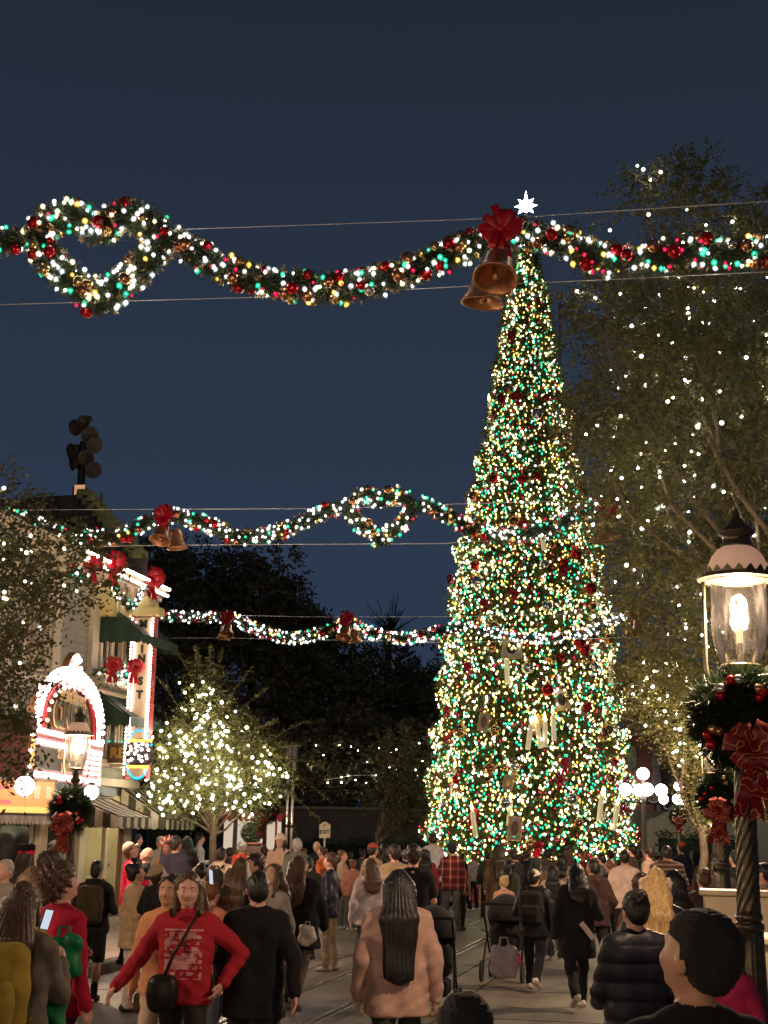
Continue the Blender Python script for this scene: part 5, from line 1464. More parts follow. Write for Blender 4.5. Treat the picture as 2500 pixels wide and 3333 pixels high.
# eight-pointed star
G_star = glow('star_glow', (1.0, 0.94, 0.92), 8)
sc_ = P(1136*1.507, 445*1.507, DT); b = MB()
px_m = 1.507*DT/F_PX
pts = []
for i in range(16):
    a = math.pi/2+2*math.pi*i/16
    L = (38 if i == 0 else 27 if i % 4 == 0 else 26 if i % 2 == 0 else 13)*px_m
    if i == 8: L = 20*px_m
    pts.append((L*math.cos(a), L*math.sin(a)))
ring = [Vector((sc_.x+x, sc_.y, sc_.z+z)) for x, z in pts]
b.add(ring+[Vector((sc_.x, sc_.y-0.16, sc_.z)), Vector((sc_.x, sc_.y+0.16, sc_.z))], [(i, (i+1) % 16, 16) for i in range(16)]+[((i+1) % 16, i, 17) for i in range(16)])
so = empty('tree_star', (sc_.x, sc_.y, sc_.z-0.5), label='glowing white eight-pointed star on top of the giant tree', cat='star')
b.build('star', G_star, so)
MB().tube([(sc_.x, sc_.y, sc_.z-0.9), (sc_.x, sc_.y, sc_.z-0.25)], 0.05, 8).build('spike', O_SILVER, so)
# ornaments: each hangs on the tree as a thing of its own
def orn_pts(n, zmin, zmax, rf=1.0):
    out = []
    while len(out) < n:
        q, dd = tree_pts(60, 0.99, 1.05, arc=(camdir-1.25, camdir+1.25))
        for a, bb in zip(q, dd):
            if zmin < a[2] < zmax and len(out) < n: out.append((a, bb))
    return out
tree_o = Vector((TX, TY, 0))
bb_me = [MB().ball((0, 0, 0), 0.16, 16, 10).mesh('ball', m, True) for m in (O_RED, O_GOLD, O_COPPER, O_SILVER)]
cap_me = MB().lathe([(0.045, 0.15), (0.045, 0.2), (0.015, 0.22), (0.015, 0.25)], 8).mesh('cap', O_GOLD, True)
for (q, dd), c in zip(orn_pts(64, 1.5, ZT1*0.9), np.arange(64) % 4):
    nm = ('red', 'gold', 'copper', 'silver')[c]
    e_ = empty('tree_bauble', tree_o+Vector(q), label=f'large shiny {nm} ball ornament on the giant tree', cat='ornament', group=f'{nm} balls on the giant tree')
    e_.scale = (rng.uniform(0.8, 1.35),)*3
    link('ball', bb_me[c], e_); link('cap', cap_me, e_)
M_wax = pm('candle_cream', (0.75, 0.65, 0.4), 0.5, emit=0.12, ecol=(1.0, 0.85, 0.5))
cd_me = MB().lathe([(0.075, 0), (0.075, 0.72), (0.05, 0.75)], 12).mesh('candle_stick', M_wax, True)
fl_me = MB().lathe([(0.0, 0.75), (0.05, 0.82), (0.03, 0.95), (0, 1.05)], 8).mesh('candle_flame', glow('candle_glow', (1.0, 0.62, 0.15), 5), True)
for q, dd in orn_pts(15, 1.5, ZT1*0.75):
    e_ = empty('tree_candle', tree_o+Vector(q), label='tall cream candle ornament with amber flame on the giant tree', cat='candle', group='candles on the giant tree')
    e_.rotation_euler = (rng.uniform(-.15, .15), rng.uniform(-.2, .2), 0)
    link('candle_stick', cd_me, e_); link('candle_flame', fl_me, e_)
for k, (q, dd) in enumerate(orn_pts(24, 1.2, ZT1*0.92)):
    w = tree_o+Vector(q)+Vector(dd)*0.08
    e_ = empty('tree_bow', w, label='small red ribbon bow tied on the giant tree', cat='bow', group='red bows on the giant tree')
    bow('loops', w, 0.22, tuple(dd), e_, M_redrib, 2, 1.4, 6, k)
M_card = pm('aged_card', (0.5, 0.42, 0.3), 0.6, var=0.35, scale=7)
for k, (x, y, w, h, tilt) in enumerate(((1112, 1790, 26, 45, 5), (1213, 1512, 26, 40, -12), (1098, 1690, 18, 28, 8), (1045, 1560, 20, 36, 10), (1106, 1400, 40, 40, 0), (1160, 1560, 20, 26, -6))):
    zc_ = P(x*1.507, y*1.507, DT).z; rad_ = float(RT(zc_))
    q = P(x*1.507, y*1.507, DT-rad_*math.sqrt(max(0.05, 1-((x-1142)*px_m/rad_)**2))-0.15)
    e_ = empty('picture_card', q, label=('tall framed picture card hung low on the giant tree', 'tilted dark lettered card on the side of the giant tree', 'small vintage card above the tall picture', 'narrow leaning card on the shaded flank of the tree', 'square yellow and black crest card under the far garland', 'small pale card in the middle of the tree')[k], cat='ornament')
    e_.rotation_euler = (R(-6), R(tilt), 0)
    ww, hh = w*px_m, h*px_m
    MB().box((0, 0, 0), (ww, 0.03, hh), bev=0.005).build('card', M_card, e_, world=False)
    MB().ball((0, -0.02, 0.02*hh), (ww*0.3, 0.012, hh*0.32), 12, 8).build('picture', (pm('card_picture_brown', (0.25, 0.12, 0.08), 0.6, var=0.5, scale=9), pm('card_black', (0.02, 0.02, 0.02), 0.6), M_gold)[k % 3], e_, world=False)
    f_ = MB()
    for sx in (-1, 1): f_.box((sx*ww/2, -0.01, 0), (0.03, 0.04, hh+0.03))
    for sz_ in (-1, 1): f_.box((0, -0.012, sz_*hh/2), (ww+0.03, 0.04, 0.03))
    f_.build('frame', M_gold, e_, world=False)
# gift boxes round the foot
for k, (x, y, d, s, m, lab) in enumerate(((1045, 1905, 43.2, 0.62, M_red, 'red gift box with gold ribbon at the foot of the tree'), (1170, 1870, 43.4, 0.6, pm('orange_paper', (0.6, 0.18, 0.05), 0.4), 'orange wrapped gift box under the tree'), (1075, 1905, 43.0, 0.5, pm('white_paper', (0.65, 0.6, 0.55), 0.5), 'white gift box beside the red one under the tree'))):
    q = P(x*1.507, y*1.507, d)
    e_ = empty('gift_box', (q.x, q.y, 0), rz=0.3*k, label=lab, cat='gift box')
    h = s*1.5
    MB().box((0, 0, h/2), (s*1.3, s*1.3, h), bev=0.02).build('box', m, e_, world=False)
    MB().box((0, 0, h+0.04), (s*1.38, s*1.38, 0.1), bev=0.02).build('lid', m, e_, world=False)
    for sx in (0, 1): MB().box((0, 0, h/2+0.02), (0.12 if sx else s*1.4, s*1.4 if sx else 0.12, h+0.15), bev=0.005).build('ribbon', M_gold, e_, world=False)
# ================================================================== people
def surf_nets(val, lo, h):
    """naive surface nets of a sampled field (negative inside) -> verts, quads"""
    n = val.shape
    ins = val < 0
    cnt = np.zeros((n[0]-1, n[1]-1, n[2]-1)); acc = np.zeros(cnt.shape+(3,))
    def sl(o): return tuple(slice(o[i], n[i]-1+o[i]) for i in range(3))
    for ax in range(3):
        oth = [i for i in range(3) if i != ax]
        for a in (0, 1):
            for b in (0, 1):
                o0 = [0, 0, 0]; o0[oth[0]] = a; o0[oth[1]] = b
                o1 = list(o0); o1[ax] = 1
                v0, v1 = val[sl(o0)], val[sl(o1)]
                m = (v0 < 0) != (v1 < 0)
                t = np.where(m, v0/np.where(m, v0-v1, 1), 0)
                cnt += m
                for i in range(3):
                    acc[..., i] += m*((o0[i]) if i != ax else t)
    act = cnt > 0
    idx = -np.ones(act.shape, dtype=np.int64); cells = np.argwhere(act); idx[act] = np.arange(len(cells))
    verts = (cells+acc[act]/cnt[act][:, None])*h+np.asarray(lo)
    quads = []
    for ax in range(3):
        u, w = [(1, 2), (2, 0), (0, 1)][ax]
        s0 = [slice(1, n[i]-1) for i in range(3)]; s0[ax] = slice(0, n[ax]-1)
        s1 = list(s0); s1[ax] = slice(1, n[ax])
        a, b = ins[tuple(s0)], ins[tuple(s1)]
        e = np.argwhere(a != b)
        if not len(e): continue
        sgn = a[tuple(e.T)]
        base = e.copy()
        for i in range(3):
            if i != ax: base[:, i] += 1
        def cell(du, dw):
            c = base.copy(); c[:, u] -= du; c[:, w] -= dw; return idx[tuple(c.T)]
        q = np.stack([cell(0, 0), cell(1, 0), cell(1, 1), cell(0, 1)], 1)
        q[~sgn] = q[~sgn][:, ::-1]
        quads.append(q)
    return verts, np.concatenate(quads)

class Sdf:
    def __init__(s): s.p = []
    def cap(s, a, b, ra, rb, mat, k=0.02, sc=(1, 1, 1), zmin=None, zmax=None, rot=None, cut=None, noise=None):
        s.p.append(dict(t='c', a=np.array(a, float), b=np.array(b, float), ra=ra, rb=rb, mat=mat, k=k, sc=np.array(sc, float), zmin=zmin, zmax=zmax, rot=rot, cut=cut, noise=noise)); return s
    def ell(s, c, r, mat, k=0.02, rot=None, zmin=None, zmax=None, cut=None, noise=None):
        s.p.append(dict(t='e', a=np.array(c, float), r=np.array(r, float), mat=mat, k=k, rot=rot, zmin=zmin, zmax=zmax, cut=cut, noise=noise)); return s
    @staticmethod
    def dist(q, X):
        if q['rot'] is not None:
            M, pv = q['rot']; X = (X-pv)@M+pv
        if q['t'] == 'c':
            Y = X*q['sc']; a = q['a']*q['sc']; b = q['b']*q['sc']; ba = b-a
            pa = Y-a; t = np.clip((pa@ba)/max(ba@ba, 1e-9), 0, 1)
            d = np.linalg.norm(pa-t[..., None]*ba, axis=-1)-(q['ra']+(q['rb']-q['ra'])*t)
            d = d/max(q['sc'])**0.5
        else:
            d = (np.linalg.norm((X-q['a'])/q['r'], axis=-1)-1)*q['r'].min()
        if q['noise'] is not None: d = d+q['noise'](X)
        if q['zmin'] is not None: d = np.maximum(d, q['zmin']-X[..., 2])
        if q['zmax'] is not None: d = np.maximum(d, X[..., 2]-q['zmax'])
        if q['cut'] is not None: d = np.maximum(d, q['cut'](X))
        return d
    def bounds(s, q):
        if q['t'] == 'c':
            r = max(q['ra'], q['rb'])/np.minimum(q['sc'], 1.0)
            lo, hi = np.minimum(q['a'], q['b'])-r, np.maximum(q['a'], q['b'])+r
        else: lo, hi = q['a']-q['r'], q['a']+q['r']
        if q['rot'] is not None:
            M, pv = q['rot']
            cs = np.array([[x, y, z] for x in (lo[0], hi[0]) for y in (lo[1], hi[1]) for z in (lo[2], hi[2])])
            cs = (cs-pv)@M.T+pv; lo, hi = cs.min(0), cs.max(0)
        if q['noise'] is not None: lo = lo-0.03; hi = hi+0.03
        return lo, hi
    def mesh(s, h):
        bs = [s.bounds(q) for q in s.p]
        lo = np.min([b[0] for b in bs], 0)-3*h; hi = np.max([b[1] for b in bs], 0)+3*h
        n = np.ceil((hi-lo)/h).astype(int)+1
        F = np.full(n, 0.12)
        ax = [lo[i]+np.arange(n[i])*h for i in range(3)]
        for q, (bl, bh) in zip(s.p, bs):
            mrg = max(0.03, q['k']+0.005)
            i0 = np.clip(np.floor((bl-mrg-lo)/h).astype(int), 0, n-1); i1 = np.clip(np.ceil((bh+mrg-lo)/h).astype(int)+1, 1, n)
            g = np.stack(np.meshgrid(*[ax[i][i0[i]:i1[i]] for i in range(3)], indexing='ij'), -1)
            d = s.dist(q, g)
            S = tuple(slice(i0[i], i1[i]) for i in range(3))
            f = F[S]; k = q['k']
            if k > 0:
                m = np.clip(0.5+0.5*(f-d)/k, 0, 1); F[S] = f*(1-m)+d*m-k*m*(1-m)
            else: F[S] = np.minimum(f, d)
        F[0] = F[-1] = 0.12; F[:, 0] = F[:, -1] = 0.12; F[:, :, 0] = F[:, :, -1] = 0.12
        v, f = surf_nets(F, lo, h)
        c = v[f].mean(1)
        best = np.full(len(c), 9.0); mi = np.zeros(len(c), int)
        for q, (bl, bh) in zip(s.p, bs):
            w = np.all((c > bl-0.05) & (c < bh+0.05), 1)
            if not w.any(): continue
            d = s.dist(q, c[w]); b = best[w]; m = mi[w]
            m = np.where(d < b-1e-6, q['mat'], m); best[w] = np.minimum(d, b); mi[w] = m
        return v, f, mi

SKIN = {}
def skin_mat(tone):
    cols = {'light': (0.62, 0.36, 0.26), 'tan': (0.48, 0.26, 0.16), 'brown': (0.27, 0.13, 0.075), 'pink': (0.66, 0.36, 0.28)}
    return pm('skin_'+tone, cols[tone], 0.5, var=0.08, scale=25, spec=0.35)
HAIRC = {'black': (0.012, 0.01, 0.009), 'dark': (0.028, 0.018, 0.012), 'brown': (0.075, 0.04, 0.022), 'ginger': (0.2, 0.075, 0.025), 'blonde': (0.45, 0.3, 0.13), 'grey': (0.4, 0.36, 0.32), 'lbrown': (0.15, 0.09, 0.045)}
def hair_mat(c):
    if c == 'buzz': return pm('hair_buzz', (0.016, 0.013, 0.011), 0.75, var=0.5, scale=120, bump=0.8, bscale=260)
    n = 'hair_'+c
    if n in _M: return _M[n]
    col = HAIRC[c]
    m = bpy.data.materials.new(n); m.use_nodes = True; t = m.node_tree; b = t.nodes['Principled BSDF']
    tc = t.nodes.new('ShaderNodeTexCoord'); mp_ = t.nodes.new('ShaderNodeMapping'); mp_.inputs['Scale'].default_value = (90, 90, 5)
    nz = t.nodes.new('ShaderNodeTexNoise'); nz.inputs['Scale'].default_value = 1.0; nz.inputs['Detail'].default_value = 4
    t.links.new(tc.outputs['Object'], mp_.inputs[0]); t.links.new(mp_.outputs[0], nz.inputs['Vector'])
    r = t.nodes.new('ShaderNodeValToRGB'); r.color_ramp.elements[0].position = 0.3; r.color_ramp.elements[1].position = 0.75
    r.color_ramp.elements[0].color = tuple(x*0.55 for x in col)+(1,); r.color_ramp.elements[1].color = tuple(min(1, x*1.6) for x in col)+(1,)
    t.links.new(nz.outputs['Fac'], r.inputs['Fac']); t.links.new(r.outputs['Color'], b.inputs['Base Color'])
    b.inputs['Roughness'].default_value = 0.42; b.inputs['Specular IOR Level'].default_value = 0.4
    bp = t.nodes.new('ShaderNodeBump'); bp.inputs['Strength'].default_value = 0.6; bp.inputs['Distance'].default_value = 0.01
    t.links.new(nz.outputs['Fac'], bp.inputs['Height']); t.links.new(bp.outputs['Normal'], b.inputs['Normal'])
    _M[n] = m; return m
def cloth(col, kind='knit'):
    n = 'cloth_%s_%02x%02x%02x' % (kind, *[int(min(1, c)*255) for c in col])
    return pm(n, col, {'knit': 0.9, 'puffer': 0.45, 'denim': 0.85, 'leather': 0.4, 'fleece': 0.95}.get(kind, 0.85), var=0.22, scale=9,
              bump={'fleece': 0.3, 'leather': 0.08, 'knit': 0.3, 'denim': 0.3, 'puffer': 0.2}.get(kind, 0.3), bscale={'fleece': 110, 'knit': 160, 'denim': 220, 'puffer': 30}.get(kind, 100), sheen=0.0 if kind in ('puffer', 'leather') else 0.04, spec=0.2)
def pattern_cloth(name, kind):
    if name in _M: return _M[name]
    m = bpy.data.materials.new(name); m.use_nodes = True; t = m.node_tree; b = t.nodes['Principled BSDF']; b.inputs['Roughness'].default_value = 0.9
    N = t.nodes.new; Lk = t.links.new
    tc = N('ShaderNodeTexCoord'); sp = N('ShaderNodeSeparateXYZ'); Lk(tc.outputs['Object'], sp.inputs[0])
    def mth(op, a, c=None, d=None):
        q = N('ShaderNodeMath'); q.operation = op
        for i, x in enumerate((a, c, d)):
            if x is None: continue
            if isinstance(x, (int, float)): q.inputs[i].default_value = x
            else: Lk(x, q.inputs[i])
        return q.outputs[0]
    def mix(f, c1, c2):
        q = N('ShaderNodeMixRGB')
        for i, x in ((0, f), (1, c1), (2, c2)):
            if isinstance(x, (int, float)): q.inputs[i].default_value = x
            elif isinstance(x, tuple): q.inputs[i].default_value = x+(1,)
            else: Lk(x, q.inputs[i])
        return q.outputs[0]
    if kind == 'plaid':
        def stripe(o, per, w, ph=0.0): return mth('LESS_THAN', mth('FRACT', mth('ADD', mth('MULTIPLY', o, 1/per), ph)), w)
        c = mix(mth('MULTIPLY', stripe(sp.outputs[2], 0.16, 0.5), 0.6), (0.34, 0.02, 0.025), (0.04, 0.012, 0.014))
        c = mix(mth('MULTIPLY', stripe(sp.outputs[0], 0.16, 0.5), 0.55), c, (0.05, 0.01, 0.012))
        c = mix(mth('MULTIPLY', stripe(sp.outputs[0], 0.16, 0.1, 0.3), 0.7), c, (0.55, 0.42, 0.28))
        c = mix(mth('MULTIPLY', stripe(sp.outputs[2], 0.16, 0.08, 0.3), 0.5), c, (0.5, 0.4, 0.28))
    elif kind == 'stripes':
        c = mix(mth('LESS_THAN', mth('FRACT', mth('MULTIPLY', sp.outputs[2], 1/0.075)), 0.38), (0.1, 0.05, 0.04), (0.3, 0.19, 0.14))
    elif kind == 'print':
        nz = N('ShaderNodeTexNoise'); nz.inputs['Scale'].default_value = 26; nz.inputs['Detail'].default_value = 5; Lk(tc.outputs['Object'], nz.inputs['Vector'])
        n2 = N('ShaderNodeTexNoise'); n2.inputs['Scale'].default_value = 7; n2.inputs['Detail'].default_value = 3; Lk(tc.outputs['Object'], n2.inputs['Vector'])
        inx = mth('LESS_THAN', mth('ABSOLUTE', sp.outputs[0]), 0.135)
        inz = mth('LESS_THAN', mth('ABSOLUTE', mth('SUBTRACT', sp.outputs[2], 1.16)), 0.16)
        fr = mth('GREATER_THAN', sp.outputs[1], 0.03)
        box = mth('MULTIPLY', mth('MULTIPLY', inx, inz), fr)
        rows = mth('GREATER_THAN', mth('FRACT', mth('MULTIPLY', sp.outputs[2], 1/0.042)), 0.42)
        speck = mth('GREATER_THAN', nz.outputs['Fac'], 0.5)
        patch = mth('GREATER_THAN', n2.outputs['Fac'], 0.52)
        line = mth('MULTIPLY', mth('MULTIPLY', mth('LESS_THAN', mth('ABSOLUTE', mth('SUBTRACT', sp.outputs[2], 1.335)), 0.006), mth('LESS_THAN', mth('ABSOLUTE', sp.outputs[0]), 0.14)), fr)
        f_ = mth('MULTIPLY', mth('MAXIMUM', mth('MULTIPLY', box, mth('MAXIMUM', mth('MULTIPLY', rows, speck), mth('MULTIPLY', patch, 0.7))), line), 0.62)
        c = mix(f_, (0.42, 0.012, 0.028), (0.75, 0.5, 0.45))
    Lk(c, b.inputs['Base Color'])
    nb_ = N('ShaderNodeTexNoise'); nb_.inputs['Scale'].default_value = 120; Lk(tc.outputs['Object'], nb_.inputs['Vector'])
    bp = N('ShaderNodeBump'); bp.inputs['Strength'].default_value = 0.4; bp.inputs['Distance'].default_value = 0.01
    Lk(nb_.outputs['Fac'], bp.inputs['Height']); Lk(bp.outputs['Normal'], b.inputs['Normal'])
    _M[name] = m; return m

ARMS = dict(hang=((.085, -.035, -.275), (.10, .03, -.515)), fwd=((.075, .085, -.26), (.065, .24, -.44)), back=((.085, -.13, -.24), (.10, -.2, -.47)),
            bent=((.10, -.03, -.27), (-.02, .22, -.23)), phone=((.06, .1, -.26), (-.03, .31, -.10)), crossed=((.06, .05, -.27), (-.2, .2, -.23)),
            pocket=((.11, -.07, -.26), (.04, .06, -.46)), push=((.06, .05, -.27), (.0, .29, -.36)), out=((.17, .0, -.235), (.31, .06, -.43)),
            akimbo=((.23, -.03, -.19), (.12, .06, -.40)), carry=((.08, .04, -.27), (-.02, .26, -.14)), behind=((.1, -.1, -.26), (-.02, -.16, -.44)))
HAT = {}
def rotm(yaw, pitch, roll=0.0):
    return np.array((Matrix.Rotation(yaw, 3, 'Z') @ Matrix.Rotation(pitch, 3, 'X') @ Matrix.Rotation(roll, 3, 'Y')))
PEOPLE = 0
def person(px, py, d, face, label, top=(0.02, 0.02, 0.025), tk='knit', bot=(0.02, 0.02, 0.025), bk='denim', shoe=(0.03, 0.03, 0.03), skin='light',
           hair='dark', style='short', arms=('hang', 'hang'), legs=None, thick=0.012, hem=0.86, sleeve='long', pants='long', h=None, hat=None, hatc=(0.05, 0.05, 0.05),
           hy=0, hp=0, lean=0.0, topmat=None, collar=None, wide=1.0, z0=0.0, group=None, pack=None, puffy=False, hairlen=1.2, ground=0.0, seed=0, name='person', cat='person'):
    """one figure: continuous body mesh (clothes are its surface), hair and hat as children. px,py: head top in the photograph; d: depth"""
    global PEOPLE
    PEOPLE += 1
    rd = random.Random(PEOPLE*13+seed)
    q = P(px, py, d)
    H = q.z-ground if h is None else h
    s = H/1.75
    if legs is None: legs = rd.choice((((8, 4), (-8, 14)), ((-6, 12), (8, 5)), ((2, 3), (-2, 4)), ((14, 6), (-12, 22))))
    S = Sdf(); SK, TP, BT, SH, LIP, EYE_ = 0, 1, 2, 3, 4, 5
    W = wide
    ph = rd.uniform(0, 6)
    amp = 0.007 if not puffy else 0.012
    if puffy: wr = lambda X: -amp*(np.abs(np.sin(X[..., 2]*27+ph))**0.5-0.6)
    else: wr = lambda X: amp*(0.6*np.sin(X[..., 2]*26+X[..., 0]*19+ph)+0.5*np.sin(X[..., 0]*37-X[..., 2]*15+X[..., 1]*21+ph*2)+0.45*np.sin(X[..., 2]*58-X[..., 0]*41+2*np.sin(X[..., 2]*9+ph)))
    def ln(p): return (p[0], p[1]+(lean*(p[2]-0.95) if p[2] > 0.95 else 0), p[2])
    # legs
    feet = []
    LG = []
    for sg, (hf, kf) in zip((-1, 1), legs):
        hp_ = np.array([sg*0.088*W, 0, 0.92]); a = R(hf); kn = hp_+0.43*np.array([sg*0.03, math.sin(a), -math.cos(a)])
        a2 = R(hf-kf); an = kn+0.415*np.array([sg*0.01, math.sin(a2), -math.cos(a2)])
        LG.append((hp_, kn, an, a2)); feet.append(an[2]-0.075+min(0, -0.10*math.sin(max(0, -a2-0.25))))
    dz = -min(feet)
    off = np.array([0, 0, dz])
    for sg, (hp_, kn, an, a2) in zip((-1, 1), LG):
        hp_, kn, an = hp_+off, kn+off, an+off
        if pants == 'long':
            S.cap(hp_, kn, 0.092*W, 0.07, BT, 0.03, noise=wr); S.cap(kn, an+np.array([0, 0, 0.01]), 0.069, 0.06, BT, 0.02, noise=wr)
        else:
            S.cap(hp_, kn*0.9+hp_*0.1, 0.1*W, 0.092, BT, 0.03); S.cap(kn+np.array([0, 0, .02]), kn*0.55+an*0.45+np.array([0, -.01, 0]), 0.054, 0.058, SK, 0.015); S.cap(kn*0.55+an*0.45, an, 0.055, 0.038, SK, 0.02)
            S.cap(an+np.array([0, 0, .1]), an, 0.05, 0.046, SH, 0.01)
        pt = -(a2)*0.8
        fd = np.array([sg*0.12, math.cos(pt), -math.sin(pt)*0.8]); fd /= np.linalg.norm(fd)
        S.cap(an+np.array([0, 0, -0.03])-fd*0.045, an+np.array([0, 0, -0.04])+fd*0.13, 0.048, 0.04, SH, 0.012)
    zo = dz
    # trunk
    t = thick*0.72
    hz = hem+zo
    up = np.array([0, 0, zo])
    def U(x, y, z): return np.array(ln((x, y, z)))+up
    S.cap(U(-.065*W, -.005, .95), U(.065*W, -.005, .95), 0.106*W, 0.106*W, BT, 0.03, sc=(1, 1.05, 1))
    for sg in (-1, 1):
        S.cap(U(sg*.062*W, 0, 1.0), U(sg*.085*W, 0.004, 1.33), 0.099*W+t, 0.106*W+t, TP, 0.05, sc=(1, 1.1, 1), noise=wr)
        S.cap(U(sg*.07*W, -.004, min(hem, 0.95)), U(sg*.066*W, 0, 1.08), 0.114*W+t*1.4, 0.102*W+t, TP, 0.03, sc=(1, 1.05, 1), zmin=hz, noise=wr)
    S.cap(U(-.135*W, -.005, 1.405), U(.135*W, -.005, 1.405), 0.06+t*.7, 0.06+t*.7, TP, 0.05)
    S.cap(U(-.06, -.008, 1.452), U(.06, -.008, 1.452), 0.046+t*.5, 0.046+t*.5, TP, 0.04)
    S.ell(U(0, -.002, 1.482), (.07, .066, .022), TP, 0.008)
    if collar == 'hood':
        S.cap(U(-.07, -.085, 1.47), U(.07, -.085, 1.47), 0.055, 0.055, TP, 0.03); S.cap(U(0, -.12, 1.43), U(0, -.11, 1.36), 0.06, 0.03, TP, 0.03)
    elif collar == 'high':
        S.cap(U(0, 0.0, 1.46), U(0, .005, 1.535), 0.078, 0.074, TP, 0.02)
    # arms
    hands = []
    ft = 0.0
    for sg, am in zip((-1, 1), arms):
        A_ = ARMS[am] if isinstance(am, str) else am
        sh = U(sg*.163*W, -.005, 1.395); m_ = np.array([sg, 1, 1])
        el = sh+np.array(A_[0])*m_; wr_ = sh+np.array(A_[1])*m_
        if sleeve == 'long':
            S.cap(sh, el, 0.056+t*.7, 0.046+t*.7, TP, 0.022, noise=wr); S.cap(el, wr_, 0.046+t*.7, 0.036+t*.5, TP, 0.012, noise=wr)
        else:
            S.cap(sh, sh*0.35+el*0.65, 0.064+t, 0.062+t, TP, 0.03); S.cap(sh*0.4+el*0.6, el, 0.045, 0.042, SK, 0.012); S.cap(el, wr_, 0.042, 0.028, SK, 0.015)
        hands.append((el, wr_, sg))
    # neck and head
    neck0, neck1 = U(0, -.008, 1.44), U(0, .012+lean*0.1, 1.57)
    S.cap(neck0, neck1, 0.054, 0.05, SK, 0.02)
    pv = U(0, .01, 1.55); M = rotm(R(hy), R(-hp)); rot = (M, pv)
    hc = U(0, 0, 0)*0+up+np.array([0, lean*0.65, 0])
    def Hd(x, y, z): return np.array([x, y, z])+hc
    S.ell(Hd(0, .008, 1.645), (.074, .094, .098), SK, 0.02, rot); S.ell(Hd(0, .04, 1.585), (.056, .062, .066), SK, 0.03, rot)
    S.ell(Hd(0, .02, 1.60), (.066, .075, .07), SK, 0.02, rot)
    S.cap(Hd(0, .104, 1.635), Hd(0, .121, 1.605), 0.010, 0.014, SK, 0.012, rot=rot)
    S.cap(Hd(-.032, .087, 1.66), Hd(.032, .087, 1.66), 0.012, 0.012, SK, 0.015, rot=rot)
    for sg in (-1, 1): S.ell(Hd(sg*.076, .0, 1.615), (.012, .024, .033), SK, 0.006, rot); S.ell(Hd(sg*.031, .088, 1.605), (.022, .016, .02), SK, 0.02, rot)
    S.ell(Hd(0, .086, 1.545), (.022, .018, .018), SK, 0.02, rot)
    vox = min(0.025, max(0.0085, 0.002+d*0.0009))
    v, f, mi = S.mesh(vox)
    parts = [(v, f, mi)]
    # hands: palm, four bent fingers, thumb on the inner side
    for el, w, sg in hands:
        hs = Sdf(); dr = unit(w-el); inn = np.array([-sg, 0.0, 0.0]); inn = unit(inn-dr*(inn@dr)); wd = np.cross(dr, inn)
        if wd[1] < 0: wd = -wd
        p0 = w+dr*0.0; p1 = w+dr*0.075
        hs.cap(w-dr*0.03, p0, 0.027, 0.026, 0, 0.01)
        for k in (-1, 0, 1): hs.cap(p0+wd*0.016*k+dr*.01, p1+wd*0.022*k, 0.019, 0.015, 0, 0.012)
        for k, L in zip((1.5, .5, -.5, -1.5), (.068, .076, .07, .054)):
            b0 = p1+wd*0.0165*k; b1 = b0+dr*L*.5+inn*.008; b2 = b1+dr*L*.42+inn*.024
            hs.cap(b0-dr*.01, b1, 0.0098, 0.0088, 0, 0.003); hs.cap(b1, b2, 0.0088, 0.0074, 0, 0.003)
        t0 = p0+wd*0.026+dr*.015; t1 = t0+dr*.035+wd*.022+inn*.012; t2 = t1+dr*.03+wd*.004+inn*.01
        hs.cap(t0, t1, 0.0125, 0.011, 0, 0.006); hs.cap(t1, t2, 0.011, 0.0088, 0, 0.003)
        hv, hf, hm = hs.mesh(0.0056 if d < 14 else 0.0085 if d < 24 else 0.013)
        parts.append((hv, hf, hm))
    vs = []; fs = []; ms = []; o_ = 0
    for a, b, c in parts: vs.append(a); fs.append(b+o_); ms.append(c); o_ += len(a)
    v = np.concatenate(vs); f = np.concatenate(fs); mi = np.concatenate(ms)
    total = 1.745+zo
    sc = H/total
    tm = topmat or cloth(top, tk)
    mats = [skin_mat(skin), tm, cloth(bot, bk), cloth(shoe, 'leather'), pm('lips', (0.42, 0.13, 0.11), 0.45, var=0.05), pm('eye_dark', (0.03, 0.02, 0.015), 0.25, var=0)]
    rz = YAW+R(face)
    o = link(name, np_mesh(name, v, f, mats, mi, smooth=True), None, loc=(q.x, q.y, ground), rot=(0, 0, rz), scale=sc)
    tag(o, label, cat, group)
    # hair
    hs = Sdf(); cut = lambda z1, y1: (lambda X: np.minimum(z1+hc[2]-X[..., 2], X[..., 1]-hc[1]-y1))
    def ctr(fn):   # cut measured in the turned head's own frame
        def g(X): return fn((X-pv)@M+pv)
        return g
    str_ = lambda X: 0.0045*np.sin(46*np.arctan2(X[..., 0], -(X[..., 1]-hc[1])+0.02)+9*X[..., 2]+ph)+0.004*np.sin(23*X[..., 2]+7*X[..., 0]+ph)
    curl = lambda X: (0.006 if style != 'curly' else 0.009)*(np.sin(150*X[..., 0]+40*X[..., 1]+ph)*np.sin(120*X[..., 2]+30*X[..., 0])+0.7*np.sin(95*X[..., 1]+60*X[..., 2]+50*X[..., 0]))
    hline = lambda X: np.minimum(1.722-0.62*np.abs(X[..., 0])+hc[2]-X[..., 2], X[..., 1]-hc[1]-.04)
    hcut = hline
    wav = lambda X: str_(X)+0.007*np.sin(34*X[..., 2]+9*X[..., 0]+ph)+0.003*np.sin(110*X[..., 0]+13*X[..., 2])
    fuzz = lambda X: 0.0016*(np.sin(310*X[..., 0]+ph)+np.sin(290*X[..., 2]+1)+np.sin(330*X[..., 1]))+0.002*np.sin(70*X[..., 0]+55*X[..., 2])
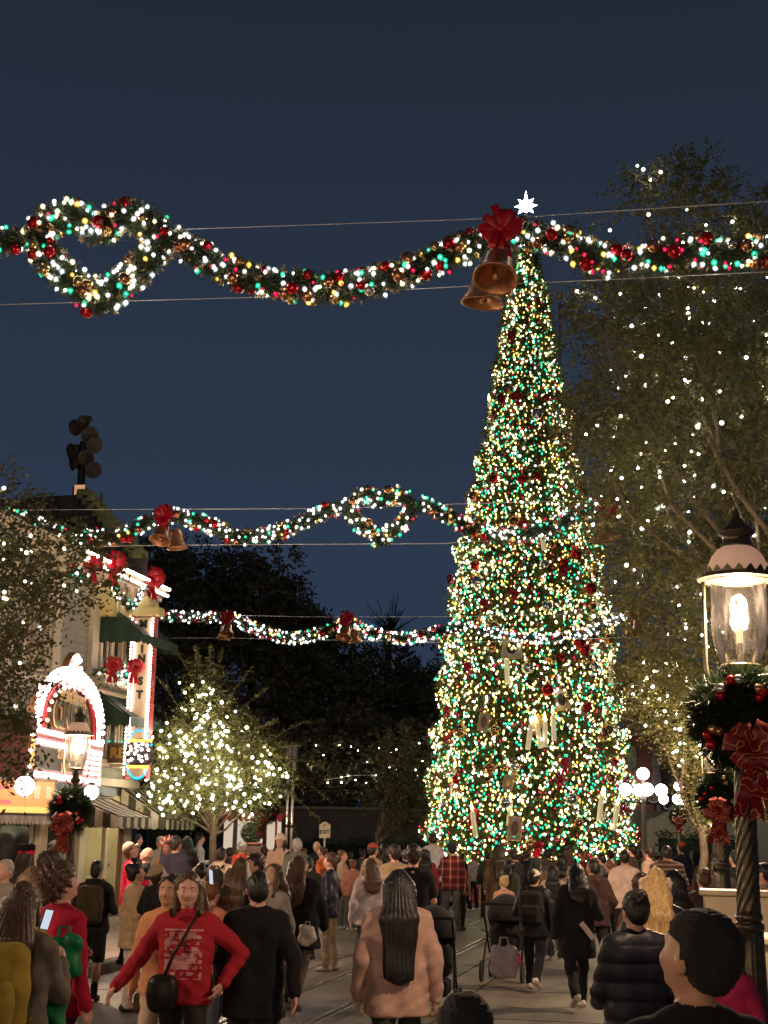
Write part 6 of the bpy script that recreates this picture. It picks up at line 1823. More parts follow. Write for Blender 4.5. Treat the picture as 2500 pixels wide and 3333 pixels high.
    if style == 'buzz':
        hs.ell(Hd(0, -.008, 1.655), (.092, .116, .106), 0, 0.01, rot, cut=lambda X: np.minimum(1.665+0.25*(X[..., 1]-hc[1])+hc[2]-X[..., 2], X[..., 1]-hc[1]-.0), noise=fuzz)
        hs.ell(Hd(0, -.055, 1.60), (.066, .05, .06), 0, 0.03, rot, noise=fuzz)
    if style in ('short', 'cap'):
        hs.ell(Hd(0, -.006, 1.652), (.084, .103, .103), 0, 0.01, rot, cut=hcut, noise=str_); hs.ell(Hd(0, -.06, 1.59), (.06, .04, .055), 0, 0.03, rot, noise=str_)
    elif style == 'messy':
        hs.ell(Hd(0, -.004, 1.665), (.092, .112, .104), 0, 0.01, rot, cut=cut(1.675, .05), noise=curl); hs.ell(Hd(0, -.065, 1.59), (.064, .042, .06), 0, 0.03, rot, noise=curl)
    elif style == 'curly':
        hs.ell(Hd(0, -.01, 1.668), (.112, .125, .112), 0, 0.01, rot, cut=cut(1.66, .055), noise=curl); hs.ell(Hd(0, -.06, 1.60), (.085, .06, .075), 0, 0.03, rot, noise=curl)
    elif style == 'balding':
        hs.ell(Hd(0, -.01, 1.625), (.081, .1, .06), 0, 0.01, rot, cut=cut(1.7, .01), noise=str_, zmax=1.665+zo)
    elif style in ('long', 'bun', 'pony', 'wavy'):
        ns = wav if style == 'wavy' else str_
        hs.ell(Hd(0, -.006, 1.655), (.088, .106, .103), 0, 0.01, rot, cut=hcut, noise=ns)
        if style == 'bun':
            hs.ell(Hd(0, -.075, 1.72), (.055, .055, .05), 0, 0.02, rot, noise=curl); hs.ell(Hd(0, -.06, 1.60), (.066, .045, .06), 0, 0.03, rot)
        elif style == 'pony':
            hs.ell(Hd(0, -.06, 1.61), (.066, .045, .06), 0, 0.03, rot)
            hs.cap(Hd(0, -.1, 1.68), Hd(0, -.15, 1.60), 0.03, 0.038, 0, 0.02, noise=ns); hs.cap(Hd(0, -.15, 1.60), U(0, -.17-t, hairlen), 0.038, 0.02, 0, 0.02, noise=ns)
        else:
            for x, r0, r1 in ((-.062, .05, .045), (0, .058, .055), (.062, .05, .045), (-.03, .055, .05), (.03, .055, .05)):
                hs.cap(Hd(x, -.045, 1.64), U(x*1.35, -.115-t, 1.42), r0, r1+.006, 0, 0.03, noise=ns); hs.cap(U(x*1.35, -.115-t, 1.42), U(x*1.25, -.14-t, hairlen+abs(x)*0.5), r1+.006, r1*0.62, 0, 0.03, noise=ns)
            for sg in (-1, 1):
                hs.cap(Hd(sg*.078, .01, 1.65), U(sg*.088, .03, 1.44), 0.028, 0.028, 0, 0.02, noise=ns); hs.cap(U(sg*.088, .03, 1.44), U(sg*.1, .098+t*1.5, max(1.25, hairlen+0.12)), 0.028, 0.012, 0, 0.02, noise=ns)
    if hs.p and style != 'bald':
        hv, hf, hm = hs.mesh(max(0.008, vox*0.8))
        link('hair', np_mesh('hair', hv, hf, [hair_mat(hair)], smooth=True), o)
    if hat:
        T = Sdf()
        if hat == 'beanie':
            T.ell(Hd(0, -.008, 1.675), (.098, .114, .112), 0, 0.01, rot, zmin=None, cut=ctr(lambda X: 1.655+hc[2]-X[..., 2]), noise=lambda X: 0.003*np.sin(90*np.arctan2(X[..., 0], X[..., 1])))
            T.cap(Hd(-.05, 0, 1.672), Hd(.05, 0, 1.672), 0.062, 0.062, 0, 0.015, sc=(1, .66, 1.8), rot=rot)
        elif hat in ('cap', 'capback'):
            sgn = 1 if hat == 'cap' else -1
            T.ell(Hd(0, -.004, 1.668), (.092, .108, .098), 0, 0.01, rot, cut=ctr(lambda X: 1.668+hc[2]-X[..., 2]))
            T.cap(Hd(-.03, sgn*.10, 1.682), Hd(.03, sgn*.10, 1.682), 0.05, 0.05, 0, 0.01, sc=(1, .72, 5.5), rot=rot)
            T.ell(Hd(0, -.004, 1.768), (.01, .01, .008), 0, 0.004, rot)
        elif hat == 'santa':
            T.ell(Hd(0, -.004, 1.70), (.094, .108, .105), 0, 0.02, rot, cut=ctr(lambda X: 1.69+hc[2]-X[..., 2])); T.cap(Hd(0, -.02, 1.78), Hd(.05, -.06, 1.85), 0.06, 0.03, 0, 0.03, rot=rot); T.cap(Hd(.05, -.06, 1.85), Hd(.11, -.08, 1.80), 0.03, 0.02, 0, 0.02, rot=rot)
            T.cap(Hd(-.05, -.002, 1.69), Hd(.05, -.002, 1.69), 0.07, 0.07, 1, 0.006, sc=(1, .68, 2.2), rot=rot); T.ell(Hd(.12, -.08, 1.785), (.034, .034, .034), 1, 0.005, rot)
        elif hat == 'band':
            T.cap(Hd(-.05, -.002, 1.69), Hd(.05, -.002, 1.69), 0.062, 0.062, 1, 0.006, sc=(1, .66, 1.5), rot=rot)
            T.ell(Hd(0, -.006, 1.745), (.1, .1, .06), 0, 0.01, rot, noise=curl); T.ell(Hd(-.07, -.006, 1.77), (.06, .06, .045), 0, 0.02, rot, noise=curl); T.ell(Hd(.07, -.006, 1.77), (.06, .06, .045), 0, 0.02, rot, noise=curl)
        elif hat == 'headbow':
            T.cap(Hd(-.085, .01, 1.69), Hd(0, .01, 1.765), 0.012, 0.012, 0, 0.01, rot=rot); T.cap(Hd(0, .01, 1.765), Hd(.085, .01, 1.69), 0.012, 0.012, 0, 0.01, rot=rot)
            for sg in (-1, 1): T.cap(Hd(sg*.02, .01, 1.775), Hd(sg*.06, .005, 1.80), 0.016, 0.034, 0, 0.006, sc=(1, 1.6, 1), rot=rot)
            T.ell(Hd(0, .012, 1.778), (.018, .016, .018), 0, 0.004, rot)
        elif hat == 'muffs':
            T.cap(Hd(-.09, .0, 1.67), Hd(0, .0, 1.772), 0.012, 0.012, 0, 0.01, rot=rot); T.cap(Hd(0, .0, 1.772), Hd(.09, .0, 1.67), 0.012, 0.012, 0, 0.01, rot=rot)
            for sg in (-1, 1): T.ell(Hd(sg*.095, .0, 1.64), (.032, .052, .055), 0, 0.006, rot, noise=curl)
        elif hat == 'feathers':
            for k in range(11):
                a = R(-80+160*k/10); T.cap(Hd(.075*math.sin(a), -.02, 1.67+.08*math.cos(a)), Hd(.19*math.sin(a), -.07, 1.67+.2*math.cos(a)), 0.012, 0.02, 0 if k % 2 else 1, 0.003, sc=(1, 1.5, 1), rot=rot)
            T.cap(Hd(-.05, -.002, 1.69), Hd(.05, -.002, 1.69), 0.062, 0.062, 1, 0.006, sc=(1, .68, 3), rot=rot)
        hv, hf, hm = T.mesh(max(0.0075, vox*0.75))
        second = {'santa': (0.8, 0.72, 0.68), 'band': (0.6, 0.02, 0.06), 'feathers': (0.6, 0.05, 0.06)}.get(hat, hatc)
        link('hat', np_mesh('hat', hv, hf, [cloth(hatc, 'fleece'), cloth(second, 'fleece')], hm, smooth=True), o)
    if d < 34 and abs(((face+hy+180) % 360)-180) > 48:     # a face that shows: eyes, brows, mouth
        Mw = Matrix([list(r) for r in M]); pvv = Vector(pv)
        def hp3(p): return Mw @ (Vector(p)+Vector(hc)-pvv)+pvv
        for sg in (-1, 1):
            e1 = MB(); e1.ball((0, 0, 0), (0.0125, 0.009, 0.0075), 10, 6, mi=0); e1.ball((0, 0.0055, 0), (0.0058, 0.005, 0.0062), 8, 6, mi=1)
            eo = link('eye', e1.mesh('eye', [pm('eye_white', (0.6, 0.55, 0.5), 0.3, var=0), pm('eye_dark', (0.03, 0.02, 0.015), 0.25, var=0)], True), o, loc=hp3((sg*.031, .0955, 1.638)))
            eo.rotation_euler = Mw.to_euler()
            MB().tube([hp3((sg*.014, .1025, 1.657)), hp3((sg*.03, .1, 1.664)), hp3((sg*.047, .088, 1.658))], [0.0035, 0.0042, 0.002], 6).build('eyebrow', hair_mat('brown' if hair == 'blonde' else hair), o, world=False, smooth=True)
        MB().tube([hp3((-.026, .091, 1.569)), hp3((-.01, .102, 1.572)), hp3((.01, .102, 1.572)), hp3((.026, .091, 1.569))], [0.002, 0.0062, 0.0062, 0.002], 6).build('lips', pm('lips', (0.42, 0.13, 0.11), 0.45, var=0.05), o, world=False, smooth=True)
    o['_zo'] = zo
    if pack: backpack(o, pack, t, zo, sc)
    return o

def soft_box(c, hx, hy_, hz_, r, mat=0, S=None):
    """pillow-like block from four fat capsules"""
    S = S or Sdf()
    for sx in (-1, 1):
        for sy in (-1, 1):
            S.cap((c[0]+sx*(hx-r), c[1]+sy*max(0, hy_-r), c[2]-hz_+r), (c[0]+sx*(hx-r), c[1]+sy*max(0, hy_-r), c[2]+hz_-r), r, r, mat, 0.06)
    S.cap((c[0], c[1], c[2]-hz_+r), (c[0], c[1], c[2]+hz_-r), r, r, mat, 0.06)
    S.cap((c[0]-hx+r, c[1], c[2]), (c[0]+hx-r, c[1], c[2]), min(hz_, r*1.2), min(hz_, r*1.2), mat, 0.05)
    return S
def at_person(o, name, label, cat, group=None):
    e_ = bpy.data.objects.new(name, None); C.objects.link(e_)
    e_.matrix_world = o.matrix_basis.copy(); e_.empty_display_size = 0.1
    e_.location = o.location; e_.rotation_euler = o.rotation_euler; e_.scale = o.scale
    return tag(e_, label, cat, group)
def backpack(o, spec, t, zo, sc):
    col, label = spec[:2]; big = spec[2] if len(spec) > 2 else 1.0
    e_ = at_person(o, 'backpack', label, 'backpack')
    m = cloth(col, 'denim')
    S = soft_box((0, -.19-t-0.02, 1.2+zo), .15*big, .085, .22*big, .07)
    v, f, mi = S.mesh(0.014); link('body', np_mesh('body', v, f, [m], smooth=True), e_)
    S = soft_box((0, -.285-t-0.02, 1.12+zo), .115*big, .04, .11*big, .04)
    v, f, mi = S.mesh(0.012); link('pocket', np_mesh('pocket', v, f, [m], smooth=True), e_)
    for sg in (-1, 1):
        b = MB(); y0 = -.13-t
        b.tube([(sg*.09, y0-.02, 1.42+zo), (sg*.11, -.04, 1.49+zo+t), (sg*.115, .07, 1.46+zo+t), (sg*.12, .135+t, 1.34+zo), (sg*.14, .125+t, 1.2+zo), (sg*.165, .0, 1.06+zo), (sg*.12, y0, 1.0+zo)], 0.016, 6)
        b.build('strap', m, e_, world=False, smooth=True)
    MB().tube([(-.04, -.16-t, 1.41+zo), (-.03, -.17-t, 1.455+zo), (.03, -.17-t, 1.455+zo), (.04, -.16-t, 1.41+zo)], 0.01, 6).build('handle', m, e_, world=False, smooth=True)
    return e_
# ------------------------------------------------------------------ the crowd (head-top pixel, depth, heading: 0 away, 90 left, -90 right, 180 to camera)
BK = (0.014, 0.013, 0.014); NAVY = (0.012, 0.014, 0.03); JEAN = (0.06, 0.075, 0.1); KHAKI = (0.2, 0.15, 0.1); GREYJ = (0.13, 0.13, 0.13)
WHITE = (0.62, 0.56, 0.52); CREAM = (0.5, 0.38, 0.27); PINKJ = (0.48, 0.30, 0.24); DKJ = (0.03, 0.035, 0.035)
WALK = ((16, 6), (-16, 28)); WALK2 = ((-16, 28), (16, 6)); STAND = ((2, 3), (-3, 4)); STAND2 = ((-4, 5), (5, 4))
# --- nearest
m1 = person(2258, 2966, 4.2, 12, 'man with cropped black hair, head and shoulders only, beside the tall lamp', top=BK, hair='buzz', style='buzz', skin='tan', hy=26, hp=-10, arms=('bent', 'bent'), legs=STAND)
m2 = person(1513, 3241, 4.3, 5, 'person of whom only the dark crown of the head rises at the bottom', top=BK, hair='buzz', style='buzz', legs=STAND)
g1 = person(78, 2878, 8.2, -12, 'woman with long brown hair and grey sweater carrying a mustard backpack', top=(0.13, 0.11, 0.085), tk='fleece', bot=DKJ, hair='brown', style='long', hairlen=1.12, thick=.02, hem=.8, arms=('bent', 'phone'), pack=((0.3, 0.21, 0.03), 'mustard yellow quilted backpack on the long-haired woman', 1.05))
b1 = person(208, 2815, 9.6, -38, 'curly-haired boy in a plain crimson sweater', top=(0.45, 0.01, 0.04), tk='knit', bot=(0.1, 0.05, 0.04), hair='brown', style='curly', skin='pink', hp=-12, hy=-20, arms=('bent', 'hang'), thick=.02, hem=.82, legs=STAND)
rw = person(618, 2842, 10.4, 176, 'woman in a red printed sweater walking towards the camera, arms swinging', topmat=pattern_cloth('red_print_sweater', 'print'), bot=(0.035, 0.033, 0.025), hair='brown', style='long', skin='pink', arms=('akimbo', 'out'), thick=.026, hem=.86, hp=8, hy=8, legs=WALK, hairlen=1.38)
pw1 = person(553, 2852, 11.2, 172, 'woman in a peach off-shoulder top next to the red sweater', top=(0.55, 0.25, 0.12), tk='knit', bot=CREAM, bk='knit', hair='dark', style='bun', skin='tan', arms=('hang', 'hang'), thick=.018, legs=WALK2)
bk1 = person(842, 2838, 10.6, 8, 'tall person all in black with black hair, seen from behind, walking', top=BK, bot=BK, hair='black', style='short', thick=.03, hem=.74, arms=('fwd', 'back'), legs=WALK, wide=1.08)
pj = person(1300, 2832, 10.6, 2, 'woman with very long black hair in a dusty pink fleece jacket', top=PINKJ, tk='fleece', bot=(0.035, 0.042, 0.035), hair='black', style='long', hairlen=1.0, thick=.045, hem=.76, arms=('hang', 'hang'), legs=WALK2, wide=1.04)
bl = person(2132, 2834, 11.5, -10, 'woman with long blonde hair and dark navy puffer coat', top=NAVY, tk='puffer', puffy=True, bot=BK, hair='blonde', style='wavy', hairlen=1.16, thick=.05, hem=.72, arms=('bent', 'pocket'), hat='muffs', hatc=(0.6, 0.5, 0.42), legs=WALK)
nv = person(2068, 2905, 9.3, 10, 'dark-haired woman in black down jacket next to the blonde woman', top=(0.013, 0.014, 0.022), tk='puffer', puffy=True, bot=BK, hair='black', style='bun', thick=.05, hem=.78, arms=('push', 'hang'), legs=WALK2)
# --- left group
person(112, 2822, 11.5, -8, 'woman with light brown hair tucked behind the crimson boy', top=(0.05, 0.045, 0.04), hair='lbrown', style='long', hairlen=1.3, legs=STAND)
person(164, 2778, 14.5, -30, 'person with dark curly mop of hair near the kerb lamp', top=(0.03, 0.03, 0.03), hair='dark', style='curly', legs=STAND)
person(88, 2762, 17.5, -20, 'person in a black fur hat with a red band', top=BK, hair='dark', style='long', hat='band', hatc=(0.012, 0.01, 0.012), skin='tan', legs=STAND, ground=.13)
person(20, 2800, 15.5, 150, 'grey-haired person at the edge near the shop door', top=(0.3, 0.25, 0.2), hair='grey', style='short', skin='pink', legs=STAND)
person(178, 2738, 21.5, 40, 'man in a dark cap standing under the entry awning', top=(0.05, 0.045, 0.04), hair='dark', style='short', hat='cap', hatc=(0.03, 0.028, 0.025), skin='pink', legs=STAND, ground=.13)
person(316, 2803, 17.6, -4, 'man in black hoodie and shorts walking with an olive backpack', top=(0.017, 0.016, 0.015), collar='hood', bot=BK, pants='shorts', shoe=(0.015, 0.014, 0.013), hair='black', style='short', skin='tan', arms=('hang', 'bent'), thick=.03, hem=.84, legs=((6, 4), (-6, 10)), pack=((0.06, 0.045, 0.022), 'olive brown backpack on the man in shorts', 1.05))
person(432, 2741, 20.5, -72, 'person in hot pink jacket and white cap looking down', top=(0.62, 0.015, 0.06), tk='puffer', bot=BK, hair='lbrown', style='short', hat='cap', hatc=(0.6, 0.48, 0.4), skin='pink', hp=-22, arms=('bent', 'bent'), thick=.035, hem=.84, ground=.13, legs=STAND)
person(478, 2757, 20.8, 88, 'balding white-haired man in dark jacket facing the pink jacket', top=(0.03, 0.028, 0.03), hair='grey', style='balding', skin='pink', hp=-18, arms=('bent', 'bent'), legs=STAND, ground=.13)
person(446, 2812, 16.6, -62, 'woman in beige puffer jacket with a black bow headband', top=(0.5, 0.34, 0.2), tk='puffer', puffy=True, bot=WHITE, bk='knit', hair='black', style='bun', hat='headbow', hatc=(0.01, 0.01, 0.01), skin='tan', hp=-10, arms=('bent', 'hang'), thick=.045, hem=.74, legs=STAND)
person(522, 2812, 16.2, -40, 'man in black shirt and long shorts with a tan cap, head lowered', top=BK, sleeve='short', bot=BK, pants='shorts', shoe=(0.12, 0.06, 0.04), hair='dark', style='short', hat='capback', hatc=(0.33, 0.24, 0.15), skin='tan', hp=-24, arms=('bent', 'phone'), legs=((10, 6), (-14, 20)), thick=.02, wide=1.1)
person(545, 2742, 24.5, 165, 'carved wooden figure with a tall white and red feather headdress', top=(0.25, 0.12, 0.05), bot=(0.12, 0.06, 0.03), hair='black', style='long', hat='feathers', hatc=(0.75, 0.6, 0.5), skin='brown', arms=('bent', 'crossed'), legs=STAND, ground=.13, name='wooden_statue', cat='statue')
person(573, 2722, 23.0, -25, 'man in navy varsity jacket with cream sleeves', top=(0.03, 0.025, 0.045), bot=JEAN, hair='dark', style='short', skin='tan', arms=('hang', 'bent'), legs=STAND, thick=.03, wide=1.1)
person(448, 2716, 29.0, -60, 'person in a dark coat waiting under the shop awning', top=(0.08, 0.085, 0.1), hair='black', style='short', legs=STAND, ground=.13)
person(524, 2722, 30.0, 40, 'white-shouldered person beyond the varsity jacket', top=(0.4, 0.38, 0.34), hair='grey', style='short', legs=STAND)
person(650, 2712, 33.0, -70, 'person in a pale blue-white shirt and dark cap by the small tree', top=(0.6, 0.6, 0.62), bot=BK, hair='black', style='short', hat='cap', hatc=BK, arms=('fwd', 'bent'), legs=STAND)
person(610, 2722, 31.0, 20, 'dark figure next to the pale trunk', top=(0.03, 0.02, 0.02), hair='black', style='long', legs=STAND)
person(655, 2812, 18.5, 8, 'person with big white ear warmers and dark coat', top=(0.04, 0.03, 0.03), hair='black', style='bun', hat='muffs', hatc=(0.72, 0.62, 0.55), legs=STAND)
person(688, 2868, 13.2, -30, 'ginger-haired girl in a salmon jacket holding up a phone', top=(0.55, 0.2, 0.13), tk='fleece', bot=JEAN, hair='ginger', style='pony', skin='light', arms=('phone', 'phone'), hairlen=1.3, thick=.03, legs=STAND)
person(722, 2760, 24.0, -18, 'person in a cream hoodie with a small black backpack', top=(0.55, 0.42, 0.3), collar='hood', bot=BK, hair='black', style='short', arms=('hang', 'fwd'), thick=.035, legs=WALK, pack=(BK, 'small black backpack on the cream hoodie', 0.85))
person(788, 2742, 32.0, 30, 'child in a bright orange red jacket by the stand', top=(0.65, 0.07, 0.03), bot=BK, hair='grey', style='short', hat='beanie', hatc=(0.5, 0.45, 0.42), legs=STAND)
person(785, 2800, 13.4, -25, 'woman with long wavy brown hair and black coat', top=BK, bot=BK, hair='brown', style='wavy', hairlen=1.18, arms=('bent', 'hang'), thick=.04, hem=.7, legs=WALK2)
person(828, 2782, 16.0, 120, 'young man with warm-lit face in a dark jacket', top=(0.04, 0.03, 0.03), hair='dark', style='messy', skin='tan', hp=-8, legs=STAND)
person(888, 2812, 14.6, 140, 'smiling woman with brown hair and grey checked blouse', top=(0.3, 0.27, 0.23), bot=JEAN, hair='brown', style='wavy', hairlen=1.3, skin='light', hp=-12, hy=20, legs=STAND)
person(913, 2718, 28.0, 172, 'person in cream fleece and knit beanie standing with folded arms', top=(0.58, 0.38, 0.26), tk='fleece', bot=(0.45, 0.33, 0.24), bk='fleece', hair='black', style='wavy', hairlen=1.35, hat='beanie', hatc=(0.7, 0.56, 0.44), arms=('crossed', 'crossed'), thick=.04, legs=STAND, ground=.12)
person(974, 2786, 16.8, -14, 'woman with long dark hair and wide black coat striding', top=BK, bot=(0.1, 0.075, 0.06), hair='brown', style='long', hairlen=1.2, thick=.07, hem=.72, arms=('hang', 'fwd'), legs=WALK, wide=1.15, shoe=(0.25, 0.2, 0.18))
person(968, 2728, 27.0, 30, 'person in a grey green hooded parka', top=(0.17, 0.17, 0.13), collar='hood', hair='grey', style='short', thick=.04, legs=WALK)
person(1032, 2738, 33.0, 150, 'bearded man in a black and white jersey', top=(0.03, 0.03, 0.035), hair='grey', style='balding', skin='light', legs=STAND)
person(1050, 2756, 31.0, 70, 'child in a glowing orange coat', top=(0.7, 0.16, 0.05), hair='brown', style='short', legs=STAND)
person(1078, 2778, 21.6, 78, 'man in navy jacket and khaki trousers standing in profile', top=NAVY, tk='puffer', bot=KHAKI, shoe=(0.35, 0.28, 0.22), hair='brown', style='messy', skin='pink', arms=('hang', 'pocket'), thick=.03, hem=.8, legs=STAND)
person(1006, 2790, 23.5, -10, 'man in a dark coat behind the profile man', top=(0.018, 0.016, 0.02), bot=BK, hair='black', style='short', thick=.03, legs=STAND)
person(1116, 2770, 30.5, -100, 'person in a cream sweater and grey jeans holding a plush toy', top=(0.55, 0.38, 0.26), bot=GREYJ, hair='ginger', style='bun', arms=('carry', 'bent'), thick=.03, legs=STAND, shoe=(0.4, 0.36, 0.33))
person(1150, 2800, 30.0, 0, 'child with a furry salmon hood', top=(0.5, 0.22, 0.15), tk='fleece', bot=GREYJ, hair='ginger', style='bun', thick=.035, legs=STAND, shoe=(0.5, 0.45, 0.42))
person(1208, 2794, 20.0, 12, 'woman with long brown hair in a pale lavender hoodie', top=(0.45, 0.38, 0.4), collar='hood', bot=(0.06, 0.06, 0.065), hair='brown', style='long', hairlen=1.28, thick=.035, hem=.82, legs=WALK)
person(1214, 2746, 27.0, -40, 'person in tan coat and red visor', top=(0.42, 0.3, 0.2), hair='dark', style='short', hat='cap', hatc=(0.5, 0.08, 0.05), legs=STAND)
person(1286, 2752, 22.5, 15, 'man in a tan sweater with dark hair', top=(0.48, 0.33, 0.2), bot=JEAN, hair='dark', style='messy', skin='pink', thick=.025, legs=STAND)
person(1252, 2745, 29.0, 40, 'woman in a brown coat in the middle of the crowd', top=(0.14, 0.09, 0.06), hair='black', style='long', legs=STAND)
person(1347, 2752, 18.0, -6, 'tall dark-haired man in a black T-shirt pushing a stroller', top=BK, sleeve='short', bot=BK, hair='dark', style='messy', skin='pink', arms=('push', 'push'), legs=WALK2, wide=1.05)
person(1408, 2712, 33.5, 20, 'girl in a white puffer jacket lifted above the crowd', top=(0.62, 0.6, 0.6), tk='puffer', puffy=True, bot=BK, hair='dark', style='bun', thick=.04, legs=STAND, hem=.8)
person(1471, 2746, 30.6, 4, 'man in a red plaid flannel shirt and grey jeans', topmat=pattern_cloth('red_plaid', 'plaid'), bot=(0.16, 0.16, 0.15), hair='black', style='short', hat='beanie', hatc=(0.03, 0.03, 0.045), arms=('bent', 'hang'), thick=.03, hem=.82, legs=STAND, shoe=(0.3, 0.24, 0.16), wide=1.06)
person(1508, 2778, 38.0, -70, 'person in navy tracksuit striding towards the tree', top=NAVY, bot=NAVY, hair='black', style='short', shoe=(0.6, 0.55, 0.5), legs=((24, 8), (-22, 24)), arms=('fwd', 'back'))
# --- right group
person(1622, 2748, 30.0, 10, 'woman with very long dark hair in a brown coat before the tree', top=(0.1, 0.065, 0.04), hair='dark', style='long', hairlen=1.05, thick=.04, hem=.6, legs=STAND)
person(1672, 2766, 30.5, 20, 'man in navy sweater holding a child at the tree', top=(0.035, 0.03, 0.04), hair='dark', style='short', arms=('carry', 'carry'), hat='cap', hatc=(0.05, 0.04, 0.04), legs=STAND)
person(1745, 2782, 28.0, -5, 'person wearing a red and white Santa hat', top=BK, hair='black', style='long', hat='santa', hatc=(0.6, 0.01, 0.025), legs=STAND)
person(1740, 2832, 19.6, -18, 'person in white cap and black jacket with black backpack and white sneakers', top=BK, tk='puffer', bot=BK, shoe=(0.72, 0.62, 0.55), hair='dark', style='bun', hat='cap', hatc=(0.66, 0.58, 0.5), hp=-8, hy=-15, arms=('bent', 'hang'), thick=.05, hem=.78, legs=WALK, pack=((0.017, 0.015, 0.014), 'large black backpack on the white-capped walker', 1.1), wide=1.05)
person(1640, 2852, 22.5, 25, 'blond child in a peach jacket near the black stroller', top=(0.55, 0.3, 0.2), hair='blonde', style='bun', skin='pink', legs=STAND)
person(1800, 2816, 24.0, -8, 'girl with long black hair and cream sweater', top=(0.55, 0.43, 0.33), bot=JEAN, hair='black', style='long', hairlen=1.15, thick=.03, legs=WALK, shoe=(0.6, 0.52, 0.45))
person(1875, 2812, 17.7, 6, 'woman in long black coat and white sneakers, hair clip shining', top=BK, bot=BK, shoe=(0.72, 0.62, 0.55), hair='black', style='long', hairlen=1.3, thick=.05, hem=.62, arms=('hang', 'bent'), legs=WALK2, wide=1.05)
person(1930, 2798, 21.0, 24, 'man in maroon brown hooded jacket turned to his companion', top=(0.05, 0.025, 0.025), collar='hood', bot=BK, shoe=(0.6, 0.52, 0.48), hair='black', style='short', skin='tan', hy=20, thick=.05, hem=.8, arms=('hang', 'pocket'), legs=WALK, wide=1.15)
person(2033, 2766, 23.6, -6, 'man in a plain white long-sleeved shirt', top=(0.66, 0.5, 0.42), bot=BK, hair='black', style='short', skin='tan', thick=.02, arms=('bent', 'bent'), legs=STAND, wide=1.06)
person(2090, 2850, 15.0, -20, 'child with fuzzy brown hood beside the blonde woman', top=(0.17, 0.08, 0.035), tk='fleece', hair='brown', style='curly', legs=STAND)
person(2190, 2832, 14.5, 10, 'person with sleek black hair just behind the blonde woman', top=BK, hair='black', style='long', hairlen=1.35, legs=STAND)
person(2170, 2752, 25.5, -4, 'broad man in a brown striped sweater seen from behind', topmat=pattern_cloth('brown_stripes', 'stripes'), bot=BK, hair='dark', style='short', skin='tan', thick=.03, wide=1.25, legs=STAND)
person(2218, 2742, 33.0, 30, 'person in a bright orange cap beyond the striped man', top=(0.03, 0.03, 0.06), hair='dark', style='short', hat='cap', hatc=(0.65, 0.12, 0.04), skin='pink', legs=STAND)
person(2055, 2748, 31.0, 60, 'dark-haired person with warm-lit cheek behind the white shirt', top=(0.08, 0.05, 0.045), hair='black', style='short', skin='pink', legs=STAND)
person(2110, 2755, 29.0, 50, 'woman with brown hair talking near the striped man', top=(0.35, 0.24, 0.18), hair='dark', style='messy', skin='pink', legs=STAND)
person(2336, 2795, 19.8, -15, 'person in a dark coat standing behind the second lamp post', top=(0.03, 0.022, 0.022), hair='black', style='short', skin='tan', thick=.04, legs=STAND, wide=1.15, ground=.13)
person(2392, 2770, 22.0, 20, 'dark-haired man between the two nearer lamp posts', top=(0.02, 0.02, 0.022), hair='black', style='short', skin='tan', legs=STAND, ground=.13)
person(2484, 2808, 15.5, 60, 'person in a pale pink shirt at the edge behind the tall lamp', top=(0.6, 0.42, 0.36), hair='black', style='short', skin='pink', thick=.03, legs=STAND, ground=.13)
person(2290, 2830, 17.0, 10, 'woman in a dark patterned coat before the planter box', top=(0.06, 0.04, 0.035), hair='brown', style='bun', thick=.04, legs=STAND)
person(2348, 2990, 8.6, -25, 'small child in a shiny pink cap beside the cream box', top=(0.5, 0.03, 0.1), hair='brown', style='short', hat='beanie', hatc=(0.62, 0.05, 0.14), skin='light', legs=STAND, h=1.47)
# --- filling heads round the foot of the tree
fill = [(1140, 2772, 34), (1180, 2765, 36), (1240, 2768, 33), (1320, 2770, 32), (1385, 2765, 30), (1430, 2772, 36), (1540, 2778, 40), (1585, 2772, 36), (1690, 2782, 34), (1712, 2772, 37), (1785, 2768, 35), (1830, 2780, 32), (1850, 2760, 37), (1900, 2772, 34), (1958, 2780, 31), (1985, 2768, 36), (2080, 2772, 36), (2140, 2775, 38), (2260, 2770, 34), (2295, 2775, 31), (990, 2762, 36), (1060, 2775, 34), (860, 2758, 33), (750, 2762, 34), (590, 2768, 28), (1660, 2800, 27), (1775, 2822, 25), (1985, 2800, 26), (1500, 2800, 31), (940, 2775, 27)]
fc = [((0.03, 0.025, 0.03), 'charcoal coat'), ((0.12, 0.08, 0.06), 'brown jacket'), ((0.3, 0.22, 0.17), 'beige sweater'), ((0.03, 0.035, 0.06), 'navy hoodie'), ((0.2, 0.03, 0.03), 'dark red coat'), ((0.1, 0.1, 0.1), 'grey hoodie'), ((0.4, 0.33, 0.28), 'cream jacket'), ((0.05, 0.06, 0.04), 'olive parka'), ((0.018, 0.018, 0.02), 'black jacket')]
hs_ = ['short', 'long', 'bun', 'messy', 'short', 'wavy', 'curly']
hcn = ['black', 'dark', 'brown', 'dark', 'black', 'lbrown', 'ginger']
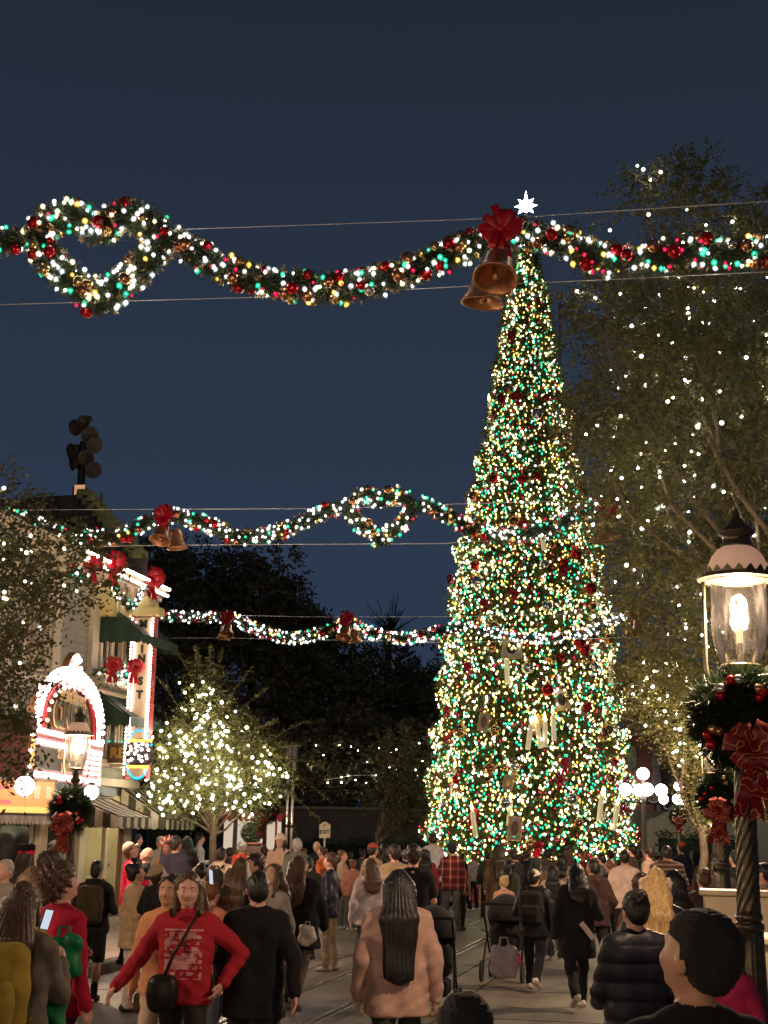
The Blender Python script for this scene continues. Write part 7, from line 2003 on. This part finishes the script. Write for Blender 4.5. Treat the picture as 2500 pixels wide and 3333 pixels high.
near_ = ['in the far crowd by the lavender hoodie', 'in the far crowd behind the tan coat', 'beyond the man in the tan sweater', 'beyond the stroller pusher', 'beside the girl in white puffer', 'near the plaid shirt', 'at the foot of the giant tree', 'by the gift boxes', 'behind the blond child', 'behind the Santa hat', 'at the tree edge beyond the cream-sweater girl', 'beyond the long black coat', 'under the lowest tree lights', 'beyond the maroon jacket', 'next to the white shirt', 'where the tree meets the globe lamp', 'below the globe lamp', 'by the embankment', 'beyond the orange cap', 'before the hedge and third lamp', 'below the EXIT sign', 'near the glowing orange coat', 'by the popcorn stand', 'under the small lit tree', 'behind the varsity jacket', 'beside the child at the stroller', 'close behind the white-capped walker', 'close beside the white shirt', 'right of the plaid flannel man', 'behind the cream beanie']
near_[28] = 'just past the plaid flannel man'
rf_ = random.Random(99)
for k, (x, y, d) in enumerate(fill):
    c, nm = fc[k % len(fc)]
    person(x, y, d, rf_.uniform(-50, 50), f'person in a {nm} {near_[k]}', top=c, bot=rf_.choice((BK, JEAN, DKJ)), hair=hcn[k % 7], style=hs_[(k*3) % 7], hat=(None, None, None, 'beanie', None, 'cap', None)[k % 7], hatc=(0.3, 0.25, 0.22) if k % 2 else (0.05, 0.05, 0.06), skin=('light', 'tan', 'pink')[k % 3], legs=STAND, thick=0.02+0.02*rf_.random())

# ------------------------------------------------------------------ things carried and pushed
def stroller(px, py, d, rz, col, accent, label):
    q = P(px, py, d); e_ = empty('stroller', (q.x, q.y, 0), rz=YAW+R(rz), label=label, cat='stroller')
    m = cloth(col, 'denim'); ma = cloth(accent, 'denim')
    S = Sdf(); S.ell((0, .05, .86), (.26, .34, .30), 0, 0.03, cut=lambda X: np.minimum(.80-X[..., 2], 0.05-X[..., 1])); v, f, mi = S.mesh(0.02); link('canopy', np_mesh('canopy', v, f, [m], smooth=True), e_)
    S = soft_box((0, .12, .56), .21, .2, .2, .1); v, f, mi = S.mesh(0.022); link('seat', np_mesh('seat', v, f, [m], smooth=True), e_)
    S = soft_box((0, .0, .26), .2, .24, .1, .07); v, f, mi = S.mesh(0.022); link('basket', np_mesh('basket', v, f, [ma], smooth=True), e_)
    b = MB()
    for sg in (-1, 1): b.tube([(sg*.25, -.42, 1.04), (sg*.25, -.2, .8), (sg*.25, .1, .42), (sg*.24, .45, .14)], 0.014, 6); b.tube([(sg*.25, -.05, .62), (sg*.27, -.3, .14)], 0.014, 6)
    b.tube([(-.25, -.42, 1.04), (.25, -.42, 1.04)], 0.02, 8); b.build('frame', M_dark, e_, world=False)
    for sx in (-1, 1):
        for y, r in ((-.3, .14), (.45, .11)):
            w = MB(); w.lathe([(r*.75, -.02), (r, -.015), (r, .015), (r*.75, .02)], 20, c=(0, 0, 0), axis=(1, 0, 0)); wo_ = w.mesh('wheel', pm('tyre', (0.015, 0.014, 0.013), 0.8)); o = link('wheel', wo_, e_, loc=(sx*.28, y, r))
            MB().lathe([(0, -.024), (r*.7, -.01), (r*.7, .01), (0, .024)], 16, axis=(1, 0, 0)).build('hub', M_dark if y < 0 else ma, o, world=False)
    return e_
stroller(1410, 3120, 17.2, -8, (0.017, 0.018, 0.022), (0.02, 0.025, 0.03), 'dark stroller pushed by the man in the black T-shirt')
stroller(1645, 3060, 20.8, -14, BK, (0.3, 0.01, 0.05), 'black hooded stroller with crimson basket beside the white-capped walker')
def hand_bag(px, py, d, size, col, label, kind='tote', cat='bag', transl=False):
    q = P(px, py, d); e_ = empty('carrier_bag' if kind == 'plastic' else 'bag', (q.x, q.y, q.z-size), rz=YAW, label=label, cat=cat)
    m = cloth(col, 'puffer')
    S = soft_box((0, 0, size*0.9), size*0.75, size*0.32, size*0.9, size*0.3)
    for p_ in S.p: p_['noise'] = lambda X: 0.012*np.sin(X[..., 2]*37+X[..., 0]*29)
    v, f, mi = S.mesh(size/12); link('body', np_mesh('body', v, f, [m], smooth=True), e_)
    for sg in (-1, 1): MB().tube([(-size*.3, sg*size*.15, size*1.7), (-size*.2, sg*size*.1, size*2.3), (size*.2, sg*size*.1, size*2.3), (size*.3, sg*size*.15, size*1.7)], size*.05, 6).build('handle', m, e_, world=False)
    return e_
hand_bag(1640, 3125, 19.8, 0.22, (0.55, 0.47, 0.5), 'crumpled white plastic shopping bag beside the black stroller', 'plastic')
hand_bag(205, 3110, 9.2, 0.13, (0.01, 0.16, 0.06), 'green drawstring bag between the mustard backpack and the crimson boy')
hand_bag(146, 3285, 8.6, 0.14, (0.01, 0.15, 0.06), 'second green bag hanging lower by the long-haired woman')
hand_bag(1000, 3040, 16.3, 0.1, (0.6, 0.5, 0.42), 'white paper bag in the hand of the striding woman')
# crossbody bag of the red-sweater woman
e_ = at_person(rw, 'crossbody_bag', 'small black crossbody bag on the woman in red', 'bag')
zo = rw['_zo']
S = soft_box((.12, .17, .93+zo), .09, .05, .11, .045); v, f, mi = S.mesh(0.012); link('pouch', np_mesh('pouch', v, f, [cloth(BK, 'leather')], smooth=True), e_)
MB().tube([(.12, .19, 1.02+zo), (.05, .19, 1.2+zo), (-.03, .175, 1.34+zo), (-.09, .10, 1.47+zo), (-.10, .0, 1.50+zo), (-.07, -.12, 1.42+zo), (.05, -.17, 1.2+zo), (.16, -.08, 1.0+zo), (.15, .1, .95+zo)], 0.012, 6).build('strap', cloth(BK, 'leather'), e_, world=False, smooth=True)
# phones and papers
def slab_thing(name, px, py, d, w, h, rot, mat, scr, label, cat):
    q = P(px, py, d); e_ = empty(name, q, label=label, cat=cat); e_.rotation_euler = rot
    MB().box((0, 0, 0), (w, 0.009, h), bev=0.003).build('case', mat, e_, world=False)
    if scr is not None: MB().box((0, -0.006, 0), (w*.9, 0.003, h*.92)).build('screen', scr, e_, world=False)
    return e_
G_scr = glow('phone_screen', (0.75, 0.85, 1.0), 0.35)
slab_thing('phone', 150, 2992, 8.0, 0.06, 0.11, (0.2, 0.15, YAW+1.0), M_dark, G_scr, 'lit phone held up beside the long-haired woman', 'phone')
slab_thing('phone', 685, 2855, 12.8, 0.07, 0.13, (-0.2, 0.2, YAW+1.2), M_dark, G_scr, 'glowing phone raised by the salmon jacket girl', 'phone')
slab_thing('folded_paper', 1912, 3030, 17.3, 0.06, 0.24, (0.2, -0.7, YAW), pm('glossy_paper', (0.6, 0.5, 0.46), 0.3), None, 'rolled shiny leaflet in the hand of the long black coat woman', 'paper')
slab_thing('drink_tumbler', 2012, 3085, 11.0, 0.07, 0.2, (0.1, 0.25, YAW), pm('clear_tumbler', (0.6, 0.48, 0.42), 0.15), None, 'clear drink tumbler carried next to the blonde woman', 'cup')
